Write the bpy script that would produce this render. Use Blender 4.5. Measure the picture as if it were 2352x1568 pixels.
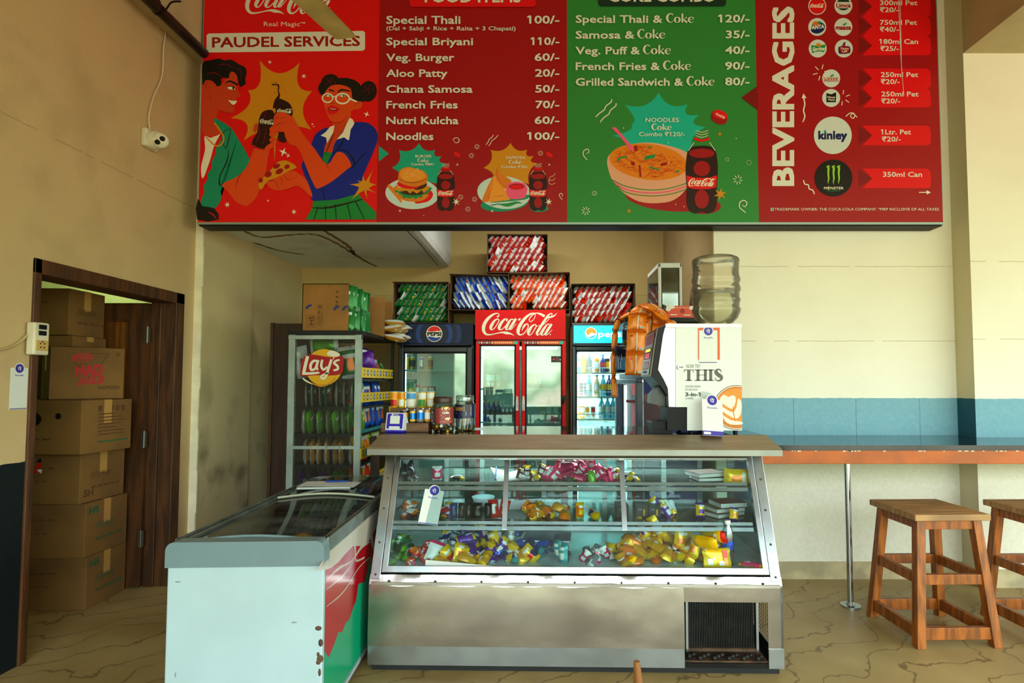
import bpy, math, random
from mathutils import Vector, Matrix, Euler
for _o in list(bpy.data.objects): bpy.data.objects.remove(_o)
SC = bpy.context.scene
COL = SC.collection
PI = math.pi
RN = random.Random(11)
rad = math.radians

# ---------------------------------------------------------------- camera, world, lights, exposure
PITCH = math.atan(60/1300)
EYE = Vector((0, 0, 1.45))
_cam = bpy.data.cameras.new('camera'); CAM = bpy.data.objects.new('camera', _cam); COL.objects.link(CAM)
CAM.location = EYE; CAM.rotation_euler = (PI/2 + PITCH, 0, 0)
_cam.sensor_width = 36; _cam.sensor_fit = 'HORIZONTAL'; _cam.lens = 36*1300/2352
_cam.shift_x = -80/2352; _cam.shift_y = 36/2352; _cam.clip_start = 0.05
SC.camera = CAM
SC.view_settings.view_transform = 'Standard'; SC.view_settings.look = 'None'
SC.view_settings.exposure = 0.72; SC.view_settings.gamma = 1; SC.view_settings.use_curve_mapping = False
SC.cycles.use_denoising = True
SC.cycles.max_bounces = 9; SC.cycles.diffuse_bounces = 5; SC.cycles.glossy_bounces = 5
SC.cycles.transmission_bounces = 6; SC.cycles.transparent_max_bounces = 24
SC.cycles.caustics_reflective = False; SC.cycles.caustics_refractive = False
SC.cycles.sample_clamp_indirect = 6

def s2l(c):
    return c/12.92 if c <= 0.04045 else ((c+0.055)/1.055)**2.4
def hexc(h):
    h = h.lstrip('#')
    return tuple(s2l(int(h[i:i+2], 16)/255) for i in (0, 2, 4)) + (1,)

W = bpy.data.worlds.new('daylight'); SC.world = W; W.use_nodes = True
_n = W.node_tree.nodes; _l = W.node_tree.links; _n.clear()
_out = _n.new('ShaderNodeOutputWorld'); _bg = _n.new('ShaderNodeBackground'); _tc = _n.new('ShaderNodeTexCoord')
_sep = _n.new('ShaderNodeSeparateXYZ'); _rmp = _n.new('ShaderNodeValToRGB'); _nz = _n.new('ShaderNodeTexNoise')
_nz.inputs['Scale'].default_value = 16; _nz.inputs['Detail'].default_value = 5
_ma = _n.new('ShaderNodeMath'); _ma.operation = 'MULTIPLY_ADD'; _ma.inputs[1].default_value = 0.2
_l.new(_tc.outputs['Generated'], _sep.inputs[0]); _l.new(_tc.outputs['Generated'], _nz.inputs['Vector'])
_l.new(_nz.outputs['Fac'], _ma.inputs[0]); _l.new(_sep.outputs['Z'], _ma.inputs[2])
_l.new(_ma.outputs[0], _rmp.inputs[0]); _l.new(_rmp.outputs[0], _bg.inputs[0]); _l.new(_bg.outputs[0], _out.inputs[0])
_cr = _rmp.color_ramp
_cr.elements[0].position = 0.0; _cr.elements[0].color = (0.30, 0.27, 0.19, 1)
_cr.elements[1].position = 0.40; _cr.elements[1].color = (0.80, 0.95, 1.0, 1)
for _p, _c in ((0.05, (0.46, 0.46, 0.34, 1)), (0.085, (0.20, 0.30, 0.17, 1)), (0.14, (0.58, 0.76, 0.52, 1)), (0.19, (0.30, 0.42, 0.27, 1)), (0.24, (0.62, 0.76, 0.66, 1)), (0.28, (0.78, 0.92, 0.95, 1))):
    _e = _cr.elements.new(_p); _e.color = _c
_bg.inputs[1].default_value = 5.6

def area(name, loc, rot, sx, sy, power, color=(1, 1, 1), portal=False):
    d = bpy.data.lights.new(name, 'AREA'); d.shape = 'RECTANGLE'; d.size = sx; d.size_y = sy
    d.energy = power; d.color = color
    if portal: d.cycles.is_portal = True
    o = bpy.data.objects.new(name, d); COL.objects.link(o); o.location = loc; o.rotation_euler = rot
    return o
# the verandah opening behind the photographer: daylight of the sky comes in through it
area('verandah_daylight_portal', (2.4, -2.6, 1.65), (PI/2, 0, 0), 9.2, 3.3, 0, portal=True)

# tube lamp fixed to the back of the menu board, over the space behind the counter
area('alcove_tube_light', (0.05, 4.62, 2.98), (rad(30), 0, 0), 1.1, 0.06, 12, (1.0, 0.95, 0.84))

# ---------------------------------------------------------------- pixel -> place on a known plane
def _ray(px, py):
    a = (px-1256)/1300; b = (820-py)/1300
    c, s = math.cos(PITCH), math.sin(PITCH)
    return Vector((a, c-b*s, s+b*c))
def P(px, py, Y):
    r = _ray(px, py); return EYE + r*(Y/r.y)
def G(px, py, z=0):
    r = _ray(px, py); return EYE + r*((z-1.45)/r.z)
def PX(px, py, X):
    r = _ray(px, py); return EYE + r*(X/r.x)

# ---------------------------------------------------------------- materials
_mc = {}
def mat(name, col='#808080', rough=0.5, metal=0.0, var=0.0, scale=6.0, bump=0.0, bscale=40.0, spec=0.5, emit=0.0,
        col2=None, lo=0.4, hi=0.6, coat=0.0, detail=5.0, rvar=0.0, stretch=None, trans=0.0):
    if name in _mc: return _mc[name]
    m = bpy.data.materials.new(name); m.use_nodes = True; nt = m.node_tree; N = nt.nodes; L = nt.links
    b = N['Principled BSDF']; c = hexc(col) if isinstance(col, str) else col
    b.inputs['Base Color'].default_value = c; b.inputs['Roughness'].default_value = rough
    b.inputs['Metallic'].default_value = metal; b.inputs['Specular IOR Level'].default_value = spec
    b.inputs['Coat Weight'].default_value = coat; b.inputs['Transmission Weight'].default_value = trans
    if emit:
        b.inputs['Emission Color'].default_value = c; b.inputs['Emission Strength'].default_value = emit
    if var or bump or col2 or rvar:
        t = N.new('ShaderNodeTexCoord'); v = t.outputs['Object']
        if stretch:
            mp = N.new('ShaderNodeMapping'); mp.inputs['Scale'].default_value = stretch; L.new(v, mp.inputs[0]); v = mp.outputs[0]
        nz = N.new('ShaderNodeTexNoise'); nz.inputs['Scale'].default_value = scale; nz.inputs['Detail'].default_value = detail
        L.new(v, nz.inputs['Vector'])
        if var or col2:
            r = N.new('ShaderNodeValToRGB'); e = r.color_ramp.elements
            e[0].position = lo; e[1].position = hi
            if col2: e[0].color = hexc(col2); e[1].color = c
            else:
                e[0].color = tuple(x*(1-var) for x in c[:3])+(1,); e[1].color = tuple(min(1, x*(1+var*0.6)) for x in c[:3])+(1,)
            L.new(nz.outputs['Fac'], r.inputs[0]); L.new(r.outputs[0], b.inputs['Base Color'])
        if rvar:
            mr = N.new('ShaderNodeMapRange'); mr.inputs[3].default_value = max(0, rough-rvar); mr.inputs[4].default_value = min(1, rough+rvar)
            mr.inputs[1].default_value = 0.3; mr.inputs[2].default_value = 0.7
            L.new(nz.outputs['Fac'], mr.inputs[0]); L.new(mr.outputs[0], b.inputs['Roughness'])
        if bump:
            n2 = N.new('ShaderNodeTexNoise'); n2.inputs['Scale'].default_value = bscale; n2.inputs['Detail'].default_value = 4
            L.new(v, n2.inputs['Vector'])
            bp = N.new('ShaderNodeBump'); bp.inputs['Strength'].default_value = bump; bp.inputs['Distance'].default_value = 0.01
            L.new(n2.outputs['Fac'], bp.inputs['Height']); L.new(bp.outputs[0], b.inputs['Normal'])
    _mc[name] = m
    return m

def glass(name, tint='#e8f4f0', fac=0.08, rough=0.02, dirt=0.0):
    """thin pane: see-through tint plus a mirror layer that grows at grazing angles, with a little dust"""
    if name in _mc: return _mc[name]
    m = bpy.data.materials.new(name); m.use_nodes = True; nt = m.node_tree; N = nt.nodes; L = nt.links; N.clear()
    o = N.new('ShaderNodeOutputMaterial'); tr = N.new('ShaderNodeBsdfTransparent'); gl = N.new('ShaderNodeBsdfGlossy')
    tr.inputs[0].default_value = hexc(tint); gl.inputs['Roughness'].default_value = rough
    lw = N.new('ShaderNodeLayerWeight'); lw.inputs[0].default_value = 0.25
    mr = N.new('ShaderNodeMapRange'); mr.inputs[3].default_value = fac; mr.inputs[4].default_value = 0.9
    L.new(lw.outputs['Fresnel'], mr.inputs[0])
    mx = N.new('ShaderNodeMixShader'); L.new(mr.outputs[0], mx.inputs[0]); L.new(tr.outputs[0], mx.inputs[1]); L.new(gl.outputs[0], mx.inputs[2])
    last = mx
    if dirt:
        df = N.new('ShaderNodeBsdfDiffuse'); df.inputs[0].default_value = hexc('#b9c4c0')
        t = N.new('ShaderNodeTexCoord'); nz = N.new('ShaderNodeTexNoise'); nz.inputs['Scale'].default_value = 5; nz.inputs['Detail'].default_value = 6
        L.new(t.outputs['Object'], nz.inputs['Vector'])
        m2 = N.new('ShaderNodeMapRange'); m2.inputs[1].default_value = 0.35; m2.inputs[2].default_value = 0.75; m2.inputs[4].default_value = dirt
        L.new(nz.outputs['Fac'], m2.inputs[0])
        mx2 = N.new('ShaderNodeMixShader'); L.new(m2.outputs[0], mx2.inputs[0]); L.new(mx.outputs[0], mx2.inputs[1]); L.new(df.outputs[0], mx2.inputs[2]); last = mx2
    L.new(last.outputs[0], o.inputs[0])
    _mc[name] = m
    return m

# ---------------------------------------------------------------- lettering
_tg = {}
def text_geo(s, bold=0.0):
    """2D mesh of a string, capital height 1, starting at x = 0"""
    k = (s, bold)
    if k in _tg: return _tg[k]
    c = bpy.data.curves.new('lettering', 'FONT'); c.body = s; c.size = 1.0; c.offset = bold*0.727; c.resolution_u = 2
    o = bpy.data.objects.new('lettering', c); COL.objects.link(o)
    dg = bpy.context.evaluated_depsgraph_get(); dg.update()
    m = bpy.data.meshes.new_from_object(o.evaluated_get(dg))
    v = [(p.co.x/0.727, p.co.y/0.727) for p in m.vertices]; f = [tuple(q.vertices) for q in m.polygons]
    bpy.data.objects.remove(o); bpy.data.curves.remove(c); bpy.data.meshes.remove(m)
    if v:
        x0 = min(p[0] for p in v); v = [(p[0]-x0, p[1]) for p in v]
    wdt = max([p[0] for p in v], default=0.0)
    for i, ch_ in enumerate(s):      # a flag on the figure one, so that it is not taken for a capital I
        if ch_ != '1': continue
        one = 0.0 if s == '1' else text_geo('1')[2]
        xl = 0.0 if i == 0 else ((wdt if i == len(s)-1 else text_geo(s[:i+1])[2])-one)
        n0 = len(v); v += [(xl+.03, 1.0), (xl-.17, .83), (xl-.17, .70), (xl+.03, .84)]; f.append((n0, n0+1, n0+2, n0+3))
    _tg[k] = (v, f, wdt)
    return _tg[k]

def spline(pts, n=6, closed=False):
    """Catmull-Rom through points of any dimension"""
    m = len(pts); out = []
    rng = range(m if closed else m-1)
    for i in rng:
        if closed: a, b, c, d = pts[(i-1) % m], pts[i], pts[(i+1) % m], pts[(i+2) % m]
        else: a, b, c, d = pts[max(i-1, 0)], pts[i], pts[i+1], pts[min(i+2, m-1)]
        for j in range(n):
            t = j/n; t2 = t*t; t3 = t2*t
            out.append(tuple(0.5*(2*q+(r-p)*t+(2*p-5*q+4*r-u)*t2+(3*q-p-3*r+u)*t3) for p, q, r, u in zip(a, b, c, d)))
    if not closed: out.append(tuple(pts[-1]))
    return out

# ---------------------------------------------------------------- mesh builder
class MB:
    def __init__(s): s.v = []; s.f = []; s.mi = []; s.sm = []; s.ms = []
    def _m(s, m):
        if m not in s.ms: s.ms.append(m)
        return s.ms.index(m)
    def add(s, vs, fs, m, smooth=False):
        o = len(s.v); i = s._m(m); s.v += [tuple(p) for p in vs]
        for f in fs: s.f.append(tuple(o+k for k in f)); s.mi.append(i); s.sm.append(smooth)
        return s
    def box(s, x0, y0, z0, x1, y1, z1, m, M=None):
        vs = [Vector((x, y, z)) for z in (z0, z1) for y in (y0, y1) for x in (x0, x1)]
        if M is not None: vs = [M @ p for p in vs]
        return s.add(vs, [(0, 2, 3, 1), (4, 5, 7, 6), (0, 1, 5, 4), (2, 6, 7, 3), (0, 4, 6, 2), (1, 3, 7, 5)], m)
    def beam(s, a, b, w, d, m, up=(0, 0, 1)):
        """square bar from a to b, w wide, d deep"""
        a = Vector(a); b = Vector(b); t = (b-a).normalized(); u = Vector(up)
        if abs(t.dot(u)) > 0.98: u = Vector((0, 1, 0))
        r = t.cross(u).normalized(); u = r.cross(t).normalized()
        vs = [p+r*(x*w/2)+u*(y*d/2) for p in (a, b) for x, y in ((-1, -1), (1, -1), (1, 1), (-1, 1))]
        return s.add(vs, [(3, 2, 1, 0), (4, 5, 6, 7), (0, 1, 5, 4), (1, 2, 6, 5), (2, 3, 7, 6), (3, 0, 4, 7)], m)
    def prism(s, pts, a, b, m, axis='y', smooth=False, m_end=None):
        n = len(pts)
        def q(p, t): return (p[0], t, p[1]) if axis == 'y' else ((t, p[0], p[1]) if axis == 'x' else (p[0], p[1], t))
        vs = [q(p, a) for p in pts]+[q(p, b) for p in pts]
        s.add(vs, [tuple(range(n))[::-1], tuple(range(n, 2*n))], m_end or m)
        return s.add(vs, [(i, (i+1) % n, n+(i+1) % n, n+i) for i in range(n)], m, smooth)
    def lathe(s, prof, c=(0, 0, 0), n=20, m=None, smooth=True, M=None, a0=0, a1=2*PI):
        """prof: (radius, z[, material from here up])"""
        full = abs(a1-a0-2*PI) < 1e-6; k = n if full else n+1; cx, cy, cz = c
        rows = []
        for p in prof:
            rows.append([Vector((cx+p[0]*math.cos(a0+(a1-a0)*i/n), cy+p[0]*math.sin(a0+(a1-a0)*i/n), cz+p[1])) for i in range(k)])
        vs = [q if M is None else M @ q for r in rows for q in r]
        base = len(s.v); s.v += [tuple(p) for p in vs]
        cur = m
        for j in range(len(prof)-1):
            if len(prof[j]) > 2: cur = prof[j][2]
            i_ = s._m(cur)
            for i in range(n):
                i2 = (i+1) % k
                s.f.append((base+j*k+i, base+j*k+i2, base+(j+1)*k+i2, base+(j+1)*k+i)); s.mi.append(i_); s.sm.append(smooth)
        return s
    def cyl(s, a, b, r0, m, r1=None, n=12, caps=True, smooth=True):
        a = Vector(a); b = Vector(b); r1 = r0 if r1 is None else r1; t = (b-a).normalized()
        u = Vector((0, 0, 1)) if abs(t.z) < 0.9 else Vector((1, 0, 0))
        x = t.cross(u).normalized(); y = t.cross(x).normalized()
        vs = [p+(x*math.cos(2*PI*i/n)+y*math.sin(2*PI*i/n))*r for p, r in ((a, r0), (b, r1)) for i in range(n)]
        s.add(vs, [(i, (i+1) % n, n+(i+1) % n, n+i) for i in range(n)], m, smooth)
        if caps: s.add(vs, [tuple(range(n))[::-1], tuple(range(n, 2*n))], m)
        return s
    def tube(s, pts, r, m, n=8, sub=0):
        if sub:
            if isinstance(r, (list, tuple)): q = spline([tuple(p)+(w,) for p, w in zip(pts, r)], sub); pts = [p[:3] for p in q]; r = [p[3] for p in q]
            else: pts = spline([tuple(p) for p in pts], sub)
        pts = [Vector(p) for p in pts]; rows = []
        for i, p in enumerate(pts):
            t = (pts[min(i+1, len(pts)-1)]-pts[max(i-1, 0)]).normalized()
            u = Vector((0.01, 0.02, 1)) if abs(t.z) < 0.95 else Vector((1, 0.02, 0))
            x = t.cross(u).normalized(); y = t.cross(x).normalized()
            rr = r[i] if isinstance(r, (list, tuple)) else r
            rows.append([p+(x*math.cos(2*PI*k/n)+y*math.sin(2*PI*k/n))*rr for k in range(n)])
        fs = [(j*n+i, j*n+(i+1) % n, (j+1)*n+(i+1) % n, (j+1)*n+i) for j in range(len(rows)-1) for i in range(n)]
        s.add([q for r_ in rows for q in r_], fs, m, True)
        L = len(rows)-1
        return s.add(rows[0]+rows[L], [tuple(range(n)), tuple(range(n, 2*n))[::-1]], m)
    def ball(s, c, rx, ry, rz, m, n=12, k=8, M=None):
        vs = []
        for j in range(k+1):
            a = PI*j/k
            for i in range(n): vs.append(Vector((c[0]+rx*math.sin(a)*math.cos(2*PI*i/n), c[1]+ry*math.sin(a)*math.sin(2*PI*i/n), c[2]+rz*math.cos(a))))
        if M is not None: vs = [M @ p for p in vs]
        return s.add(vs, [(j*n+i, (j+1)*n+i, (j+1)*n+(i+1) % n, j*n+(i+1) % n) for j in range(k) for i in range(n)], m, True)
    def grid(s, fn, nu, nv, m, smooth=True, mf=None):
        """fn(u, v) -> point, u and v from 0 to 1; mf(u, v) may pick the material"""
        vs = [fn(i/nu, j/nv) for j in range(nv+1) for i in range(nu+1)]
        if mf is None: return s.add(vs, [(j*(nu+1)+i, j*(nu+1)+i+1, (j+1)*(nu+1)+i+1, (j+1)*(nu+1)+i) for j in range(nv) for i in range(nu)], m, smooth)
        b = len(s.v); s.v += [tuple(p) for p in vs]
        for j in range(nv):
            for i in range(nu):
                s.f.append(tuple(b+q for q in (j*(nu+1)+i, j*(nu+1)+i+1, (j+1)*(nu+1)+i+1, (j+1)*(nu+1)+i))); s.mi.append(s._m(mf((i+.5)/nu, (j+.5)/nv))); s.sm.append(smooth)
        return s
    def build(s, name, parent=None, loc=None, rot=None, bevel=0.0, seg=2):
        me = bpy.data.meshes.new(name); me.from_pydata(s.v, [], s.f)
        for m in s.ms: me.materials.append(m)
        me.polygons.foreach_set('material_index', s.mi); me.polygons.foreach_set('use_smooth', s.sm); me.update()
        o = bpy.data.objects.new(name, me); COL.objects.link(o)
        if parent is not None: o.parent = parent
        if loc is not None: o.location = loc
        if rot is not None: o.rotation_euler = rot
        if bevel:
            b = o.modifiers.new('bevel', 'BEVEL'); b.width = bevel; b.segments = seg; b.limit_method = 'ANGLE'; b.angle_limit = rad(40)
        return o

def tag(o, label, cat, group=None):
    o['label'] = label; o['category'] = cat
    if group: o['group'] = group
    return o
def thing(name, label, cat, loc=(0, 0, 0), rz=0.0, group=None, rot=None):
    o = bpy.data.objects.new(name, None); COL.objects.link(o); o.empty_display_size = 0.1
    o.location = loc; o.rotation_euler = rot if rot is not None else (0, 0, rz)
    return tag(o, label, cat, group)
def st(o): o['kind'] = 'structure'; return o
def plab(o, label): o['label'] = label; return o
def dup(o, parent=None, loc=None, rot=None, label=None, group=None):
    c = o.copy(); COL.objects.link(c)
    if parent is not None: c.parent = parent
    if loc is not None: c.location = loc
    if rot is not None: c.rotation_euler = rot
    if label: c['label'] = label
    if group: c['group'] = group
    for ch in list(o.children): dup(ch, c)
    return c

class Art:
    """flat print on a surface: x to the right, y downwards; F(x, y, h) gives the point, h metres in front"""
    def __init__(s, F, step=0.0001): s.F = F; s.h = 0.0002; s.step = step; s.mb = MB()
    def up(s): s.h += s.step
    def poly(s, pts, m, sm=0, closed=True):
        if sm: pts = spline(pts, sm, True)
        s.mb.add([s.F(x, y, s.h) for x, y in pts], [tuple(range(len(pts)))], m); s.up(); return s
    def ell(s, x, y, rx, ry, m, rot=0, n=28, a0=0, a1=2*PI):
        c, q = math.cos(rot), math.sin(rot); k = n if abs(a1-a0-2*PI) < 1e-6 else n+1; pts = []
        for i in range(k):
            a = a0+(a1-a0)*i/n; u, v = rx*math.cos(a), ry*math.sin(a); pts.append((x+u*c-v*q, y+u*q+v*c))
        return s.poly(pts, m)
    def rect(s, x0, y0, x1, y1, m, r=0):
        if not r: return s.poly([(x0, y0), (x1, y0), (x1, y1), (x0, y1)], m)
        pts = []
        for cx, cy, a in ((x1-r, y1-r, 0), (x0+r, y1-r, PI/2), (x0+r, y0+r, PI), (x1-r, y0+r, 1.5*PI)):
            for i in range(6): pts.append((cx+r*math.cos(a+i*PI/10), cy+r*math.sin(a+i*PI/10)))
        return s.poly(pts, m)
    def stroke(s, pts, m, w=None, n=5, closed=False):
        """ribbon; points (x, y[, width])"""
        if w is not None: pts = [(p[0], p[1], w) for p in pts]
        if n > 1: pts = spline(pts, n, closed)
        if closed: pts = list(pts)+[pts[0]]
        A = []; B = []; k = len(pts)
        for i, p in enumerate(pts):
            a = pts[max(i-1, 0)]; b = pts[min(i+1, k-1)]
            if closed and i in (0, k-1): a = pts[k-2]; b = pts[1]
            dx, dy = b[0]-a[0], b[1]-a[1]; L = math.hypot(dx, dy) or 1
            hw = max(p[2], 0.0)/2; A.append(s.F(p[0]-dy/L*hw, p[1]+dx/L*hw, s.h)); B.append(s.F(p[0]+dy/L*hw, p[1]-dx/L*hw, s.h))
        s.mb.add(A+B, [(i, i+1, k+i+1, k+i) for i in range(k-1)], m); s.up(); return s
    def text(s, t, x0, yb, h, m, x1=None, bold=0.02, align='l', slope=0.0, shear=0.0, wid=1.12, vert=False):
        """baseline yb, capital height h; stretched to end at x1 when given"""
        v, f, wd = text_geo(t)
        wd += 2*bold; v = [(p[0]+bold, p[1]) for p in v]
        if not v: return s
        k = (x1-x0)/wd if x1 is not None else h*wid
        if x1 is None and align == 'c': x0 = x0-wd*k/2
        if x1 is None and align == 'r': x0 = x0-wd*k
        # heavier weight: the same letters laid again a hair to each side
        for i in range(9 if bold > .012 else 1):
            ox, oy = (0, 0) if i == 0 else (bold*round(math.cos(i*PI/4)), bold*round(math.sin(i*PI/4)))
            if vert: vs = [s.F(x0-(p[1]+oy)*h, yb-(p[0]+ox)*k, s.h) for p in v]
            else: vs = [s.F(x0+(p[0]+ox)*k+(p[1]+oy)*h*shear, yb-(p[1]+oy)*h+slope*p[0]*k, s.h) for p in v]
            s.mb.add(vs, f, m); s.h += s.step*.03
        s.up(); return s
    def star(s, x, y, r, m, k=8, ri=0.35, rot=0.0):
        return s.poly([(x+(r if i % 2 == 0 else r*ri)*math.sin(rot+PI*i/k), y-(r if i % 2 == 0 else r*ri)*math.cos(rot+PI*i/k)) for i in range(2*k)], m)
    def build(s, name, parent=None, **k): return s.mb.build(name, parent, **k)

def planeF(o, ux, uy, scale=1.0, x0=0.0, y0=0.0):
    """flat frame: o is the place of (x0, y0); ux to the right, uy downwards"""
    o = Vector(o); ux = Vector(ux); uy = Vector(uy); nn = uy.cross(ux).normalized()
    return lambda x, y, h: o+ux*((x-x0)*scale)+uy*((y-y0)*scale)+nn*h

# the flowing soft-drink script, strokes (x, y, width) in a 1700 x 520 box
_SCRIPT = [
 [(610,285,40),(650,250,22),(640,212,16),(590,203,24),(500,240,45),(400,325,66),(330,430,75),(303,540,76),(325,630,60),(390,678,38),(500,672,24),(640,642,22),(740,628,38),(815,640,62),(880,650,46),(940,668,26),(998,703,2)],
 [(615,325,24),(550,370,44),(490,460,66),(465,530,60),(490,568,26),(545,540,18),(615,440,20),(652,355,22),(615,325,24)],
 [(815,372,40),(845,340,20),(820,322,18),(760,350,44),(690,440,64),(653,530,62),(680,568,28),(735,548,18),(800,480,16)],
 [(985,345,24),(930,335,26),(880,390,50),(825,500,60),(812,550,44),(845,566,20),(895,520,18),(960,420,18)],
 [(1035,318,46),(985,400,58),(915,510,58),(890,555,40),(930,556,20),(985,500,14),(1045,430,8)],
 [(1088,362,2),(1092,338,46),(1128,338,46),(1132,315,2)],
 [(1340,378,14),(1332,335,20),(1385,262,22),(1462,212,16),(1466,268,14),(1425,345,16),(1372,388,16),(1340,378,14)],
 [(1480,205,22),(1400,205,34),(1300,255,50),(1190,370,66),(1110,500,74),(1082,600,72),(1095,660,52),(1145,684,30),(1220,645,22),(1295,545,22),(1310,465,24),(1275,440,26),(1215,490,44),(1165,595,4)],
 [(1420,205,8),(1500,197,22),(1590,220,46),(1680,268,58)],
 [(1740,300,34),(1820,283,40),(1895,255,30),(1962,193,3)],
 [(1455,450,24),(1390,495,46),(1325,600,70),(1312,660,48),(1345,688,22),(1395,650,18),(1460,550,22),(1490,475,22),(1455,450,24)],
 [(1470,520,12),(1530,480,12),(1600,470,6)],
 [(1835,252,20),(1848,210,16),(1815,205,20),(1750,262,44),(1640,420,52),(1540,580,60),(1505,655,52),(1535,688,24),(1590,640,16),(1650,560,10)],
 [(1590,505,10),(1690,420,14),(1780,325,14)],
 [(1790,445,24),(1735,455,28),(1680,520,50),(1620,620,60),(1605,670,44),(1640,688,20),(1695,640,18),(1765,540,16)],
 [(1840,440,44),(1785,520,56),(1715,630,58),(1690,675,40),(1730,682,20),(1790,635,14),(1852,565,8)]]
def script_logo(art, x0, x1, ytop, m, slope=0.0, bold=1.0):
    k = (x1-x0)/1700
    for i, sgm in enumerate(_SCRIPT):
        pts = [(x0+(x-265)*k, ytop+(y-190)*k+slope*(x-265)*k, w*k*bold) for x, y, w in sgm]
        if i == 5: art.poly([(x0+(x-265)*k, ytop+(y-190)*k+slope*(x-265)*k) for x, y in ((1100,315),(1145,315),(1120,360),(1075,360))], m)
        else: art.stroke(pts, m, n=4)
        art.h -= art.step*0.9
    art.up()

# the fat-and-thin serif drink word; letters in a 100-high box
_COKE = {'C': ([[(62,22,2),(58,8,10),(40,2,8),(20,16,16),(10,48,22),(20,82,16),(40,98,6),(58,90,5),(66,72,2)]], 72),
 'o': ([[(30,38,4),(14,48,14),(8,68,18),(14,88,14),(30,98,4),(46,88,14),(52,68,18),(46,48,14),(30,38,4)]], 62),
 'k': ([[(14,0,16),(14,50,16),(14,98,16)], [(22,70,4),(38,54,6),(54,40,10)], [(26,66,8),(40,82,16),(58,98,16)]], 64),
 'e': ([[(12,68,4),(36,64,4),(52,60,4),(46,46,10),(30,38,4),(14,48,12),(7,68,18),(16,90,14),(34,98,5),(54,84,2)]], 58)}
def serif_coke(art, x0, x1, yb, h, m):
    tot = sum(_COKE[c][1] for c in 'Coke'); k = (x1-x0)/tot; ky = h/100; x = x0
    for c in 'Coke':
        for sg in _COKE[c][0]: art.stroke([(x+a*k, yb-h+b*ky, w*k) for a, b, w in sg], m, n=4); art.h -= art.step*0.9
        x += _COKE[c][1]*k
    art.up()
# ---------------------------------------------------------------- the room
def wallmat(name, base, bands=(), seams=(), grime=0.25, gcol='#6b5a3c', gz=None, bump=0.15, seam_col='#8a744c', vseams=()):
    """painted plaster: height bands of paint, hairline plaster seams, blotchy dirt (thicker under height gz)"""
    m = bpy.data.materials.new(name); m.use_nodes = True; nt = m.node_tree; N = nt.nodes; L = nt.links
    b = N['Principled BSDF']; b.inputs['Roughness'].default_value = 0.75; b.inputs['Specular IOR Level'].default_value = 0.25
    tc = N.new('ShaderNodeTexCoord'); sp = N.new('ShaderNodeSeparateXYZ'); L.new(tc.outputs['Object'], sp.inputs[0])
    def noise(sc, det=5):
        n = N.new('ShaderNodeTexNoise'); n.inputs['Scale'].default_value = sc; n.inputs['Detail'].default_value = det
        L.new(tc.outputs['Object'], n.inputs['Vector']); return n.outputs['Fac']
    def math_(op, a, c, d=None):
        n = N.new('ShaderNodeMath'); n.operation = op
        for i, q in enumerate((a, c, d)):
            if q is None: continue
            if isinstance(q, (int, float)): n.inputs[i].default_value = q
            else: L.new(q, n.inputs[i])
        return n.outputs[0]
    def mix(f, a, c):
        n = N.new('ShaderNodeMix'); n.data_type = 'RGBA'
        if isinstance(f, float): n.inputs[0].default_value = f
        else: L.new(f, n.inputs[0])
        for i, q in ((6, a), (7, c)):
            if isinstance(q, str): n.inputs[i].default_value = hexc(q)
            else: L.new(q, n.inputs[i])
        return n.outputs[2]
    z = math_('MULTIPLY_ADD', noise(14), 0.012, sp.outputs['Z'])
    col = mix(math_('MULTIPLY', noise(1.3, 3), 0.22), base, gcol)
    g = N.new('ShaderNodeMapRange'); g.inputs[1].default_value = 0.52; g.inputs[2].default_value = 0.72; g.inputs[4].default_value = grime
    L.new(noise(3.2, 7), g.inputs[0]); gf = g.outputs[0]
    if gz is not None:
        r = N.new('ShaderNodeMapRange'); r.inputs[1].default_value = gz; r.inputs[2].default_value = gz-0.9; r.inputs[3].default_value = 0.15; r.inputs[4].default_value = 1.0
        L.new(z, r.inputs[0]); gf = math_('MULTIPLY', gf, r.outputs[0])
    col = mix(gf, col, gcol)
    for z0, z1, c in bands:
        f = math_('MULTIPLY', math_('GREATER_THAN', z, z0), math_('LESS_THAN', z, z1)); col = mix(f, col, mix(math_('MULTIPLY', noise(45), 0.35), c, '#b9d0d6' if '#5' < c < '#a' else ('#1c2a2c' if c < '#5' else gcol)))
    for s in seams:
        f = math_('MULTIPLY', math_('LESS_THAN', math_('ABSOLUTE', math_('SUBTRACT', z, s+0.006), 0), 0.0028), math_('GREATER_THAN', noise(7), 0.40)); col = mix(math_('MULTIPLY', f, 0.55), col, seam_col)
    for s, z0, z1 in vseams:
        f = math_('LESS_THAN', math_('ABSOLUTE', math_('SUBTRACT', sp.outputs['X'], s), 0), 0.0022)
        f = math_('MULTIPLY', f, math_('MULTIPLY', math_('GREATER_THAN', z, z0), math_('LESS_THAN', z, z1))); col = mix(math_('MULTIPLY', f, 0.6), col, '#4a5a60')
    L.new(col, b.inputs['Base Color'])
    bp = N.new('ShaderNodeBump'); bp.inputs['Strength'].default_value = bump; bp.inputs['Distance'].default_value = 0.01
    L.new(noise(30, 6), bp.inputs['Height']); L.new(bp.outputs[0], b.inputs['Normal'])
    return m

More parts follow.
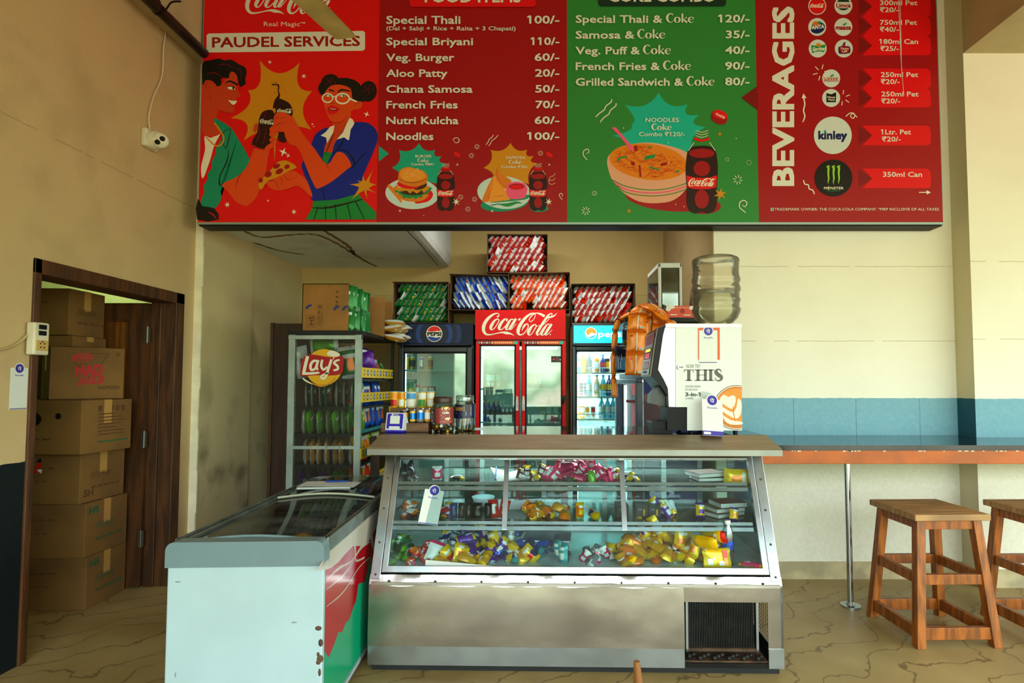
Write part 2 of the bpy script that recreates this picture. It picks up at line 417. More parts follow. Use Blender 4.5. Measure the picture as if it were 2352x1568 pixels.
def floormat():
    m = bpy.data.materials.new('veined_stone_floor'); m.use_nodes = True; nt = m.node_tree; N = nt.nodes; L = nt.links; b = N['Principled BSDF']
    tc = N.new('ShaderNodeTexCoord'); nz = N.new('ShaderNodeTexNoise'); nz.inputs['Scale'].default_value = 1.6; nz.inputs['Detail'].default_value = 7
    L.new(tc.outputs['Object'], nz.inputs['Vector'])
    r = N.new('ShaderNodeValToRGB'); e = r.color_ramp.elements; e[0].position = 0.3; e[0].color = hexc('#8c7544'); e[1].position = 0.7; e[1].color = hexc('#b59d68')
    L.new(nz.outputs['Fac'], r.inputs[0])
    mp = N.new('ShaderNodeMapping'); mp.inputs['Rotation'].default_value = (0, 0, 0.95); mp.inputs['Scale'].default_value = (1.0, 1.0, 1.0); L.new(tc.outputs['Object'], mp.inputs[0])
    wv = N.new('ShaderNodeTexWave'); wv.inputs['Scale'].default_value = 1.5; wv.inputs['Distortion'].default_value = 11; wv.inputs['Detail'].default_value = 4; wv.inputs['Detail Scale'].default_value = 1.5
    L.new(mp.outputs[0], wv.inputs['Vector'])
    w2 = N.new('ShaderNodeValToRGB'); e = w2.color_ramp.elements; e[0].position = 0.0; e[0].color = (0.8, 0.8, 0.8, 1); e[1].position = 0.022; e[1].color = (0, 0, 0, 1)
    L.new(wv.outputs['Fac'], w2.inputs[0])
    mx = N.new('ShaderNodeMix'); mx.data_type = 'RGBA'; L.new(w2.outputs[0], mx.inputs[0]); L.new(r.outputs[0], mx.inputs[6]); mx.inputs[7].default_value = hexc('#6a5836')
    L.new(mx.outputs[2], b.inputs['Base Color']); b.inputs['Roughness'].default_value = 0.42; b.inputs['Specular IOR Level'].default_value = 0.35
    return m

M_floor = floormat()
M_wl = wallmat('cream_plaster_side', '#d2b587', seams=(2.80,), grime=0.18, seam_col='#8a6f3c')
M_wl2 = wallmat('cream_plaster_dado', '#d2b587', bands=((-1, 1.05, '#060d0f'),), seams=(2.80,), grime=0.22)
M_pil = wallmat('stained_plaster', '#d6c498', grime=0.6, gcol='#4a4233', gz=1.75)
M_wr = wallmat('pale_plaster', '#f6f3e6', bands=((1.055, 1.345, '#6aa2b8'), (-1, 1.055, '#e6e2d2')), seams=(2.34, 1.77), grime=0.30, gcol='#a88a60', gz=1.0, seam_col='#a8987a', vseams=((1.86, 1.05, 1.345), (2.33, 1.05, 1.345), (2.81, 1.05, 1.345), (3.55, 1.05, 1.345)))
M_wr_side = wallmat('shade_toned_plaster_return', '#e0d4b0', bands=((1.055, 1.345, '#2c6478'),), grime=0.2, gz=1.0)  # wall paint and blue band darkened: shade painted into this face
M_back = wallmat('mustard_plaster', '#d0b878', seams=(2.40,), grime=0.12)
M_soffit = wallmat('whitewashed_soffit', '#e6f1f2', grime=0.2, gcol='#7a6a4c', bump=0.1)
M_ceil = wallmat('ceiling_plaster', '#bfb28c', grime=0.2)
M_store = wallmat('store_plaster', '#c9cf9a', grime=0.3)
M_pil2 = wallmat('shade_toned_alcove_plaster', '#b9a274', grime=0.2, seams=(2.40,))  # right wall's paint darkened to stand in for the unlit alcove side
M_strip = mat('pale_painted_edge', '#eee6cc', .7, var=.1)
M_skirt = mat('skirting_stone', '#b3a27c', 0.5, var=0.25, scale=5)
M_wood_dk = mat('dark_door_wood', '#4f2c10', 0.5, var=0.45, scale=4, stretch=(6, 6, 0.7), bump=0.2)
M_wood_leaf = mat('door_leaf_wood', '#7a4716', 0.45, var=0.4, scale=4, stretch=(8, 8, 0.6))
M_iron = mat('blackened_iron', '#1a1815', 0.45, 0.6, var=0.3)

YW, XL = 4.28, -2.72
st(MB().box(-5.2, -6, -0.1, 7.0, 6.4, 0, M_floor).build('floor'))
st(MB().box(-5.2, -2.6, 4.7, 7.0, 6.4, 4.85, M_ceil).build('ceiling'))
w = MB().box(XL-0.16, -2.6, 0, XL, 2.985, 4.7, M_wl2)
w.box(XL-0.16, 4.20, 0, XL, 4.35, 4.7, M_wl).box(XL-0.16, 2.985, 2.11, XL, 4.20, 4.7, M_wl)
st(w.build('wall_left'))
p = MB().prism([(-2.88, 4.35), (-2.665, 4.35), (-2.65, 5.06), (-2.665, 5.065), (-2.66, 6.1), (-2.88, 6.1)], 0, 4.7, M_pil, 'z')
st(p.build('wall_alcove'))
tp = MB()
for i in range(30):
    z = i*4.7/30; e = .006*math.sin(i*2.3)+.004*math.sin(i*5.1)
    tp.box(-2.725, 4.338, z, -2.662+e*.5, 4.352, z+4.7/30, M_strip)
st(tp.build('trim_1'))
st(MB().box(-2.88, 6.1, 0, 1.6, 6.25, 4.7, M_back).build('wall_back'))
st(MB().box(1.275, YW, 0, 3.12, 6.1, 4.7, M_wr).build('wall_right'))
st(MB().box(1.268, YW+.003, 0, 1.276, 6.1, 4.7, M_pil2).build('wall_alcove_shade_face'))  # thin sheet over the wall's side, carrying the painted shade
w = MB().box(3.095, 4.10, 0, 7.0, YW+0.3, 4.7, M_wr)
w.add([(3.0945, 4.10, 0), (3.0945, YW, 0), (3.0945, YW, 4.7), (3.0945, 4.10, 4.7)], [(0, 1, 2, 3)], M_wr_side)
st(w.build('wall_projecting'))
st(MB().box(1.29, YW-0.014, 0, 3.095, YW, 0.125, M_skirt).box(3.08, 4.086, 0, 7, 4.10, 0.125, M_skirt).build('baseboard_right'))
b = MB().box(3.095, -2.6, 3.90, 3.6, 4.10, 4.7, M_ceil); st(b.build('beam_right'))
b = MB().box(XL, -2.6, 3.95, XL+0.13, 4.35, 4.7, M_ceil); st(b.build('beam_left'))
# landing slab over the alcove
s = MB().prism([(-2.66, 2.70), (-1.10, 2.70), (-1.06, 2.715), (-1.04, 2.76), (-1.04, 4.7), (-2.66, 4.7)], 4.36, 6.1, M_soffit, 'y')
st(s.build('ceiling_landing'))
M_crack = mat('soffit_stain', '#86683c', 0.9, var=0.3)
ck = MB()
for pts in ([(560, 530), (600, 545), (660, 540), (720, 538), (760, 552), (800, 575), (840, 600), (866, 612)], [(735, 524), (770, 545), (800, 565), (815, 585)], [(600, 523), (680, 526), (735, 522)], [(580, 556), (640, 575), (700, 585)]):
    q = spline([tuple(G(x, y, 2.699)) for x, y in pts], 5)
    for i, (a, c) in enumerate(zip(q, q[1:])):
        wd = 0.010+0.012*abs(math.sin(i*1.7)); d = (Vector(c)-Vector(a)); nn = Vector((-d.y, d.x, 0)).normalized()*wd
        ck.add([Vector(a)-nn, Vector(a)+nn, Vector(c)+nn, Vector(c)-nn], [(0, 1, 2, 3)], M_crack)
q = [tuple(G(x, y, 2.699)) for x, y in ((928, 523), (965, 560), (1006, 610))]
for a, c in zip(q, q[1:]): ck.beam(a, c, 0.007, 0.002, M_iron)
st(ck.build('trim_stain'))
# rear and side of the hall: lintels over the open verandah
st(MB().box(-2.9, -2.75, 3.3, 7.0, -2.6, 4.7, M_ceil).box(-2.9, -2.75, 0, -2.2, -2.6, 3.3, M_ceil).box(3.8, -2.75, 0, 4.1, -2.6, 3.3, M_ceil).build('wall_rear'))
st(MB().box(7.0, -2.6, 3.2, 7.15, 4.6, 4.7, M_wr).box(7.0, 2.6, 0, 7.15, 4.6, 3.2, M_wr).build('wall_side'))
area('side_opening_portal', (6.95, 0.0, 1.6), (PI/2, 0, PI/2), 5.2, 3.2, 0, portal=True)

# the doorway to the store room
fr = MB()
for y0, y1 in ((2.972, 3.015), (4.12, 4.21)):
    fr.box(XL-0.17, y0, 0, XL+0.012, y1, 2.115, M_wood_dk); fr.box(XL-0.165, y0+0.01 if y0 < 3.5 else y0-0.015, 0, XL-0.09, y1+0.008 if y0 < 3.5 else y1-0.02, 2.10, M_wood_dk)
fr.box(XL-0.17, 2.972, 2.035, XL+0.012, 4.21, 2.115, M_wood_dk)
DOOR = st(fr.build('door_1', bevel=0.004))
lf = MB().box(-3.74, 4.075, 0.01, -2.885, 4.115, 2.03, M_wood_dk)
for z0, z1 in ((0.16, 0.86), (1.0, 1.9)):
    lf.prism([(-3.62, z0), (-3.0, z0), (-3.0, z1), (-3.62, z1)], 4.068, 4.08, M_wood_leaf, 'y')
    for a, c in (((-3.62, z0), (-3.0, z0)), ((-3.0, z0), (-3.0, z1)), ((-3.0, z1), (-3.62, z1)), ((-3.62, z1), (-3.62, z0))):
        lf.beam((a[0], 4.068, a[1]), (c[0], 4.068, c[1]), 0.03, 0.014, M_wood_dk)
lo_ = lf.build('door_leaf', DOOR)
M_hinge = mat('steel_hinge', '#6f6a60', 0.4, 0.8)
for z in (0.35, 1.05, 1.8):
    h = MB().box(-2.90, 4.068, z-0.055, -2.862, 4.075, z+0.055, M_hinge).cyl((-2.88, 4.068, z-0.06), (-2.88, 4.068, z+0.06), 0.008, M_hinge)
    h.build('hinge', DOOR)
M_chip = mat('bare_chipped_wood', '#b89a6a', 0.8)
MB().prism([(-3.03, 1.42), (-3.015, 1.55), (-3.03, 1.58), (-3.045, 1.50), (-3.05, 1.46)], 4.072, 4.074, M_chip, 'y').build('chipped_patch', DOOR)
# store room
sr = MB().box(-5.2, 1.9, 0, -5.05, 5.3, 2.85, M_store).box(-5.05, 5.15, 0, -2.88, 5.3, 2.85, M_store).box(-5.05, 1.9, 0, -2.88, 2.05, 2.85, M_store)
st(sr.build('wall_store'))
st(MB().box(-5.2, 1.9, 2.85, -2.88, 5.3, 2.95, M_store).build('ceiling_store'))
d = bpy.data.lights.new('store_bulb', 'POINT'); d.energy = 9; d.color = (0.85, 1.0, 0.55); d.shadow_soft_size = 0.05
o = bpy.data.objects.new('store_bulb', d); COL.objects.link(o); o.location = (-3.9, 4.65, 2.55)
# ---------------------------------------------------------------- the menu board over the counter
def vinyl(n, c, r=0.38): return mat('print_'+n, c, r, spec=0.35)
V_red = vinyl('red', '#e0050a'); V_dkred = vinyl('deep_red', '#9e0611'); V_green = vinyl('green', '#2c8439'); V_white = vinyl('white', '#dce0d6')
V_flag = vinyl('flag_red', '#df0510'); V_notch = vinyl('notch_red', '#7d0a10'); V_black = vinyl('black', '#120f0e'); V_teal = vinyl('teal', '#12a386')
V_jteal = vinyl('jacket_teal', '#0d8a68'); V_aqua = vinyl('aqua', '#10b3a0'); V_gold = vinyl('gold', '#d08a16'); V_skin = vinyl('skin', '#dd4714'); V_skin2 = vinyl('skin_deep', '#c93d18')
V_line = vinyl('line_red', '#9c0f12'); V_blue = vinyl('navy', '#0c2390'); V_cola = vinyl('cola', '#2c0d0c'); V_cola2 = vinyl('cola_red', '#9d0a14'); V_cream = vinyl('cream', '#e8e4cf')
V_plate = vinyl('plate', '#c3d6d8'); V_bun = vinyl('bun', '#d9781a'); V_bun2 = vinyl('bun_light', '#e8932a'); V_meat = vinyl('meat', '#45220f'); V_leaf = vinyl('leaf', '#1f8a4a')
V_pink = vinyl('pink', '#ee5585'); V_bowl = vinyl('bowl', '#e0a184'); V_noodle = vinyl('noodle', '#e07d10'); V_noodle2 = vinyl('noodle_shade', '#c9420c'); V_dkgreen = vinyl('dark_green', '#0f2f22')
V_navy = vinyl('ink', '#101f5a'); V_skirt = vinyl('skirt', '#127f38'); V_disc = vinyl('disc', '#cdd8d6'); V_lime = vinyl('lime', '#8fce2c'); V_orange = vinyl('orange', '#e06a12')

SY = 4.12
SB = Vector((0.17, SY, 2.63))
BOARD = thing('menu_board', 'wide red and green menu board mounted across the wall above the counter', 'sign', SB)
def FS(px, py, h): return P(px, py, SY)-SB+Vector((0, -h, 0))
M_alu = mat('dull_aluminium', '#9db0ae', 0.4, 0.7)
M_black = mat('black_paint', '#0d0e10', 0.5, var=0.3, spec=.2)
_xl, _xr = P(455, 505, SY).x-SB.x, P(2166, 505, SY).x-SB.x
_xs = [_xl, P(865, 505, SY).x-SB.x, P(1303, 505, SY).x-SB.x, P(1743, 505, SY).x-SB.x, _xr]
fr = MB().box(_xl, 0.004, 0.0, _xr, 0.15, 1.96, M_black).box(_xl-0.004, -0.004, -0.012, _xr+0.004, 0.16, 0.004, M_alu)
fr.box(_xl, 0.012, -0.02, _xr, 0.15, -0.011, M_black).box(_xl-0.006, 0, 0, _xl, 0.16, 1.96, M_alu).box(_xr, 0, 0, _xr+0.006, 0.16, 1.96, M_alu)
fr.build('light_box_frame', BOARD)
PAN = []
for i, m in enumerate((V_red, V_dkred, V_green, V_dkred)):
    PAN.append(MB().box(_xs[i], 0, 0.004, _xs[i+1], 0.006, 1.96, m).build('panel', BOARD))
for p_, l_ in zip(PAN, ('bright red panel with two drawn people clinking bottles', 'deep red panel listing food items and prices', 'green panel listing combo meals', 'deep red panel listing beverages')): p_['label'] = l_

def burst(a, tips, c, m, k=0.45, n=7):
    pts = []
    for i, t in enumerate(tips):
        u = tips[(i+1) % len(tips)]; q = ((t[0]+u[0])/2, (t[1]+u[1])/2); q = (q[0]+(c[0]-q[0])*k, q[1]+(c[1]-q[1])*k)
        for j in range(n):
            s = j/n; pts.append(tuple((1-s)**2*t[d]+2*s*(1-s)*q[d]+s*s*u[d] for d in (0, 1)))
    a.poly(pts, m)
def rays(a, x, y, r0, r1, m, w, n=8, rot=0.2):
    for i in range(n):
        t = rot+2*PI*i/n; a.stroke([(x+r0*math.cos(t), y+r0*math.sin(t), w), (x+r1*math.cos(t), y+r1*math.sin(t), w)], m, n=1); a.h -= a.step
    a.up()

# panel 1: lettering
a = Art(FS, 6e-5)
script_logo(a, 563, 772, -30, V_white)
a.text('Real Magic', 606, 60, 10.5, V_white, 689, bold=0.0).text('™', 690, 56, 5, V_white, 701)
a.poly([(479, 77), (834, 71), (838.5, 75), (838.5, 112), (834, 116.5), (479, 120.5), (474.5, 116), (474.5, 81)], V_white)
a.text('PAUDEL SERVICES', 487, 108.5, 23.5, V_line, 827, bold=0.032, slope=-0.0105)
a.build('lettering', PAN[0])
# panel 1: two people clinking bottles
Z1 = lambda x, y, h: FS(450+x*0.2487, 120+y*0.2487, h)
a = Art(Z1, 6e-5); a.h = 0.0006
burst(a, [(590, 75), (958, 97), (1072, 360), (1068, 715), (775, 770), (725, 1010), (680, 800), (440, 815), (322, 608), (483, 350)], (740, 520), V_gold, 0.5)
# man
a.poly([(62, 560), (85, 600), (140, 780), (240, 740), (225, 830), (160, 1000), (100, 1200), (55, 1350), (30, 1385), (35, 1250), (55, 1150), (45, 900)], V_flag, 3)
a.poly([(80, 775), (140, 790), (225, 750), (170, 860), (130, 1000), (65, 1165), (48, 1060), (85, 900)], V_cream, 4)
a.poly([(62, 270), (150, 250), (240, 290), (310, 180), (380, 200), (385, 340), (412, 392), (405, 412), (370, 418), (380, 445), (362, 470), (350, 490), (356, 535), (330, 562), (270, 560), (205, 540), (195, 640), (228, 720), (212, 762), (140, 780), (82, 760), (55, 690), (62, 400)], V_skin2, 4)
a.poly([(62, 105), (130, 75), (215, 58), (260, 74), (330, 70), (400, 112), (455, 140), (468, 190), (455, 250), (462, 285), (430, 314), (400, 312), (378, 215), (335, 178), (312, 200), (300, 240), (240, 240), (232, 300), (195, 314), (178, 290), (140, 262), (90, 262), (62, 300)], V_black, 5)
a.ell(112, 315, 44, 58, V_skin2, 0.15).stroke([(140, 285, 3), (110, 275, 5), (85, 310, 5), (115, 330, 4), (105, 360, 3)], V_line)
for s_ in ([(100, 200, 2), (170, 190, 5), (240, 225, 2)], [(380, 150, 2), (420, 180, 4), (410, 260, 2)], [(200, 120, 2), (280, 110, 4), (340, 150, 2)]): a.stroke(s_, V_line)
a.stroke([(270, 288, 6), (315, 268, 16), (388, 302, 18)], V_black).ell(328, 331, 36, 15, V_cream, 0.12).ell(346, 332, 9, 13, V_black).stroke([(285, 320, 2), (330, 315, 8), (372, 335, 3)], V_black)
a.poly([(300, 440), (345, 447), (382, 447), (352, 488), (320, 470)], V_cream, 2).stroke([(300, 438, 3), (340, 446, 5), (384, 446, 3)], V_line).stroke([(312, 455, 3), (335, 492, 7), (355, 485, 3)], V_line)
a.stroke([(128, 390, 3), (132, 430, 5), (152, 458, 2)], V_line).stroke([(200, 522, 2), (245, 548, 6), (330, 560, 2)], V_line)
a.poly([(175, 610), (240, 640), (328, 700), (385, 790), (505, 1000), (470, 1060), (380, 1150), (232, 1232), (212, 1220), (240, 1330), (182, 1438), (60, 1422), (48, 1360), (80, 1290), (72, 1235), (112, 1165), (105, 1130), (150, 1065), (145, 1010), (190, 930), (180, 900), (232, 810), (238, 740), (170, 650)], V_jteal, 2)
a.stroke([(325, 700, 3), (310, 780, 8), (275, 890, 8), (235, 790, 4)], V_black, n=3).stroke([(302, 890, 3), (290, 1000, 12), (222, 1150, 10), (222, 1230, 16)], V_black).stroke([(325, 705, 3), (260, 735, 6), (215, 800, 3)], V_black)
a.poly([(20, 1350), (60, 1420), (170, 1440), (212, 1545), (12, 1545)], V_black, 2).stroke([(110, 1475, 2), (160, 1500, 10), (190, 1540, 4)], V_flag)
a.stroke([(172, 650, 14), (225, 725, 14), (258, 790, 13), (238, 850, 14), (190, 865, 13), (140, 830, 12), (85, 772, 10)], V_gold)
a.poly([(540, 890), (600, 870), (680, 880), (662, 1000), (640, 1160), (592, 1260), (560, 1340), (490, 1410), (440, 1415), (365, 1375), (300, 1290), (245, 1220), (380, 1150), (475, 1050)], V_skin, 4).stroke([(432, 1105, 3), (390, 1170, 8), (370, 1260, 4)], V_line)
# bottles
a.stroke([(620, 560, 5), (665, 490, 4), (692, 430, 4), (690, 405, 5), (720, 410, 4), (718, 480, 4), (712, 540, 3)], V_noodle, n=3).stroke([(750, 330, 4), (790, 318, 5), (822, 322, 4), (820, 350, 4), (845, 420, 4), (880, 490, 4)], V_noodle, n=3).stroke([(780, 345, 4), (820, 345, 4)], V_noodle, n=1)
a.poly([(618, 552), (690, 532), (722, 560), (735, 640), (700, 760), (682, 860), (640, 900), (560, 890), (520, 858), (530, 800), (568, 740), (585, 620)], V_cola, 4)
a.poly([(720, 470), (765, 428), (855, 465), (890, 520), (890, 590), (835, 700), (838, 822), (790, 830), (758, 800), (765, 700), (720, 600), (740, 540)], V_cola, 4)
a.stroke([(700, 305, 4), (745, 300, 12), (765, 312, 14), (762, 360, 10), (770, 400, 18), (745, 450, 34), (735, 520, 50)], V_cola).ell(735, 282, 6, 4, V_cola).ell(712, 296, 8, 5, V_cola).ell(730, 375, 5, 4, V_cola)
a.stroke([(528, 858, 8), (575, 888, 10), (640, 897, 6)], V_flag)
script_logo(a, 592, 745, 612, V_cream, slope=0.12, bold=1.3); script_logo(a, 752, 892, 522, V_cream, slope=0.02, bold=1.3)
for s_ in ([(590, 690, 3), (585, 760, 5), (560, 830, 3)], [(650, 700, 3), (640, 780, 5), (620, 850, 3)], [(660, 545, 2), (640, 580, 4), (632, 610, 2)]): a.stroke(s_, V_line)
# woman
a.ell(1240, 272, 82, 68, V_black, -0.3).ell(1592, 362, 80, 96, V_black, 0.2)
a.poly([(1130, 330), (1180, 262), (1300, 244), (1400, 240), (1500, 280), (1560, 380), (1545, 462), (1450, 450), (1430, 340), (1330, 302), (1240, 320), (1212, 395), (1160, 395)], V_black, 4)
a.poly([(1120, 745), (1200, 700), (1280, 700), (1350, 740), (1430, 665), (1500, 645), (1600, 660), (1665, 720), (1680, 800), (1640, 920), (1550, 1130), (1500, 1310), (1300, 1360), (1085, 1372), (1060, 1280), (995, 1110), (978, 1050), (1000, 985), (1060, 870), (1090, 790)], V_blue, 4)
a.poly([(1268, 640), (1422, 575), (1420, 650), (1350, 740), (1280, 850), (1255, 935), (1188, 935), (1200, 850), (1268, 725)], V_skin2, 3)
a.poly([(1240, 318), (1330, 302), (1430, 340), (1452, 445), (1536, 460), (1522, 520), (1442, 540), (1422, 610), (1330, 655), (1245, 632), (1208, 560), (1176, 460), (1180, 400)], V_skin, 4)
a.poly([(1185, 925), (1262, 925), (1210, 1042), (1168, 990)], V_skirt)
a.stroke([(1235, 640, 3), (1330, 650, 7), (1410, 590, 3)], V_line).stroke([(1460, 500, 3), (1490, 470, 6), (1520, 475, 3)], V_line)
a.stroke([(1228, 352, 10), (1250, 352, 16), (1285, 368, 5)], V_black).stroke([(1308, 380, 6), (1345, 350, 18), (1430, 362, 8)], V_black)
for ex in (1232, 1358): a.ell(ex, 405, 26, 9, V_cream).ell(ex+8, 405, 9, 9, V_leaf).stroke([(ex-34, 402, 3), (ex, 392, 7), (ex+42, 410, 3)], V_black)
def ring(cx, cy, rx, ry, w, m): a.stroke([(cx+rx*math.cos(2*PI*i/16), cy+ry*math.sin(2*PI*i/16), w) for i in range(16)], m, n=2, closed=True)
ring(1356, 430, 62, 46, 15, V_cream); ring(1218, 425, 48, 40, 12, V_cream); a.stroke([(1262, 415, 10), (1295, 410, 10)], V_cream, n=1).stroke([(1420, 430, 18), (1490, 460, 12)], V_cream, n=1)
a.stroke([(1270, 440, 2), (1245, 475, 5), (1290, 470, 3)], V_line)
a.poly([(1218, 515), (1255, 492), (1290, 505), (1328, 525), (1290, 568), (1240, 576), (1220, 555)], V_flag, 3).poly([(1226, 518), (1270, 525), (1322, 525), (1280, 540), (1240, 535)], V_black, 2).stroke([(1235, 522, 3), (1270, 530, 6), (1300, 526, 2)], V_cream)
for cx, cy in ((1240, 272), (1592, 345)):
    for t in range(5): a.stroke([(cx, cy, 1), (cx+40*math.cos(t*1.25), cy+35*math.sin(t*1.25), 3), (cx+62*math.cos(t*1.25+.5), cy+55*math.sin(t*1.25+.5), 1)], V_line, n=3)
a.poly([(1155, 772), (1200, 740), (1242, 690), (1282, 678), (1272, 740), (1214, 842), (1205, 790)], V_cream).poly([(1422, 608), (1466, 660), (1432, 715), (1415, 816), (1372, 788), (1303, 808), (1362, 740)], V_cream, 2)
a.stroke([(1280, 740, 3), (1245, 830, 7), (1195, 950, 3)], V_black).stroke([(1370, 795, 3), (1345, 850, 10), (1250, 970, 4)], V_black).stroke([(1170, 1255, 6), (1190, 1368, 8)], V_black, n=1)
a.poly([(1300, 928), (1380, 945), (1438, 1045), (1400, 1082), (1260, 1195), (1138, 1258), (1098, 1235), (1020, 1060), (948, 890), (870, 852), (830, 790), (808, 735), (700, 762), (684, 745), (700, 715), (695, 695), (722, 672), (718, 625), (740, 570), (800, 555), (890, 595), (922, 640), (1000, 770), (1100, 895), (1215, 1040)], V_skin, 3)
for s_ in ([(740, 610, 2), (790, 612, 5), (840, 600, 2)], [(700, 700, 2), (770, 665, 5), (830, 650, 2)], [(700, 760, 2), (760, 735, 5), (800, 742, 2)], [(720, 680, 2), (725, 630, 4), (760, 590, 2)]): a.stroke(s_, V_line)
for fy in (705, 755, 805): a.ell(715, fy+5, 34, 22, V_skin, -0.25)
a.ell(690, 872, 58, 24, V_skin, -0.55).ell(556, 700, 18, 42, V_skin2, 0.2)
a.stroke([(1310, 900, 3), (1400, 920, 8), (1470, 1030, 14), (1425, 1070, 6)], V_black).stroke([(1200, 1030, 2), (1220, 1060, 6), (1240, 1085, 2)], V_line).stroke([(1580, 920, 2), (1530, 970, 8), (1470, 1040, 3)], V_black)
a.poly([(648, 1200), (700, 1190), (790, 1130), (900, 1098), (990, 1150), (1030, 1190), (1080, 1342), (955, 1240), (860, 1260), (780, 1280), (700, 1262)], V_skin, 3)
for s_ in ([(690, 1195, 2), (740, 1200, 5), (770, 1275, 2)], [(770, 1150, 3), (800, 1180, 6), (785, 1225, 3)], [(820, 1130, 3), (850, 1180, 5), (930, 1160, 2)]): a.stroke(s_, V_line)
a.poly([(755, 1020), (800, 1003), (860, 1010), (938, 1065), (860, 1100), (745, 1162), (672, 1190), (640, 1225), (608, 1275), (578, 1222), (640, 1150), (715, 1065)], V_gold, 2)
for x, y, rx, ry in ((750, 1055, 34, 20), (845, 1060, 26, 20), (775, 1102, 38, 24), (672, 1130, 34, 26), (602, 1185, 22, 22)): a.ell(x, y, rx, ry, V_line, -0.5)
a.poly([(1085, 1376), (1300, 1365), (1500, 1308), (1542, 1358), (1300, 1412), (1078, 1442)], V_skirt).poly([(1078, 1442), (1300, 1415), (1542, 1358), (1668, 1480), (1668, 1546), (1015, 1546)], V_skirt)
a.stroke([(1078, 1438, 6), (1240, 1435, 16), (1542, 1360, 10)], V_black)
for x0, x1 in ((1130, 1095), (1200, 1200), (1290, 1300), (1400, 1435), (1480, 1560)): a.stroke([(x0, 1432-(x0-1080)*0.12, 10), (x1, 1546, 7)], V_black, n=1)
burst(a, [(1638, 1090), (1605, 1200), (1670, 1225), (1600, 1260), (1668, 1308), (1580, 1275), (1588, 1365), (1555, 1280), (1445, 1360), (1510, 1250), (1420, 1222), (1515, 1210), (1492, 1185), (1535, 1192), (1545, 1135), (1570, 1195)], (1552, 1232), V_gold, 0.2)
for x, y, r, k in ((687, 96, 20, 8), (1000, 226, 26, 6), (1580, 577, 30, 4), (1080, 668, 14, 4), (1093, 690, 10, 4), (812, 925, 44, 4), (857, 958, 22, 4), (296, 1410, 30, 6), (910, 1476, 26, 7), (670, 1374, 13, 4)): a.star(x, y, r, V_cream, k, 0.3, 0.4)
a.build('artwork', PAN[0])

# panel 2: food list
a = Art(FS, 6e-5)
a.rect(941, -25, 1231, 17.5, V_flag, 8).text('FOOD ITEMS', 976, 6.5, 26, V_white, 1196, bold=0.03)
B = 0.026
for t, x1, yb, h, pr, px0 in (('Special Thali', 1058, 56, 18.5, '100/-', 1215.5), ('Special Briyani', 1087, 105, 17.5, '110/-', 1223), ('Veg. Burger', 1044, 141.4, 17.5, '60/-', 1228), ('Aloo Patty', 1028, 177.7, 17.5, '20/-', 1229), ('Chana Samosa', 1086, 214, 17.5, '50/-', 1229.5),
    ('French Fries', 1051.6, 250, 17.5, '70/-', 1230), ('Nutri Kulcha', 1053.5, 286, 17.5, '60/-', 1228), ('Noodles', 996, 322.5, 17.5, '100/-', 1215.5)):
    a.text(t, 888, yb, h, V_white, x1, bold=B).text(pr, px0, yb-0.5, h, V_white, 1284.7, bold=B)
a.text('(Dal + Sabji + Rice + Raita + 3 Chapati)', 888, 71.5, 9.6, V_white, 1184.5, bold=0.016)
a.text('BURGER', 954.5, 362.7, 6.3, V_white, 992, bold=0.015).text('Combo ₹80/-', 944.5, 381, 6, V_white, 998, bold=0.015).text('SAMOSA', 1162, 366, 6.3, V_white, 1206.5, bold=0.015).text('Combo ₹35/-', 1151.5, 387, 6.3, V_white, 1213, bold=0.015)
serif_coke(a, 959.5, 986.5, 373.5, 8.6, V_white); serif_coke(a, 1168.5, 1199, 377.5, 9, V_white)
TXT2 = a
# panel 2: burger and samosa meals
Z2 = lambda x, y, h: FS(870+x*0.1828, 310+y*0.1828, h)
a = Art(Z2, 6e-5); a.h = 0.0006
def cola_bottle(a, x, y, w, h, logo=True):
    """outline drawing of a small soft drink bottle, x, y top centre"""
    f = lambda u, v: (x+u*w, y+v*h)
    a.poly([f(*p) for p in ((-.2, .205), (.2, .205), (.42, .25), (.5, .42), (.50, .55), (.475, .68), (.48, .85), (.40, .96), (.2, 1.0), (0, .98), (-.2, 1.0), (-.40, .96), (-.48, .85), (-.475, .68), (-.50, .55), (-.5, .42), (-.42, .25))], V_cola, 4)
    a.ell(*f(0, .29), w*.40, h*.055, V_cola2); a.ell(*f(0, .47), w*.26, h*.09, V_cola2); a.ell(*f(0, .83), w*.22, h*.11, V_cola2)
    a.poly([f(-.48, .55), f(-.25, .575), f(0, .58), f(.25, .575), f(.48, .55), f(.45, .69), f(.25, .71), f(0, .715), f(-.25, .71), f(-.45, .69)], V_flag)
    for s in (-1, 1): a.stroke([(*f(s*.24, .16), w*.02), (*f(s*.42, .26), w*.02)], V_cream, n=1)
    for v in (.02, .05, .08): a.stroke([(*f(-.2, v), w*.015), (*f(0, v+.022), w*.02), (*f(.2, v), w*.015)], V_cream)
    a.stroke([(*f(-.24, .115), h*.028), (*f(0, .14), h*.03), (*f(.24, .115), h*.028)], V_flag)
    if logo: script_logo(a, x-w*.42, x+w*.43, y+h*.585, V_cream, bold=1.25)
burst(a, [(505, 102), (710, 185), (790, 265), (850, 360), (760, 620), (300, 620), (165, 412), (255, 190)], (500, 420), V_teal, 0.35)
burst(a, [(1655, 98), (1865, 185), (1950, 262), (1985, 355), (1890, 620), (1440, 560), (1315, 412), (1408, 187)], (1650, 420), V_gold, 0.35)
a.poly([(0, 135), (127, 235), (0, 333)], V_teal)
a.ell(420, 735, 338, 196, V_plate, 0.05).ell(420, 728, 250, 140, V_disc, 0.05)
a.poly([(450, 850), (520, 700), (640, 690), (682, 750), (640, 820), (560, 850)], V_flag, 4)
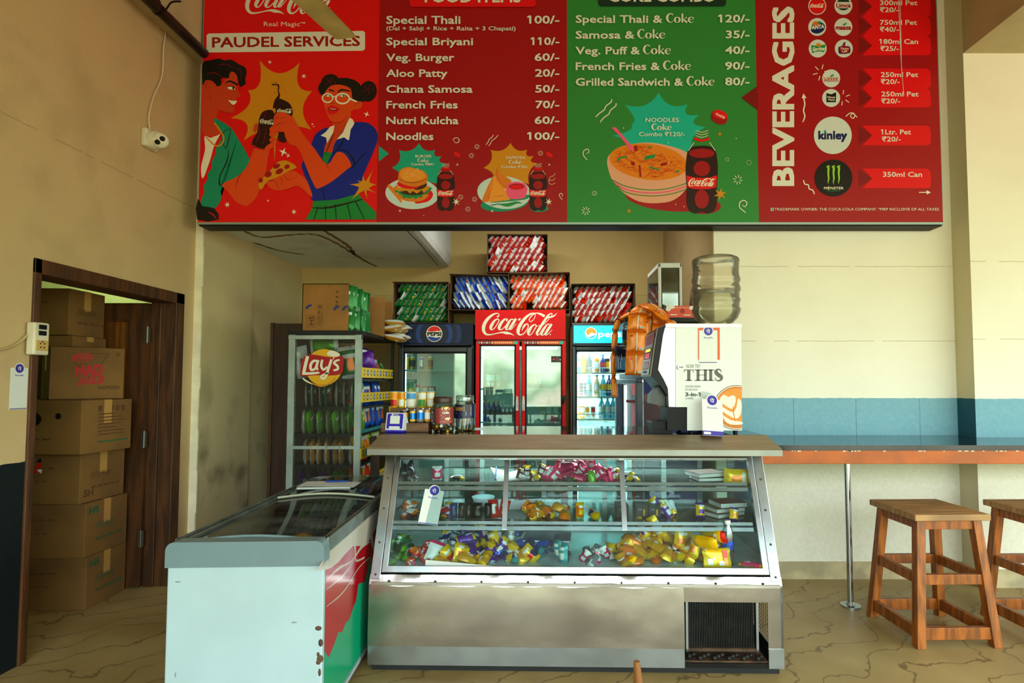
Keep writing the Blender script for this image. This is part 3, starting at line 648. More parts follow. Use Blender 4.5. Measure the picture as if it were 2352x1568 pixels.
for i in range(9): a.stroke([(120+i*10, 620+i*8+(i % 3)*15, 18), (270-(i % 4)*15, 800-i*24, 20)], V_bun if i % 2 else V_noodle, n=1)
a.poly([(100, 640), (285, 860), (290, 815), (130, 640)], V_noodle)
a.poly([(250, 740), (600, 740), (600, 790), (520, 832), (360, 832), (265, 790)], V_bun, 4)
a.poly([(222, 690), (640, 650), (630, 720), (590, 750), (560, 745), (540, 790), (500, 780), (460, 808), (430, 785), (390, 800), (340, 790), (310, 800), (290, 760), (240, 730)], V_leaf, 3)
a.ell(435, 705, 170, 52, V_meat).poly([(228, 665), (620, 640), (600, 700), (565, 730), (540, 695), (480, 735), (430, 705), (395, 735), (350, 700), (260, 710)], V_gold, 3)
a.ell(520, 640, 90, 45, V_meat, -0.3).ell(370, 625, 140, 52, V_flag, 0.1)
a.poly([(245, 520), (270, 440), (370, 402), (470, 425), (560, 450), (615, 520), (612, 580), (560, 625), (440, 650), (310, 620), (250, 580)], V_bun, 4).poly([(265, 500), (290, 440), (370, 410), (470, 430), (560, 465), (590, 530), (540, 560), (460, 580), (360, 585), (300, 560)], V_bun2, 4)
a.stroke([(250, 548, 4), (380, 600, 6), (500, 590, 6), (612, 540, 4)], V_meat)
for i in range(20): a.ell(320+RN.random()*190, 440+RN.random()*100, 5, 3, V_cream, RN.random()*3, n=8); a.h -= a.step
cola_bottle(a, 842, 345, 226, 610)
a.ell(2015, 920, 118, 48, V_jteal).ell(1580, 860, 300, 100, V_jteal, -0.1).ell(1575, 725, 338, 205, V_plate, 0.08).ell(1575, 720, 255, 150, V_disc, 0.08)
a.poly([(1600, 790), (1880, 750), (1870, 800), (1700, 830), (1400, 850)], V_jteal, 3)
a.poly([(1495, 405), (1520, 470), (1650, 560), (1664, 590), (1600, 680), (1500, 640), (1465, 560)], V_bun, 2).stroke([(1495, 410, 3), (1485, 500, 6), (1560, 630, 5), (1640, 640, 3)], V_skin2)
a.poly([(1437, 515), (1480, 570), (1660, 790), (1560, 825), (1330, 845), (1308, 790), (1400, 640)], V_bun2, 2).poly([(1437, 515), (1400, 640), (1390, 810), (1330, 845), (1306, 790)], V_bun, 2).stroke([(1437, 520, 3), (1420, 640, 6), (1380, 800, 5)], V_skin2).stroke([(1440, 775, 3), (1520, 768, 6), (1570, 755, 3)], V_skin2)
a.poly([(1612, 650), (1850, 640), (1850, 760), (1800, 800), (1680, 806), (1620, 770)], V_pink, 3).ell(1731, 640, 120, 52, V_pink).ell(1731, 650, 98, 38, V_cola2).ell(1731, 655, 86, 28, V_flag)
a.stroke([(1400, 880, 6), (1500, 870, 10), (1620, 880, 46), (1730, 850, 30), (1800, 860, 8)], V_leaf).stroke([(1410, 890, 5), (1470, 875, 8), (1510, 860, 5)], V_black)
cola_bottle(a, 2002, 345, 226, 610)
for cx, cy in ((978, 262), (2135, 262)): a.ell(cx, cy+10, 48, 40, V_cola2, 0.5).ell(cx+8, cy-14, 46, 24, V_flag, 0.5)
a.stroke([(930, 70, 5), (950, 45, 8), (985, 38, 8), (1012, 65, 8), (995, 98, 8), (955, 95, 6), (948, 65, 4)], V_cream).stroke([(1348, 125, 8), (1375, 90, 8), (1390, 55, 8), (1425, 30, 8), (1440, 0, 8)], V_cream).stroke([(1382, 140, 8), (1405, 110, 8), (1425, 72, 8), (1460, 50, 8), (1500, 5, 8)], V_cream)
for x, y in ((1165, 262), (1030, 782), (1120, 932), (1205, 810), (2032, 232), (1235, 150)): rays(a, x, y, 14, 34, V_cream, 5)
for x, y, r, k in ((975, 842, 52, 6), (2135, 842, 50, 6), (268, 955, 20, 7), (1425, 958, 20, 7), (567, 1012, 10, 6), (988, 376, 17, 6), (2142, 376, 17, 6), (490, 430, 14, 5)): a.star(x, y, r, V_cream, k, 0.3, 0.3)
for i in range(3): a.stroke([(2135, 590+i*12-12, 4), (2160, 570+(i-1)*50, 4), (2180, 575+(i-1)*50, 4), (2220, 545+(i-1)*60, 3)], V_cream, n=2)
a.stroke([(2305, 815, 7), (2268, 765, 7), (2285, 735, 7), (2312, 755, 6), (2295, 775, 4)], V_cream)
a.build('artwork', PAN[1]); TXT2.h = 0.0; 
TXT2.mb.v = [(x, y-0.008, z) for x, y, z in TXT2.mb.v]; TXT2.build('lettering', PAN[1])

# panel 3: combos
a = Art(FS, 6e-5); a.mb.v = []
a.rect(1374, -25, 1667, 16, V_dkgreen, 8).text('COKE COMBO', 1397.5, 5, 26, V_white, 1642, bold=0.03)
for t, x1, c0, c1, yb, pr, px0 in (('Special Thali &', 1520.5, 1529, 1594, 53.7, '120/-', 1653), ('Samosa &', 1456.5, 1463, 1528, 90, '35/-', 1666), ('Veg. Puff &', 1469, 1476, 1541, 126, '40/-', 1664.5), ('French Fries &', 1514.7, 1522, 1587, 162, '90/-', 1664.5), ('Grilled Sandwich &', 1568, 1576, 1641, 198, '80/-', 1664.5)):
    a.text(t, 1322, yb, 17.8, V_white, x1, bold=B).text(pr, px0, yb-1, 17.8, V_white, 1720.5, bold=B); serif_coke(a, c0, c1, yb, 21, V_white)
a.text('NOODLES', 1482, 281.5, 10, V_white, 1558.5, bold=0.015).text('Combo ₹120/-', 1467, 314, 10, V_white, 1572, bold=0.015); serif_coke(a, 1495.5, 1542.5, 300, 14.5, V_white)
TXT3 = a
Z3 = lambda x, y, h: FS(1380+x*0.1977, 200+y*0.1977, h)
a = Art(Z3, 6e-5); a.h = 0.0006
burst(a, [(672, 62), (1010, 200), (1145, 320), (1220, 465), (1100, 800), (300, 800), (138, 565), (355, 430), (280, 205)], (660, 520), V_aqua, 0.4)
a.ell(780, 1290, 500, 150, V_cola2, 0.1).ell(1190, 1385, 205, 90, V_cola2)
a.poly([(72, 860), (130, 760), (330, 670), (570, 645), (820, 690), (1000, 760), (1050, 850), (1040, 1000), (1000, 1170), (850, 1310), (650, 1348), (450, 1330), (280, 1240), (170, 1130), (110, 1030)], V_bowl, 4)
a.ell(552, 868, 455, 208, V_noodle, 0.12)
for i in range(110):
    t = RN.random()*2*PI; r_ = math.sqrt(RN.random()); x = 552+400*r_*math.cos(t); y = 868+165*r_*math.sin(t)+r_*math.cos(t)*50; q = RN.random()*PI; L_ = 30+RN.random()*50
    a.stroke([(x-L_*math.cos(q), y-L_*.5*math.sin(q), 4), (x+12*math.sin(q), y-10*math.cos(q), 7), (x+L_*math.cos(q), y+L_*.5*math.sin(q), 4)], V_noodle2, n=3); a.h -= a.step*0.7
for p_ in ([(185, 860), (210, 815), (300, 800), (305, 820), (230, 830), (200, 870)], [(500, 850), (520, 800), (640, 780), (620, 825), (520, 845)], [(565, 920), (685, 955), (680, 970), (562, 938)], [(870, 970), (912, 970), (912, 988), (870, 988)], [(550, 685), (595, 695), (590, 710), (550, 700)]): a.poly(p_, V_leaf)
for p_ in ([(385, 680), (420, 678), (430, 740), (390, 750)], [(345, 870), (395, 870), (395, 910), (360, 912)], [(690, 890), (770, 870), (770, 905), (700, 920)], [(440, 905), (460, 905), (472, 1045), (450, 1045)]): a.poly(p_, V_line)
a.poly([(128, 480), (165, 470), (200, 500), (370, 700), (372, 740), (345, 735), (210, 560)], V_pink, 2)
for yy, m_, w_ in ((1075, V_skirt, 9), (1110, V_pink, 13), (1145, V_skirt, 9)): a.stroke([(125+(yy-1075)*.9, yy, w_), (300, yy+80, w_), (560, yy+120, w_), (800, yy+100, w_), (1005, yy+40, w_)], m_)
cola_bottle(a, 1172, 485, 370, 985)
a.poly([(1290, 300), (1340, 272), (1440, 300), (1470, 350), (1445, 425), (1380, 436), (1310, 405), (1280, 360)], V_cola2, 3).ell(1385, 322, 90, 48, V_flag, 0.35); script_logo(a, 1335, 1445, 292, V_cream, slope=0.5, bold=1.2)
a.poly([(1632, 125), (1821, -12), (1821, 272)], V_notch)
for q in ((0, 0), (52, 50)): a.stroke([(125+q[0], 145+q[1]*.9, 12), (118+q[0], 178+q[1]*.9, 12), (60+q[0], 222+q[1], 12), (40+q[0], 265+q[1], 12), (-20+q[0], 310+q[1], 12), (-60+q[0], 350+q[1]*1.2, 12)], V_cream)
for x, y in ((1588, 1078), (1718, 880)): rays(a, x, y, 24, 56 if y > 1000 else 30, V_cream, 8)
rays(a, 1465, 842, 12, 26, V_cream, 6, 5, 2.0); rays(a, -175, 1440, 20, 50, V_cream, 8); rays(a, -75, 1235, 14, 30, V_cream, 6)
a.stroke([(1680, 1460, 10), (1610, 1400, 10), (1615, 1340, 10), (1660, 1318, 10), (1695, 1350, 10), (1670, 1392, 8), (1640, 1370, 5)], V_cream).stroke([(-160, 850, 8), (-205, 790, 9), (-195, 740, 9), (-150, 725, 9), (-140, 760, 8), (-170, 775, 5)], V_cream)
for x, y, r, k in ((1385, 1245, 78, 6), (325, 1440, 30, 7), (1378, 548, 28, 7)): a.star(x, y, r, V_gold, k, 0.35, 0.2)
for x, y in ((262, 478), (790, 880), (778, 650), (1570, 600), (870, 1365), (905, 1262), (965, 1390), (785, 1084)): a.ell(x, y, 4, 10, V_cream, n=8)
a.build('artwork', PAN[2])
TXT3.mb.v = [(x, y-0.008, z) for x, y, z in TXT3.mb.v]; TXT3.build('lettering', PAN[2])

# panel 4: beverages
a = Art(FS, 6e-5)
a.text('BEVERAGES', 1822, 427, 49, V_white, 1822+412, bold=0.042, vert=True)
for y0, y1 in ((-8, 38), (38, 82.5), (82.5, 127), (157.5, 202.6), (202.6, 247), (288.5, 333.7), (387, 432)):
    ym = (y0+y1)/2
    a.poly([(1972, y0+2), (2004, ym), (1972, y1-2)], V_notch)
    a.poly([(1981, y0), (2128, y0), (2136, y0+5), (2138, ym), (2138, y1-5), (2132, y1), (1981, y1), (2003, ym)], V_flag)
for t, x0, x1, yb in (('300ml Pet', 2021, 2107, 12), ('₹20/-', 2021, 2064, 28), ('750ml Pet', 2021, 2106, 57), ('₹40/-', 2021, 2064, 73), ('180ml Can', 2022, 2108.5, 101), ('₹25/-', 2022, 2064, 117), ('250ml Pet', 2023, 2108.5, 177), ('₹20/-', 2023, 2066, 193),
    ('250ml Pet', 2024, 2109.5, 221.5), ('₹20/-', 2024, 2067, 237.5), ('1Ltr. Pet', 2025.5, 2092, 308.6), ('₹20/-', 2025.5, 2068.5, 325), ('350ml Can', 2027.5, 2117.5, 406)):
    a.text(t, x0, yb, 11.5, V_white, x1, bold=0.018)
a.stroke([(2062, -20, 1), (2066, 60, 1.3), (2070, 150, 1.1), (2076, 220, .8)], V_disc).stroke([(2066, -20, 1), (2069, 80, 1.2), (2070, 158, .9)], V_disc)
a.rect(1770, 477.5, 1776.5, 484, V_white).rect(1771.2, 478.7, 1775.3, 482.8, V_skirt)
a.text('TRADEMARK OWNER: THE COCA·COLA COMPANY. *MRP INCLUSIVE OF ALL TAXES.', 1778.6, 483.5, 6.4, V_white, 2158, bold=0.012)
a.build('lettering', PAN[3])
a = Art(FS, 6e-5); a.h = 0.0006
for x, y in ((1877, 13.5), (1937, 13.5), (1877, 62), (1937, 62), (1878, 111.5), (1938, 111.5), (1909, 180), (1909, 225)): a.ell(x, y, 20.6, 20.6, V_disc); a.h -= a.step
a.up()
a.ell(1877, 13.5, 18.6, 18.6, V_flag); script_logo(a, 1861, 1893, 8.5, V_cream, bold=1.3)
a.ell(1937, 10, 16, 14, V_dkgreen).rect(1918, 5, 1957, 19, V_cream, 4).rect(1919, 6, 1956, 18, V_disc, 4).text('Limca', 1920.5, 17, 9.5, V_line, 1954, bold=0.05)
a.ell(1878, 64, 17, 13, V_navy, -0.3).ell(1874, 54, 8, 5, V_orange).ell(1882, 52, 5, 3, V_leaf).text('FANTA', 1861, 68, 9, V_cream, 1893, bold=0.05, slope=-0.1)
a.text('maaza', 1919, 68, 10, V_line, 1955, bold=0.06).ell(1940, 56, 5, 2, V_leaf, -0.5)
a.poly([(1863, 104), (1880, 106), (1896, 102), (1893, 120), (1880, 118), (1865, 122)], V_leaf).ell(1880, 103.5, 6, 4, V_gold).text('Sprite', 1865.5, 117, 8.5, V_cream, 1893, bold=0.04, shear=0.2, slope=-0.05)
a.poly([(1926, 108), (1934, 106), (1938, 97), (1942, 99), (1941, 106), (1951, 107), (1952, 122), (1930, 124), (1926, 120)], V_navy, 2).poly([(1928, 109), (1935, 107.5), (1939, 99), (1941, 100), (1940, 107.5), (1949, 108.5), (1950, 120.5), (1931, 122)], V_line, 2).text('Thums', 1930, 114, 4.5, V_cream, 1949, bold=0.03).text('UP', 1934, 120.5, 4.5, V_cream, 1946, bold=0.03)
a.text('maaza', 1892, 186, 10.5, V_line, 1927, bold=0.10).text('maaza', 1892.5, 185.7, 9.8, V_cream, 1926.5, bold=0.01).ell(1911, 174, 5, 2, V_leaf, -0.5)
a.poly([(1898, 214), (1909, 217), (1920, 212), (1920, 235), (1898, 235)], V_black).text('Minute', 1900, 225.5, 4.6, V_cream, 1918, bold=0.02).text('Maid', 1902, 231.5, 4.6, V_cream, 1916, bold=0.02)
a.ell(1912.5, 311, 43.5, 43, V_disc, n=40).text('kinley', 1879, 319.5, 19, V_navy, 1945.5, bold=0.055).ell(1894.5, 301.5, 3, 3, V_aqua)
a.ell(1914, 409, 43.5, 42.5, V_black, n=40)
for x in (1902, 1914, 1926):
    a.stroke([(x-4, 383, 3), (x+0.5, 385, 5), (x, 398, 4), (x+1, 410, 3.5), (x-0.5, 418, 2), (x+.5, 422+(x == 1914)*2, 0.5)], V_lime, n=3); a.stroke([(x-1, 381.5, 4), (x+4, 381, 1)], V_lime, n=1)
a.text('M', 1892, 435, 6, V_cream, 1898.5, bold=0.02).ell(1902.5, 432, 3, 3, V_cream).ell(1902.5, 432, 1.8, 1.8, V_black).stroke([(1902.5, 427, 0.8), (1902.5, 437, 0.8)], V_cream, n=1).text('NSTER', 1907, 435, 6, V_cream, 1937, bold=0.02).text('ENERGY', 1900, 439.5, 2.4, V_leaf, 1930)
rays(a, 1885, 167, 8, 19, V_cream, 1.8, 6, 2.9); rays(a, 1935, 225, 8, 18, V_cream, 1.8, 6, -0.4)
a.stroke([(1843, 281, 2), (1848, 268, 3), (1845, 254, 3), (1848, 240, 3), (1845, 224, 3)], V_cream).poly([(1841, 226), (1845, 215), (1852, 226)], V_cream).stroke([(1942, 268, 2), (1952, 260, 2), (1962, 262, 2), (1960, 272, 2), (1953, 268, 2), (1958, 261, 2), (1968, 270, 2)], V_cream)
a.stroke([(1845, 414, 2.5), (1848, 423, 2.5), (1856, 425, 2.5), (1858, 434, 2.5), (1866, 437, 2.5), (1870, 446, 2.5)], V_cream).stroke([(2110, 442, 2), (2136, 442, 2)], V_cream, n=1).poly([(2127, 437), (2137, 442), (2128, 447)], V_cream)
a.build('artwork', PAN[3])
# ---------------------------------------------------------------- materials of the furniture
M_steel = mat('brushed_steel', '#c9c6bd', 0.30, 0.95, var=0.12, scale=3, stretch=(1, 6, 9), bump=0.05, bscale=6, rvar=0.10)
M_steel_d = mat('dented_steel', '#d2d2cc', 0.17, 0.97, var=0.06, scale=6, bump=0.22, bscale=7, rvar=0.06)
M_steel_w = mat('worn_steel', '#a39a8b', 0.25, 0.95, var=0.15, scale=2.5, stretch=(1, 2, 2), bump=0.05, bscale=5, rvar=0.08)
M_steel_p = mat('polished_steel', '#aeb6b8', 0.24, 0.95, var=0.08, scale=6, rvar=0.03)
M_granite = mat('black_granite', '#0d0f12', 0.07, 0.0, var=0.5, scale=60, spec=0.7)
M_dark = mat('dark_recess', '#0f0f0f', 0.7, var=0.4, scale=8)
M_fin = mat('dusty_fins', '#25231f', 0.6, 0.4, var=0.4, scale=12)
M_rust = mat('rusty_iron', '#5c4330', 0.7, 0.4, var=0.5, scale=9)
G_case = glass('display_glass', '#e6f7f6', 0.06, 0.03, dirt=0.06)
G_back = glass('sliding_glass', '#c4e8e6', 0.12, 0.05, dirt=0.12)
G_shelf = glass('shelf_glass', '#b9dcd6', 0.10, 0.04, dirt=0.06)

# ---------------------------------------------------------------- the display counter
CT = thing('display_counter', 'long stainless steel display counter with a slanted glass front', 'display counter', (-0.9, 2.912, 0), rad(-1.2))
CW = 2.075
def slant(z): return 0.02+(z-0.46)*0.25/0.61
b = MB()
OX0, OX1, OZ0, OZ1 = 1.585, 2.0, 0.075, 0.36
def bulge(x, t): return -.010+.0125*t**2.2+.0016*math.sin(x*5.3+1)*math.sin(t*3)+.0008*math.sin(x*17)*t
b.grid(lambda u, v: (u*OX0, bulge(u*OX0, v), .135+.297*v), 60, 14, M_steel_w)
b.add([(OX0, 0, OZ1), (CW, 0, OZ1), (CW, 0, .43), (OX0, 0, .43)], [(0, 1, 2, 3)], M_steel_w)
b.add([(OX1, 0, .135), (CW, 0, .135), (CW, 0, OZ1), (OX1, 0, OZ1)], [(0, 1, 2, 3)], M_steel_w)
b.build('base_panel', CT)
k = MB().box(0, -0.004, .04, OX0, 0.01, .135, M_steel_p).box(OX1, -0.004, .04, CW, 0.01, .135, M_steel_p)
k.build('kick_strip', CT)
sd = MB()
prof = [(0, .04), (0.0, .43), (.02, .46), (slant(1.07), 1.07), (.82, 1.09), (.82, .04)]
sd.prism(prof, 0, 0.012, M_steel_p, 'x'); sd.build('side_panel', CT)
sd = MB(); sd.prism([(0, .40), (0, .43), (.02, .46), (slant(1.07), 1.07), (.82, 1.09), (.82, .40)], CW-0.012, CW, M_steel_p, 'x'); sd.box(CW-.012, 0, .04, CW, .05, .40, M_steel_p).box(CW-.012, .45, .04, CW, .82, .40, M_steel_p).box(CW-.012, .05, .04, CW, .45, .085, M_steel_p); sd.build('side_panel', CT)
bd = MB().box(0.012, 0.0, .43, CW-.012, .80, .445, M_steel).box(0.012, .80, .04, CW-.012, .82, .50, M_steel).box(0.012, 0.02, .04, OX0, .80, .06, M_dark).box(0.012, 0.03, .0, CW-0.012, 0.79, .04, M_dark)
bd.box(OX0-.01, 0.005, .05, OX0, .5, .43, M_dark).box(OX0, .46, .05, CW-.012, .48, .42, M_dark); bd.build('cabinet_floor', CT)
ld = MB(); ld.grid(lambda u, v: (u*CW, 0.000+0.020*v+0.0022*math.sin(u*47)*math.sin(v*3.1)*math.sin(u*13)+.0012*math.sin(u*131)*v, .428+.050*v+(0.004*math.sin(u*61)*math.sin(u*17) if v < 0.2 else 0)), 90, 5, M_steel_d)
ld.build('ledge', CT)
# machine bay
mb = MB()
for i in range(40): mb.box(OX0+.03+i*.0085, .07, .10, OX0+.034+i*.0085, .085, .345, M_fin)
mb.box(OX0+.03, .085, .10, OX0+.37, .10, .345, M_dark)
for z in (.10, .345): mb.box(OX0+.02, .06, z-.008, OX0+.38, .09, z+.008, M_rust)
for x in (OX0+.02, OX0+.375): mb.box(x, .055, .09, x+.012, .09, .355, M_steel_p)
mb.build('condenser', CT)
tr = MB().box(OX0, .01, .055, OX1, .28, .07, M_rust).box(OX0, .0, .04, OX1, .012, .062, M_iron)
for i in range(16): tr.ball((OX0+.03+i*.024, .03+.02*math.sin(i*2.1), .082), .014, .012, .012, M_fin, 6, 4)
tr.build('drip_tray', CT)
gm = MB()
for i in range(15):
    gm.cyl((CW-.008, .05+i*.0285, .08), (CW-.008, .05+i*.0285, .40), .0016, M_rust, n=4)
    gm.cyl((CW-.008, .05, .09+i*.021), (CW-.008, .45, .09+i*.021), .0016, M_rust, n=4)
gm.build('side_mesh', CT)
# slanted window
def SP(x, z, o=0.0):   # a point on the slanted front, o metres towards the room
    return Vector((x, slant(z)-o*0.925, z+o*0.38))
wf = MB()
def strip(mb_, x0, z0, x1, z1, w0, m, o=0.006):
    """bar lying in the slanted front"""
    mb_.beam(SP(x0, z0, o), SP(x1, z1, o), w0, 0.022, m, up=(0, -0.925, 0.38))
for x in (0.028, CW-0.028): strip(wf, x, .455, x, 1.07, .052, M_steel_p, 0.0)
for x in (0.075, CW-0.075): strip(wf, x, .484, x, 1.05, .030, M_steel_p, 0.012)
strip(wf, .06, .499, CW-.06, .499, .034, M_steel_p, 0.012); strip(wf, .06, 1.045, CW-.06, 1.045, .034, M_steel_p, 0.010); strip(wf, 0, 1.065, CW, 1.065, .02, M_steel_p, 0.0)
wf.build('window_frame', CT, bevel=0.003)
sc_ = MB()
for x in (.028, CW-.028):
    for z in (.475, .62, .78, .93): sc_.cyl(SP(x, z, .010), SP(x, z, .014), .006, M_rust, n=8)
for i in range(9): sc_.ball((.1+i*.235, .0, .452), .006, .006, .006, M_rust, 6, 4)
sc_.build('screw', CT)
MB().add([SP(.08, .507), SP(CW-.08, .507), SP(CW-.08, 1.035), SP(.08, 1.035)], [(0, 1, 2, 3)], G_case).build('glass_pane', CT)
SHZ = (.905, .712, .505)
for z in SHZ[:2]:
    s = MB().box(.02, slant(z)+.012, z-.008, CW-.02, .76, z, G_shelf)
    strip(s, .085, z+.004, CW-.10, z+.004, .016, M_steel_p, -.014); strip(s, .085, z-.022, CW-.10, z-.022, .020, M_steel_p, -.014)
    s.build('shelf', CT)
MB().box(.012, slant(SHZ[2])+.008, SHZ[2]-.012, CW-.012, .80, SHZ[2], mat('pale_tray', '#c3dfe2', 0.35, 0.2, var=0.1)).build('shelf', CT)
for x in (.675, 1.305):
    p = MB(); strip(p, x, .685, x, 1.05, .026, M_steel_p, -.004); p.build('divider', CT)
# rear sliding doors
bk = MB()
for x in (.02, .22, .45, .62, .85, 1.02, 1.24, 1.40, 1.62, 1.85, 2.04): bk.box(x, .785, .50, x+.03, .80, 1.09, M_steel_p)
for z in (.50, 1.06): bk.box(.02, .78, z, CW-.02, .805, z+.03, M_steel_p)
bk.build('rear_frame', CT)
MB().add([(.02, .793, .52), (CW-.02, .793, .52), (CW-.02, .793, 1.07), (.02, .793, 1.07)], [(0, 1, 2, 3)], G_back).build('rear_glass', CT)
# worktop
lip = MB().prism([(.05, 1.078), (.052, 1.108), (.06, 1.116), (.25, 1.158), (.275, 1.165), (.275, 1.09)], -.035, CW+.03, mat('dull_worktop_steel', '#9c8b70', .5, .55, var=.12, scale=4, stretch=(1, 5, 5)), 'x')
lip.box(-.035, .046, 1.078, CW+.03, .0525, 1.108, mat('grey_edge_steel', '#84857e', .42, .8, var=.12, scale=5)); lip.build('worktop_edge', CT)
MB().box(-.035, .275, 1.09, CW+.03, .90, 1.165, M_granite).build('worktop', CT, bevel=0.004)
CTM = Matrix.Translation((-0.9, 2.912, 0)) @ Matrix.Rotation(rad(-1.2), 4, 'Z')
TOPZ = 1.1655

# ---------------------------------------------------------------- the chest freezer
FZ = thing('chest_freezer', 'white chest freezer with a grey end cap and a curved sliding glass top', 'freezer', (-1.236, 2.363, 0), rad(2.3))
M_fwhite = mat('freezer_white', '#afc7cd', 0.35, var=0.04, scale=3, coat=0.2)
M_fgrey = mat('grey_end_cap', '#6f858b', 0.4, var=0.03)
M_fin_in = mat('freezer_inside', '#5c6058', 0.5, var=0.3, scale=4)
M_rail = mat('worn_aluminium_rail', '#8d948c', 0.4, 0.8, var=0.25, scale=8)
G_frz = glass('freezer_glass', '#9fb0a6', 0.10, 0.05, dirt=0.16)
FL = 1.66; hw = .315
body = MB().box(-hw, 0, .06, hw, .02, .70, M_fwhite).box(-hw, FL-.03, .06, hw, FL, .76, M_fwhite).box(-hw, .02, .06, -hw+.05, FL-.03, .755, M_fwhite).box(hw-.05, .02, .06, hw, FL-.03, .755, M_fwhite).box(-hw, 0.0, .04, hw, FL, .10, M_fwhite)
body.build('body', FZ, bevel=0.006)
def rprof(w, z0, z1, r, n=6):
    pts = [(-w, z0)]+[(-w+r-r*math.cos(i*PI/2/n), z1-r+r*math.sin(i*PI/2/n)) for i in range(n+1)]+[(w-r+r*math.sin(i*PI/2/n), z1-r+r*math.cos(i*PI/2/n)) for i in range(n+1)]+[(w, z0)]
    return pts
cap = MB().prism(rprof(hw+.004, .70, .802, .035), -.012, .055, M_fgrey, 'y'); cap.build('end_cap', FZ, bevel=0.012, seg=3)
cap = MB().prism(rprof(hw+.004, .74, .80, .03), FL-.03, FL+.01, M_rail, 'y'); cap.build('end_cap', FZ, bevel=0.006)
inn = MB().box(-hw+.05, .05, .16, hw-.05, FL-.03, .18, M_fin_in).box(-hw+.05, .055, .16, -hw+.055, FL-.03, .75, M_fin_in).box(hw-.055, .055, .16, hw-.05, FL-.03, .75, M_fin_in).box(-hw+.05, .05, .16, hw-.05, .056, .75, M_fin_in).box(-hw+.05, FL-.036, .16, hw-.05, FL-.03, .75, M_fin_in)
inn.build('liner', FZ)
for s in (-1, 1):
    r = MB(); x0, x1 = sorted((s*(hw-.005), s*(hw-.045)))
    r.box(x0, .05, .755, x1, FL-.02, .775, M_rail).box(s*(hw-.028)-.007, .05, .775, s*(hw-.028)+.007, FL-.02, .792, M_rail).box(s*(hw-.002)-.004, .05, .74, s*(hw-.002)+.004, FL-.02, .80, M_rail)
    r.build('lid_rail', FZ)
for y0, y1, dz in ((.055, .98, .0), (.93, FL-.03, .008)):
    g = MB(); f = lambda u, v: (-.275+.55*u, y0+(y1-y0)*v, .782+dz+.022*math.sin(PI*u)); g.grid(f, 12, 2, G_frz)
    lid = g.build('glass_lid', FZ)
    e = MB(); hh = y0 if dz == 0 else y0
    for y_ in ((y0+.008, y1-.01) if dz == 0 else (y0+.012,)): e.tube([(-.275+.55*i/12, y_, .784+dz+.022*math.sin(PI*i/12)) for i in range(13)], .007, M_fgrey if y_ < .1 else mat('lid_edge', '#b9bda8', .5), n=6)
    e.build('lid_edge', lid)
bs = MB()
for i in range(18):
    bs.cyl((-.25, .12+i*.08, .60), (.25, .12+i*.08, .60), .003, M_fwhite, n=4); bs.cyl((.25, .12+i*.08, .35), (.25, .12+i*.08, .60), .003, M_fwhite, n=4)
    bs.cyl((-.25, .12+i*.08, .35), (-.25, .12+i*.08, .60), .003, M_fwhite, n=4)
for x in (-.25, .25):
    for z in (.36, .48, .60): bs.cyl((x, .12, z), (x, 1.50, z), .003, M_fwhite, n=4)
bs.build('wire_basket', FZ)
# printed side of the freezer: red over green with a ragged edge
FS_ = planeF((hw+.0008, 0, 0), (0, 1, 0), (0, 0, 1))
a = Art(lambda x, y, h: Vector((hw+.0008+h, x, y)), 0.0002)
V_fg = vinyl('freezer_green', '#0aa375', 0.22); V_fr = vinyl('freezer_red', '#b3061a', 0.18); V_fp = vinyl('freezer_pale', '#c9bfb2', 0.2)
a.rect(.022, .08, FL-.02, .735, V_fg)
a.poly([(.022, .735), (FL-.02, .735), (FL-.02, .30), (1.2, .33), (.95, .44), (.80, .42), (.72, .52), (.62, .42), (.50, .45), (.46, .38), (.42, .37), (.36, .335), (.30, .34), (.25, .32), (.20, .345), (.13, .31), (.08, .29), (.022, .34)], V_fr)
a.poly([(.022, .735), (FL-.02, .735), (FL-.02, .68), (.9, .66), (.65, .60), (.40, .665), (.18, .655), (.022, .675)], V_fp, 2)
for pts in ([(.03, .63, .004), (.2, .625, .012), (.38, .60, .006), (.55, .62, .02), (.7, .60, .004)], [(.03, .59, .003), (.25, .575, .010), (.42, .59, .004)], [(.40, .71, .01), (.43, .64, .02), (.45, .58, .01), (.60, .55, .01)], [(.72, .70, .03), (.74, .6, .05), (.80, .52, .01)], [(.03, .52, .003), (.25, .50, .008), (.5, .53, .006), (.7, .52, .004)]): a.stroke(pts, V_fp)
sp_ = a.build('side_print', FZ); sp_['label'] = 'glossy red and green printed side'
ft = MB()
for x in (-.26, .26):
    for y in (.08, FL-.08): ft.cyl((x, y, 0), (x, y, .05), .025, M_black)
ft.build('castor', FZ)
# rust spots on the near edge
rs = MB()
for i in range(9): rs.ball((hw-.012+.006*math.sin(i*3), -.0005, .15+.035*i+.02*math.sin(i*5)), .006+.004*(i % 3), .0012, .010+.006*(i % 2), M_rust, 8, 4)
rs.ball((-.27, -.0005, .64), .012, .0012, .003, mat('scuff', '#8d9391', .6), 6, 4); rs.ball((.2, -.0005, .47), .012, .0012, .003, mat('scuff', '#8d9391', .6), 6, 4); rs.ball((-.27, -.0005, .27), .003, .0012, .012, mat('scuff', '#8d9391', .6), 6, 4)
rs.build('rust_spot', FZ)

# fill light added under the worktop to brighten the display contents
area('display_fill_light', CTM @ Vector((1.03, .50, 1.07)), (0, 0, rad(-1.2)), 1.8, .04, 5, (.85, 1.0, 1.0))
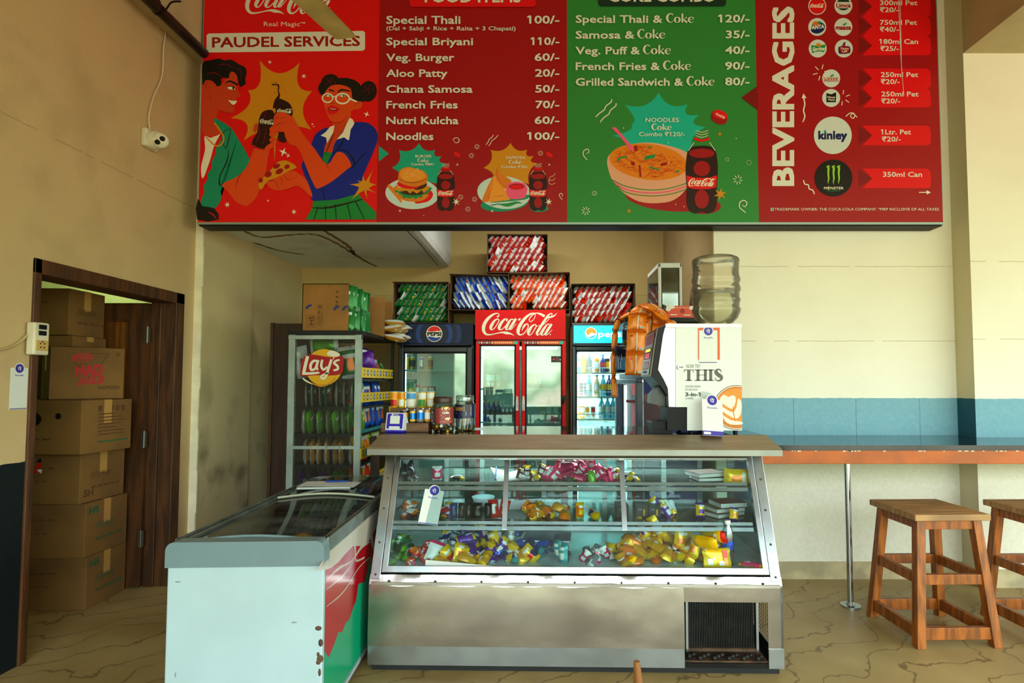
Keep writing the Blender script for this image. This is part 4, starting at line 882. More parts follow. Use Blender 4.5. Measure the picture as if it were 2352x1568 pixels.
# ---------------------------------------------------------------- wall counter of stone on a steel pole
BC = thing('wall_counter', 'dark stone counter with an orange edge running along the right wall', 'counter', (2.0, 3.9, 0))
M_chrome = mat('chrome', '#b9bdbd', .12, 1.0)
c = MB(); c.prism([(-.78, -.33), (2.4, -.33), (2.4, .19), (1.085, .19), (1.085, .37), (-.72, .37), (-.72, .02), (-.78, -.33)][:7], 1.03, 1.062, mat('blue_black_granite', '#17222b', .10, var=.4, scale=50, spec=.6), 'z')
c.build('stone_top', BC, bevel=.003)
M_orange = mat('orange_painted_edge', '#b05404', .5, var=.16, scale=7)
MB().box(-.78, -.325, .945, 2.4, -.295, 1.03, M_orange).build('front_edge', BC, bevel=.003)
chp = MB()
for i in range(40): x = -.7+RN.random()*2.4; chp.box(x, -.3256, 1.024-RN.random()*.003, x+.005+RN.random()*.02, -.3248, 1.029, mat('chipped_edge', '#d9c9a8', .8))
chp.build('chipped_rim', BC)
pl = MB().cyl((-.02, -.14, .012), (-.02, -.14, 1.03), .019, M_chrome, n=16).cyl((-.02, -.14, 0), (-.02, -.14, .010), .062, M_steel_p, n=24).cyl((-.02, -.14, .010), (-.02, -.14, .03), .03, M_steel_p, .02, n=16)
pl.build('pole', BC)

# ---------------------------------------------------------------- wooden stools
M_stool = mat('teak_stool', '#96500f', .45, var=.42, scale=5, stretch=(7, 7, 1), bump=.1)
M_stool_t = mat('teak_seat', '#a67c4c', .5, var=.3, scale=4, stretch=(1, 8, 1))
def stool(name, label, loc, rz):
    t = thing(name, label, 'stool', loc, rz, 'stools at the wall counter')
    s = MB().box(-.215, -.215, .685, .215, .215, .72, M_stool_t); s.build('seat', t, bevel=.004)
    def at(sx, sy, z): k = .215-.055*(z/.69); return Vector((sx*k, sy*k, z))
    for sx in (-1, 1):
        for sy in (-1, 1):
            l = MB(); w = .0245
            a, b_ = at(sx, sy, 0), at(sx, sy, .687)
            vs = [p+Vector((x*w, y*w, 0)) for p in (a, b_) for x, y in ((-1, -1), (1, -1), (1, 1), (-1, 1))]
            l.add(vs, [(3, 2, 1, 0), (4, 5, 6, 7), (0, 1, 5, 4), (1, 2, 6, 5), (2, 3, 7, 6), (3, 0, 4, 7)], M_stool); l.build('leg', t, bevel=.003)
    for z, hgt in ((.655, .05), (.36, .055), (.075, .065)):
        for i in range(4):
            sx, sy = ((-1, -1), (1, -1), (1, 1), (-1, 1))[i]; ux, uy = ((1, -1), (1, 1), (-1, 1), (-1, -1))[i]
            MB().beam(at(sx, sy, z), at(ux, uy, z), .03, hgt, M_stool).build('apron' if z > .6 else 'stretcher', t, bevel=.002)
    return t
stool('wooden_stool', 'square wooden stool standing whole beside the steel pole', (2.255, 3.40, 0), rad(1.5))
stool('wooden_stool', 'square wooden stool cut off at the right edge', (2.97, 3.40, 0), rad(1.5))

# ---------------------------------------------------------------- chair whose post rises into the foreground
ch = thing('wooden_chair', 'wooden chair with only its back post showing at the bottom edge', 'chair', (.20, 1.02, 0), 0)
M_chair = mat('chair_wood', '#8a5420', .4, var=.3, scale=5, stretch=(6, 6, 1))
for y in (.27, -.17):
    MB().tube([(.02, y, 0), (.02, y, .42), (.012, y, .60), (.006, y, .74), (0, y, .832)], [.02, .02, .017, .014, .007], M_chair, n=10, sub=4).build('back_post', ch)
    MB().tube([(.42, y, 0), (.42, y, .43)], [.017, .02], M_chair, n=10).build('leg', ch)
MB().box(0, -.2, .43, .45, .30, .46, M_chair).build('seat', ch, bevel=.01)
for z in (.60, .70): MB().box(.004, -.17, z-.025, .022, .27, z+.025, M_chair).build('back_rail', ch, bevel=.004)

# ---------------------------------------------------------------- snack rack with expanded-metal sides
RK = thing('snack_rack', 'tall metal mesh snack rack with a crisps sign on its end panel', 'rack', (-1.735, 4.42, 0))
rw, rd, rh = .285, .95, 1.83
M_rk = mat('rack_aluminium', '#a9bab5', .45, .5, var=.15); M_rkd = mat('rack_dark_steel', '#202426', .5, .5, var=.2); M_wire = mat('mesh_wire', '#4b4b45', .5, .6)
M_yel = vinyl('yellow_strip', '#e8c80f'); M_lblue = vinyl('strip_blue', '#1757a8')
for x, y in ((-rw, 0), (rw, 0), (-rw, rd), (rw, rd)):
    w_ = .05 if y == 0 else .025
    MB().box(min(x, x-math.copysign(w_, x)), y if y == 0 else y-.03, 0, max(x, x-math.copysign(w_, x)), .03 if y == 0 else rd, rh, M_rk if y == 0 else M_rkd).build('post', RK)
MB().box(-rw-.005, -.01, rh, rw+.01, rd+.01, rh+.03, M_rkd).build('top_panel', RK)
fr = MB().box(-rw, -.006, rh-.035, rw, .02, rh-.005, M_rk).box(-rw+.03, -.006, .94, rw-.03, .015, .965, M_rk).box(-rw, -.006, .04, rw, .02, .08, M_rk); fr.build('end_frame', RK)
def mesh_panel(x0, z0, x1, z1, F, pw=.014, ph=.0085, w=.0017):
    m = MB(); n = int((x1-x0)/pw); r = int((z1-z0)/ph)
    for j in range(r+1):
        z = z0+j*ph; s = 1 if j % 2 else -1
        A = []; B_ = []
        for i in range(2*n+1):
            x = x0+i*pw/2; zz = z+(ph/2 if (i % 2) else -ph/2)*s
            A.append(F(x, zz-w)); B_.append(F(x, zz+w))
        k = len(A); m.add(A+B_, [(i, i+1, k+i+1, k+i) for i in range(k-1)], M_wire)
    return m
mesh_panel(-rw+.045, .09, rw-.045, rh-.035, lambda x, z: Vector((x, .004, z))).build('mesh_panel', RK)
mesh_panel(.03, .09, rd-.03, rh-.02, lambda x, z: Vector((-rw+.004, x, z))).build('mesh_panel', RK)
mesh_panel(-rw+.03, .09, rw-.03, rh-.02, lambda x, z: Vector((x, rd-.004, z)), w=.0014).build('mesh_panel', RK)
SH = [1.485, 1.265, 1.055, .815, .57, .33, .10]
for z in SH:
    MB().box(-rw+.01, .02, z-.018, rw-.01, rd-.02, z, M_rkd).build('shelf', RK)
for z0, z1 in ((1.495, 1.575), (1.30, 1.375), (.86, .94), (.62, .70)):
    s = MB().box(rw, .01, z0, rw+.006, rd-.06, z1, M_yel)
    q = s.build('price_strip', RK); q['label'] = 'yellow shelf strip printed with small blue and red badges'
    a = Art(lambda x, y, h: Vector((rw+.0065+h, x, y)), .0002); zc = (z0+z1)/2
    for i in range(10):
        y = .06+i*.088
        a.ell(y, zc, .026 if i % 2 else .018, .026, M_lblue if i % 2 else V_line, n=10)
        a.ell(y, zc, .012, .012, V_cream, n=8)
    a.build('badge', q)
MB().box(rw-.01, .02, 1.06, rw+.004, rd-.03, 1.085, mat('teal_rail', '#2f8f95', .4, .4)).build('shelf_rail', RK)
# crisps sign on the mesh
sg = MB()
sgn = MB().cyl((0, 0, 0), (0, .006, 0), .142, vinyl('crisp_yellow', '#e0a81e'), n=40).build('brand_sign', RK, loc=(-.005, -.008, 1.575)); sgn['label'] = 'round yellow and red crisps brand sign'
ZL = lambda x, y, h: Vector(((x-410)*.2168*.0034, -h, -(y-395)*.2168*.0034))
a = Art(ZL, 2e-4)
V_lred = vinyl('crisp_red', '#a5191c'); V_lgold = vinyl('crisp_gold', '#c98510')
a.poly([(480, 215), (560, 240), (580, 270), (540, 285), (440, 262)], V_cream, 3).poly([(190, 505), (215, 520), (300, 575), (250, 560), (200, 530)], V_cream, 3)
a.poly([(245, 262), (330, 265), (430, 282), (520, 290), (590, 275), (622, 300), (618, 380), (610, 450), (560, 475), (480, 482), (380, 480), (280, 482), (195, 495), (165, 470), (170, 380), (180, 310)], V_lred, 4)
a.poly([(215, 520), (320, 585), (420, 600), (520, 540), (540, 500), (470, 560), (380, 580), (290, 560)], V_lgold, 3)
a.stroke([(238, 278, 34), (215, 380, 34), (200, 460, 34)], V_cream, n=3).stroke([(185, 462, 26), (280, 460, 26), (366, 452, 20)], V_cream, n=3)
a.stroke([(345, 330, 22), (300, 330, 26), (272, 375, 30), (280, 422, 26), (320, 410, 24), (345, 350, 24)], V_cream).stroke([(352, 318, 26), (335, 390, 28), (350, 425, 20)], V_cream, n=3)
a.stroke([(395, 315, 24), (385, 380, 26), (410, 420, 24), (450, 390, 22)], V_cream).stroke([(492, 312, 26), (462, 410, 28), (430, 500, 26), (395, 515, 22), (388, 488, 20), (430, 465, 16), (470, 455, 10)], V_cream)
a.stroke([(520, 290, 12), (508, 312, 8)], V_cream, n=1).stroke([(580, 318, 16), (545, 325, 22), (520, 350, 24), (555, 380, 26), (560, 415, 24), (515, 428, 20)], V_cream)
a.build('brand_lettering', sgn)

# ---------------------------------------------------------------- dark board leaning in the alcove
bd = thing('wooden_board', 'tall dark brown wooden board standing upright behind the snack rack', 'board', (-2.33, 5.0, 0))
MB().box(-.09, 0, 0, .30, .035, 1.98, mat('dark_board', '#3a2216', .5, var=.3, scale=3, stretch=(6, 1, .7))).build('plank', bd, bevel=.004)
MB().box(-.115, -.012, 0, -.088, .04, 1.985, mat('board_edge', '#4c3020', .5, var=.3)).build('edge_batten', bd)
# ---------------------------------------------------------------- drink coolers along the alcove wall
M_cblk = mat('cooler_black', '#11161b', .35, var=.2, spec=.5); M_cin = mat('cooler_lining', '#c5d6d4', .4); M_cshelf = mat('white_wire', '#d8e4e2', .4)
M_cred = mat('cooler_red', '#d8060f', .42, var=.05, spec=.18); M_grey = mat('light_grey_plastic', '#b9c4c4', .4)
G_door = glass('cooler_glass', '#b2ebe2', .20, .02, dirt=.10); G_door2 = glass('cooler_glass_clear', '#d5f2ee', .10, .02, dirt=.06)
M_tube = mat('cool_white_tube', '#e6fbff', .4, emit=14.0); M_tube2 = mat('dim_tube', '#d6f4f0', .4, emit=3.0)
M_teal_in = mat('tinted_lining', '#5d9a9a', .5)

def cooler_shell(t, x0, x1, y0, y1, z1, m, lin, shelves, zb=.30, shelf_m=None, n_bar=24, lamp=None, hz=None):
    """cabinet with lining, shelves and lamp, open at the front"""
    b = MB(); w = .035; top = hz if hz else z1
    b.box(x0, y0+.05, .05, x0+w, y1, z1, m).box(x1-w, y0+.05, .05, x1, y1, z1, m).box(x0, y1-w, .05, x1, y1, z1, m).box(x0, y0+.05, z1-.04, x1, y1, z1, m).box(x0, y0+.05, .05, x1, y1, zb-.02, m)
    for x in (x0+.05, x1-.05):
        for y in (y0+.12, y1-.06): b.cyl((x, y, 0), (x, y, .055), .02, M_cblk)
    b.build('cabinet', t, bevel=.006)
    l = MB(); e = .001
    l.box(x0+w, y0+.06, zb-.02, x0+w+.006, y1-w, top-.01, lin).box(x1-w-.006, y0+.06, zb-.02, x1-w, y1-w, top-.01, lin).box(x0+w, y1-w-.006, zb-.02, x1-w, y1-w, top-.01, lin).box(x0+w, y0+.06, top-.02, x1-w, y1-w, top-.01, lin).box(x0+w, y0+.06, zb-.02, x1-w, y1-w, zb-.01, lin)
    l.build('lining', t)
    for z in shelves:
        s = MB(); n = n_bar
        for i in range(n): x = x0+w+.02+(x1-x0-2*w-.04)*i/(n-1); s.box(x-.002, y0+.08, z-.008, x+.002, y1-w-.02, z, shelf_m or M_cshelf)
        s.box(x0+w+.008, y0+.075, z-.014, x1-w-.008, y0+.085, z+.002, shelf_m or M_cshelf).box(x0+w+.008, y1-w-.03, z-.012, x1-w-.008, y1-w-.02, z, shelf_m or M_cshelf)
        s.build('shelf', t)
    if lamp:
        MB().cyl((x0+w+.04, y0+.10, top-.035), (x1-w-.04, y0+.10, top-.035), .012, lamp, n=8).build('lamp', t)
        MB().cyl((x0+w+.018, y0+.085, zb+.05), (x0+w+.018, y0+.085, top-.06), .009, lamp, n=8).build('lamp', t)
def door(t, x0, x1, z0, z1, y, m, G, fw=.045, name='door'):
    d = MB().box(x0, y, z0, x0+fw, y+.045, z1, m).box(x1-fw, y, z0, x1, y+.045, z1, m).box(x0+fw, y, z0, x1-fw, y+.045, z0+fw, m).box(x0+fw, y, z1-fw, x1-fw, y+.045, z1, m)
    o = d.build(name, t, bevel=.006)
    k = MB()
    for a in ((x0+fw, z0+fw, x0+fw+.012, z1-fw), (x1-fw-.012, z0+fw, x1-fw, z1-fw), (x0+fw, z1-fw-.012, x1-fw, z1-fw), (x0+fw, z0+fw, x1-fw, z0+fw+.012)): k.box(a[0], y+.008, a[1], a[2], y+.03, a[3], M_black)
    k.build('gasket', o)
    MB().add([(x0+fw, y+.018, z0+fw), (x1-fw, y+.018, z0+fw), (x1-fw, y+.018, z1-fw), (x0+fw, y+.018, z1-fw)], [(0, 1, 2, 3)], G).build('glass_pane', o)
    return o
FY = 5.40
def px(x, y=900, Y=FY): return P(x, y, Y).x
def pz(y, Y=FY): return P(1256, y, Y).z

# left cooler: black with a dark blue round-logo header
A_ = thing('drinks_cooler', 'black single-door drinks cooler with a dark blue round-logo header', 'drinks cooler', (-1.07, FY, 0), 0, 'drinks coolers along the back wall')
ax0, ax1, az = px(913)+1.07, px(1087)+1.07, pz(743)
cooler_shell(A_, ax0, ax1, 0, .66, az, M_cblk, M_cin, [1.58, 1.30, 1.04, .75], lamp=M_tube2, hz=pz(795))
hd = MB().prism([(ax0, pz(792)), (ax1, pz(792)), (ax1, az), (ax0, az)], -.035, .05, mat('header_navy', '#0a1530', .4, spec=.2), 'y').build('header', A_, bevel=.008)
a = Art(lambda x, y, h: Vector((px(x)+1.07, -.036-h, pz(y))), 2e-4)
for i, r in enumerate((62, 52, 42, 33)): 
    pts = [(998+r*math.cos(q*2*PI/40), 767+min(21, max(-21, r*.95*math.sin(q*2*PI/40)))) for q in range(40)]
    a.poly(pts, vinyl('halo%d' % i, ('#10295a', '#0a1733', '#143a7c', '#0a1733')[i], .45))
a.ell(998, 767, 18.5, 18.5, V_cream, n=36)
a.poly([(998+17*math.cos(q), 767-17*math.sin(q)) for q in [0.42+i*(PI-.84)/16 for i in range(17)]]+[(990, 762.5), (1004, 760.5)], V_flag).poly([(998+17*math.cos(q), 767+17*math.sin(q)) for q in [0.42+i*(PI-.84)/16 for i in range(17)]]+[(988, 773.5), (1003, 776)], vinyl('pep_blue', '#143c9c'))
a.rect(980.5, 762, 1015.5, 773, V_cream).text('PEPSI', 982, 771.5, 8.6, V_black, 1014.5, bold=.07)
a.build('logo', hd)
dr = door(A_, ax0+.01, ax1-.01, .22, pz(797), -.03, M_cblk, G_door, .05)
MB().box(ax1-.05, -.05, 1.0, ax1-.03, -.03, 1.35, M_cblk).build('handle', dr)

# middle cooler: red with two doors
B_ = thing('drinks_cooler', 'tall red double-door drinks cooler with flowing white script on its header', 'drinks cooler', (-.255, FY, 0), 0, 'drinks coolers along the back wall')
bx0, bx1, bz = px(1092)+.255, px(1299)+.255, pz(713)
cooler_shell(B_, bx0, bx1, 0, .67, bz, M_cred, M_cin, [1.70, 1.40, 1.08, .78], lamp=M_tube2, hz=pz(790))
hd = MB().prism([(bx0, pz(780)), (bx1, pz(780)), (bx1, bz), (bx0, bz)], -.045, .05, M_cred, 'y').build('header', B_, bevel=.012)
a = Art(lambda x, y, h: Vector((px(x)+.255, -.046-h, pz(y))), 2e-4)
script_logo(a, 1107, 1280, 719.5, V_cream); a.ell(1264, 769, 1.4, 1.4, V_cream, n=8); a.build('logo', hd)
MB().box(bx0+.01, -.01, pz(786), bx1-.01, .05, pz(780), mat('dark_red_gap', '#5a0d10', .5)).build('header_gap', B_)
for (u0, u1, nm) in ((1093, 1193.5, 0), (1198, 1300, 1)):
    d_ = door(B_, px(u0)+.255, px(u1)+.255, .20, pz(783), -.04, M_cred, G_door, .038)
    a = Art(lambda x, y, h: Vector((px(x)+.255, -.041-h, pz(y))), 2e-4)
    u = u0
    a.rect(u+3, 784, u+40, 791, V_line).rect(u+40, 784, u+88, 791, V_orange).rect(u+88, 784, u+96, 791, V_aqua)
    for i in range(6): a.ell(u+8+i*6, 787.5, 2, 2, V_cream if i % 2 else V_aqua, n=8)
    for i in range(9): a.ell(u+46+i*4.5, 787.5, 1.4, 1.4, V_cream, n=8)
    a.build('sticker_strip', d_)
    hx = px(1188.5 if nm == 0 else 1203)+.255
    h = MB().prism([(hx-.012, pz(942)), (hx+.012, pz(942)), (hx+.013, pz(925)), (hx+.008, pz(909)), (hx-.008, pz(909)), (hx-.013, pz(925))], -.058, -.04, mat('worn_white_plastic', '#cfdad8', .5, var=.2, scale=20), 'y'); h.build('handle', d_, bevel=.003)
MB().box(px(1288)+.255, -.065, pz(919), px(1299)+.255, -.04, pz(908), M_iron).cyl((px(1292)+.255, -.07, pz(925)), (px(1292)+.255, -.05, pz(912)), .012, M_iron).build('lock', B_)
q = MB().box(px(1266)+.255, -.0225, pz(832), px(1295)+.255, -.0195, pz(818), V_black); stk = q.build('glass_sticker', B_)
a = Art(lambda x, y, h: Vector((px(x)+.255, -.0228-h, pz(y))), 1e-4); a.ell(1272, 825, 3, 2, V_flag, n=8).rect(1279.5, 820, 1281.5, 830, V_flag).ell(1288, 826, 3, 2, V_cream, n=8).ell(1291, 821, 2, 1.5, V_flag, n=8); a.build('sticker_print', stk)

# right cooler: lit cyan header
C_ = thing('drinks_cooler', 'lit single-door drinks cooler with a glowing cyan header', 'drinks cooler', (.54, FY, 0), 0, 'drinks coolers along the back wall')
cx0, cx1, cz = px(1313)-.54, px(1452)-.54, pz(743)
M_cteal = mat('cooler_teal_black', '#0d2228', .35, spec=.5)
cooler_shell(C_, cx0, cx1, 0, .66, cz, M_cteal, M_cin, [pz(855), pz(908)-.012, pz(960)-.012, .82], lamp=M_tube, hz=pz(797), n_bar=16)
d = bpy.data.lights.new('cooler_light', 'AREA'); d.shape = 'RECTANGLE'; d.size = .4; d.size_y = .25; d.energy = 16; d.color = (.8, 1, 1)
o = bpy.data.objects.new('cooler_light', d); COL.objects.link(o); o.location = (.54, FY+.28, pz(797)-.04)
MB().box(cx0-.0025, .06, .06, cx0-.0005, .655, cz-.03, mat('pale_side_panel', '#e9e6d6', .4)).build('side_panel', C_)
hd = MB().box(cx0, -.03, pz(793), cx1, .05, cz, M_cteal).build('header', C_, bevel=.006)
lp = MB().box(cx0+.02, -.034, pz(788), cx1-.01, -.030, pz(748), mat('lit_cyan_panel', '#12c3ea', .3, emit=.9)).build('lit_panel', hd)
a = Art(lambda x, y, h: Vector((px(x)-.54, -.0345-h, pz(y))), 2e-4)
V_lw = mat('lit_white', '#e9f7f5', .3, emit=.8); V_lo = mat('lit_orange', '#e9861a', .3, emit=.6)
a.ell(1357, 765.5, 13.5, 13, V_lw, n=32).poly([(1357+12*math.cos(q), 765.5-12*math.sin(q)) for q in [-.15+i*3.1/18 for i in range(19)]]+[(1350, 771), (1358, 764.5)], V_lo).poly([(1357+12*math.cos(q), 765.5+12*math.sin(q)) for q in [.25+i*2.2/14 for i in range(15)]]+[(1353, 774.5), (1363, 771)], mat('lit_blue', '#12a3d6', .3, emit=.6))
a.text('pepsi', 1374, 774, 14, V_lw, 1432, bold=.022, wid=1.2); a.build('logo', lp)
dr = door(C_, cx0+.005, cx1-.005, .22, pz(797), -.03, M_cteal, G_door2, .035)
gr = MB()
for z in (pz(855), pz(908)-.012, pz(960)-.012): gr.cyl((cx0+.05, .07, z+.045), (cx1-.05, .07, z+.045), .004, M_cshelf, n=6); [gr.cyl((cx0+.06+i*.12, .07, z), (cx0+.06+i*.12, .07, z+.045), .003, M_cshelf, n=6) for i in range(4)]
gr.build('shelf_guard', C_)

# small navy cooler seen from its printed side
D_ = thing('side_cooler', 'navy upright cooler showing its printed side beside the coffee machine', 'drinks cooler', (.69, 4.35, 0), rad(11))
dz, dw, dd = 1.535, .50, .55
M_navy = mat('cooler_navy', '#0c1433', .35, spec=.5); M_nvside = mat('navy_side_print', '#10156a', .45, spec=.2)
s = MB().box(.06, 0, .05, dw, .03, dz, M_navy).box(.06, dd-.03, .05, dw, dd, dz, M_navy).box(dw-.03, .03, .05, dw, dd-.03, dz, M_navy).box(.04, .0, dz-.05, dw, dd, dz, M_navy).box(.06, .03, .05, dw-.03, dd-.03, .30, M_navy)
[s.cyl((x, y, 0), (x, y, .055), .02, M_cblk) for x in (.1, .46) for y in (.05, dd-.05)]
s.build('cabinet', D_, bevel=.006)
s = MB().box(0, 0, .2, .05, .045, dz-.06, M_navy).box(0, dd-.045, .2, .05, dd, dz-.06, M_navy).box(0, 0, dz-.09, .05, dd, dz-.05, M_navy).box(0, 0, .16, .05, dd, .2, M_navy); dr = s.build('door', D_, bevel=.005)
MB().add([(.02, .045, .2), (.02, dd-.045, .2), (.02, dd-.045, dz-.09), (.02, .045, dz-.09)], [(0, 1, 2, 3)], G_door2).build('glass_pane', dr)
MB().box(.07, .03, .30, .46, .035, dz-.06, M_cin).box(.07, dd-.035, .30, .46, dd-.03, dz-.06, M_cin).box(.455, .03, .30, .46, dd-.03, dz-.06, M_cin).build('lining', D_)
MB().box(.07, dd-.075, .32, .085, dd-.045, dz-.1, M_tube).box(.09, .06, dz-.075, .11, dd-.06, dz-.06, M_tube).build('lamp', D_)
for z in (.55, .80, 1.05, 1.30):
    q = MB()
    for i in range(14): q.box(.08, .04+i*.036, z-.006, .45, .044+i*.036, z, M_cshelf)
    q.box(.075, .035, z-.012, .083, dd-.035, z+.01, M_cshelf); q.build('shelf', D_)
a = Art(lambda x, y, h: Vector((x, -.0008-h, y)), 2e-4)
a.rect(.065, .1, dw-.005, dz-.06, M_nvside)
a.poly([(.065, 1.36), (.16, 1.32), (.28, 1.22), (.40, 1.06), (.495, 1.02), (.495, .95), (.30, .97), (.12, .99), (.065, 1.02)], vinyl('plum', '#3a1620', .5), 3)
a.poly([(.065, 1.37), (.14, 1.35), (.26, 1.25), (.36, 1.14), (.27, 1.20), (.15, 1.29), (.065, 1.31)], vinyl('plum_light', '#6b3b3a', .5), 2)
a.stroke([(.065, .985, .035), (.16, 1.005, .05), (.28, 1.0, .055), (.40, .97, .05), (.495, .91, .045)], vinyl('ochre', '#a37c14', .5)).stroke([(.065, .945, .035), (.16, .965, .05), (.28, .96, .05), (.40, .93, .05), (.495, .87, .04)], vinyl('ochre_dark', '#4c4030', .5))
a.poly([(.065, .92), (.16, .94), (.28, .935), (.40, .905), (.495, .85), (.495, .1), (.065, .1)], M_nvside)
sp_ = a.build('side_print', D_)

# ---------------------------------------------------------------- bottles, cans and cartons inside the coolers
def can_mesh(r, h, m, mb_=None, tip=None):
    b = mb_ or MB(); al = mat('can_aluminium', '#b9bec0', .3, .9)
    b.lathe([(0, 0, al), (r*.8, 0, al), (r, .008, m), (r, h-.012, al), (r*.82, h, al), (r*.75, h-.003, al), (0, h-.003, al)], n=14); return b
def can(name, r, h, m, m2, label, loc, group, cat='can'):
    t = thing(name, label, cat, loc, 0, group); can_mesh(r, h, m).build('body', t)
    MB().lathe([(r+.0004, h*.25, m2), (r+.0004, h*.72, m2)], n=14, m=m2).build('printed_band', t); return t
M_pet = glass('clear_bottle', '#d8efee', .12, .05); M_petg = glass('green_bottle', '#5fae6a', .12, .05)
def bottle(name, r, h, liq, lab, cap, label, loc, group, fill=.78):
    t = thing(name, label, 'bottle', loc, 0, group)
    MB().lathe([(0, 0), (r*.9, 0), (r, .01), (r, h*.28), (r*.94, h*.33), (r, h*.40), (r, h*.58), (r*.8, h*.70), (r*.36, h*.86), (r*.34, h*.93), (0, h*.93)], n=14, m=liq).build('body', t)
    MB().lathe([(r+.001, h*.30), (r+.001, h*.56)], n=14, m=lab).build('wrapper', t)
    MB().lathe([(0, h*.92), (r*.42, h*.92), (r*.42, h), (0, h)], n=12, m=cap).build('cap', t); return t
def pack(name, w, d_, h, m, m2, label, loc, group, rz=0.0, cat='carton'):
    t = thing(name, label, cat, loc, rz, group); MB().box(-w/2, 0, 0, w/2, d_, h, m).build('box', t, bevel=.002)
    a = Art(lambda x, y, hh: Vector((x, -.0002-hh, y)), 1e-4); a.rect(-w*.42, h*.5, w*.42, h*.9, m2).ell(0, h*.28, w*.28, h*.14, m2, n=12); a.build('front_print', t); return t
K_gold = mat('can_gold', '#c98a12', .3, .5); K_black = mat('can_black', '#15161a', .3, .3); K_blue = mat('can_blue', '#1277d0', .25, .5); K_red = mat('can_red', '#b81720', .3, .3); K_silver = mat('can_silver', '#b9c3c6', .3, .8)
K_org = mat('juice_orange', '#e08a12', .3); K_lab_w = mat('label_white', '#dfe6e2', .45); K_lab_y = mat('label_yellow', '#f0bb16', .4); K_water = mat('blue_water', '#39b4d0', .2, trans=.3); K_navy = mat('deep_blue_pet', '#12306a', .2); K_cap_b = mat('cap_blue', '#1c6fb8', .4); K_cap_o = mat('cap_orange', '#ee9a12', .4)
K_green = mat('bottle_green', '#2d8a48', .2, trans=.2); K_choc = mat('carton_brown', '#7b4a35', .5); K_crimson = mat('carton_crimson', '#a5253a', .5); K_mag = mat('carton_grey', '#8d97a0', .5); K_colab = mat('cola_liquid', '#2a0f0d', .15)
def at(cx_, X, y, z): return (px(X), FY+y, z)
# left cooler
ga = 'cans and packets in the round-logo cooler'
for X, m, m2, l in ((925, K_gold, K_gold, 'gold slim can leftmost on the top shelf of the round-logo cooler'), (938, K_gold, K_black, 'gold and black can second from the left in the round-logo cooler'), (959, K_blue, K_silver, 'blue can on the top shelf of the round-logo cooler'), (980, K_gold, K_black, 'gold and black can standing alone right of the blue can')):
    can('drink_can', .026, .135, m, m2, l, at(A_, X, .16, 1.5805), ga)
bottle('juice_bottle', .028, .18, K_green, K_lab_y, K_cap_o, 'green bottle with a round label on the lower shelf of the round-logo cooler', at(A_, 937, .16, 1.3005), ga)
can('drink_can', .022, .15, K_red, K_silver, 'slim red can beside the green bottle in the round-logo cooler', at(A_, 951, .16, 1.3005), ga)
for X, l in ((968, 'brown cream biscuit carton beside the slim red can'), (983, 'brown cream biscuit carton right of its twin in the round-logo cooler')): pack('drink_carton', .058, .06, .12, K_crimson, K_lab_w, l, at(A_, X, .16, 1.3005), ga)
# red cooler, left half then right half
gb = 'drinks in the red double-door cooler'
for X, m, l in ((1128, K_crimson, 'crimson carton on the upper shelf of the red cooler'), (1141, K_org, 'orange carton beside the crimson carton in the red cooler'), (1118, K_choc, 'brown carton leftmost of three on the upper shelf of the red cooler')):
    pack('drink_carton', .05, .06, .15, m, K_lab_w, l, at(B_, X, .16, 1.4005), gb)
for i, X in enumerate((1107, 1119, 1131, 1142)):
    t = bottle('energy_bottle', .026, .20, K_navy, K_black, K_cap_o, 'dark energy drink bottle with an orange cap, row on the red cooler shelf', at(B_, X, .14, 1.0805), 'orange-capped bottles in the red cooler')
for i, X in enumerate((1153, 1163, 1173, 1183)): can('drink_can', .02, .13, K_silver, K_choc, 'small silver can in a row right of the orange-capped bottles', at(B_, X, .14, 1.0805), 'small silver cans in the red cooler')
for i, X in enumerate((1108, 1121, 1134, 1147, 1160, 1173)): bottle('water_bottle', .026, .21, K_navy, K_water, K_cap_b, 'blue-capped bottle on the lowest visible shelf of the red cooler', at(B_, X, .14, .7805), 'blue-capped bottles in the red cooler')
for X, l in ((1217, 'black and orange can on the right half of the red cooler'), (1227, 'black and orange can, second on the right half of the red cooler')): can('drink_can', .024, .155, K_black, K_org, l, at(B_, X, .16, 1.4005), gb)
can('drink_can', .022, .16, K_red, K_silver, 'slim red can on the right half of the red cooler', at(B_, 1240, .16, 1.4005), gb)
pack('drink_carton', .05, .06, .20, K_lab_w, K_org, 'tall white and orange juice carton in the right half of the red cooler', at(B_, 1247, .14, 1.0805), gb)
for X, l in ((1261, 'pale green bottle beside the tall juice carton'), (1277, 'pale green bottle at the right end of the juice carton shelf')): bottle('soda_bottle', .03, .25, K_green, K_lab_w, K_red, l, at(B_, X, .16, 1.0805), gb)
for X in (1215, 1230, 1245, 1260, 1275): bottle('soda_bottle', .027, .20, K_green, K_lab_w, mat('cap_green', '#2f9a4c', .4), 'green soda bottle on the lowest visible shelf of the red cooler', at(B_, X, .14, .7805), 'green soda bottles in the red cooler')
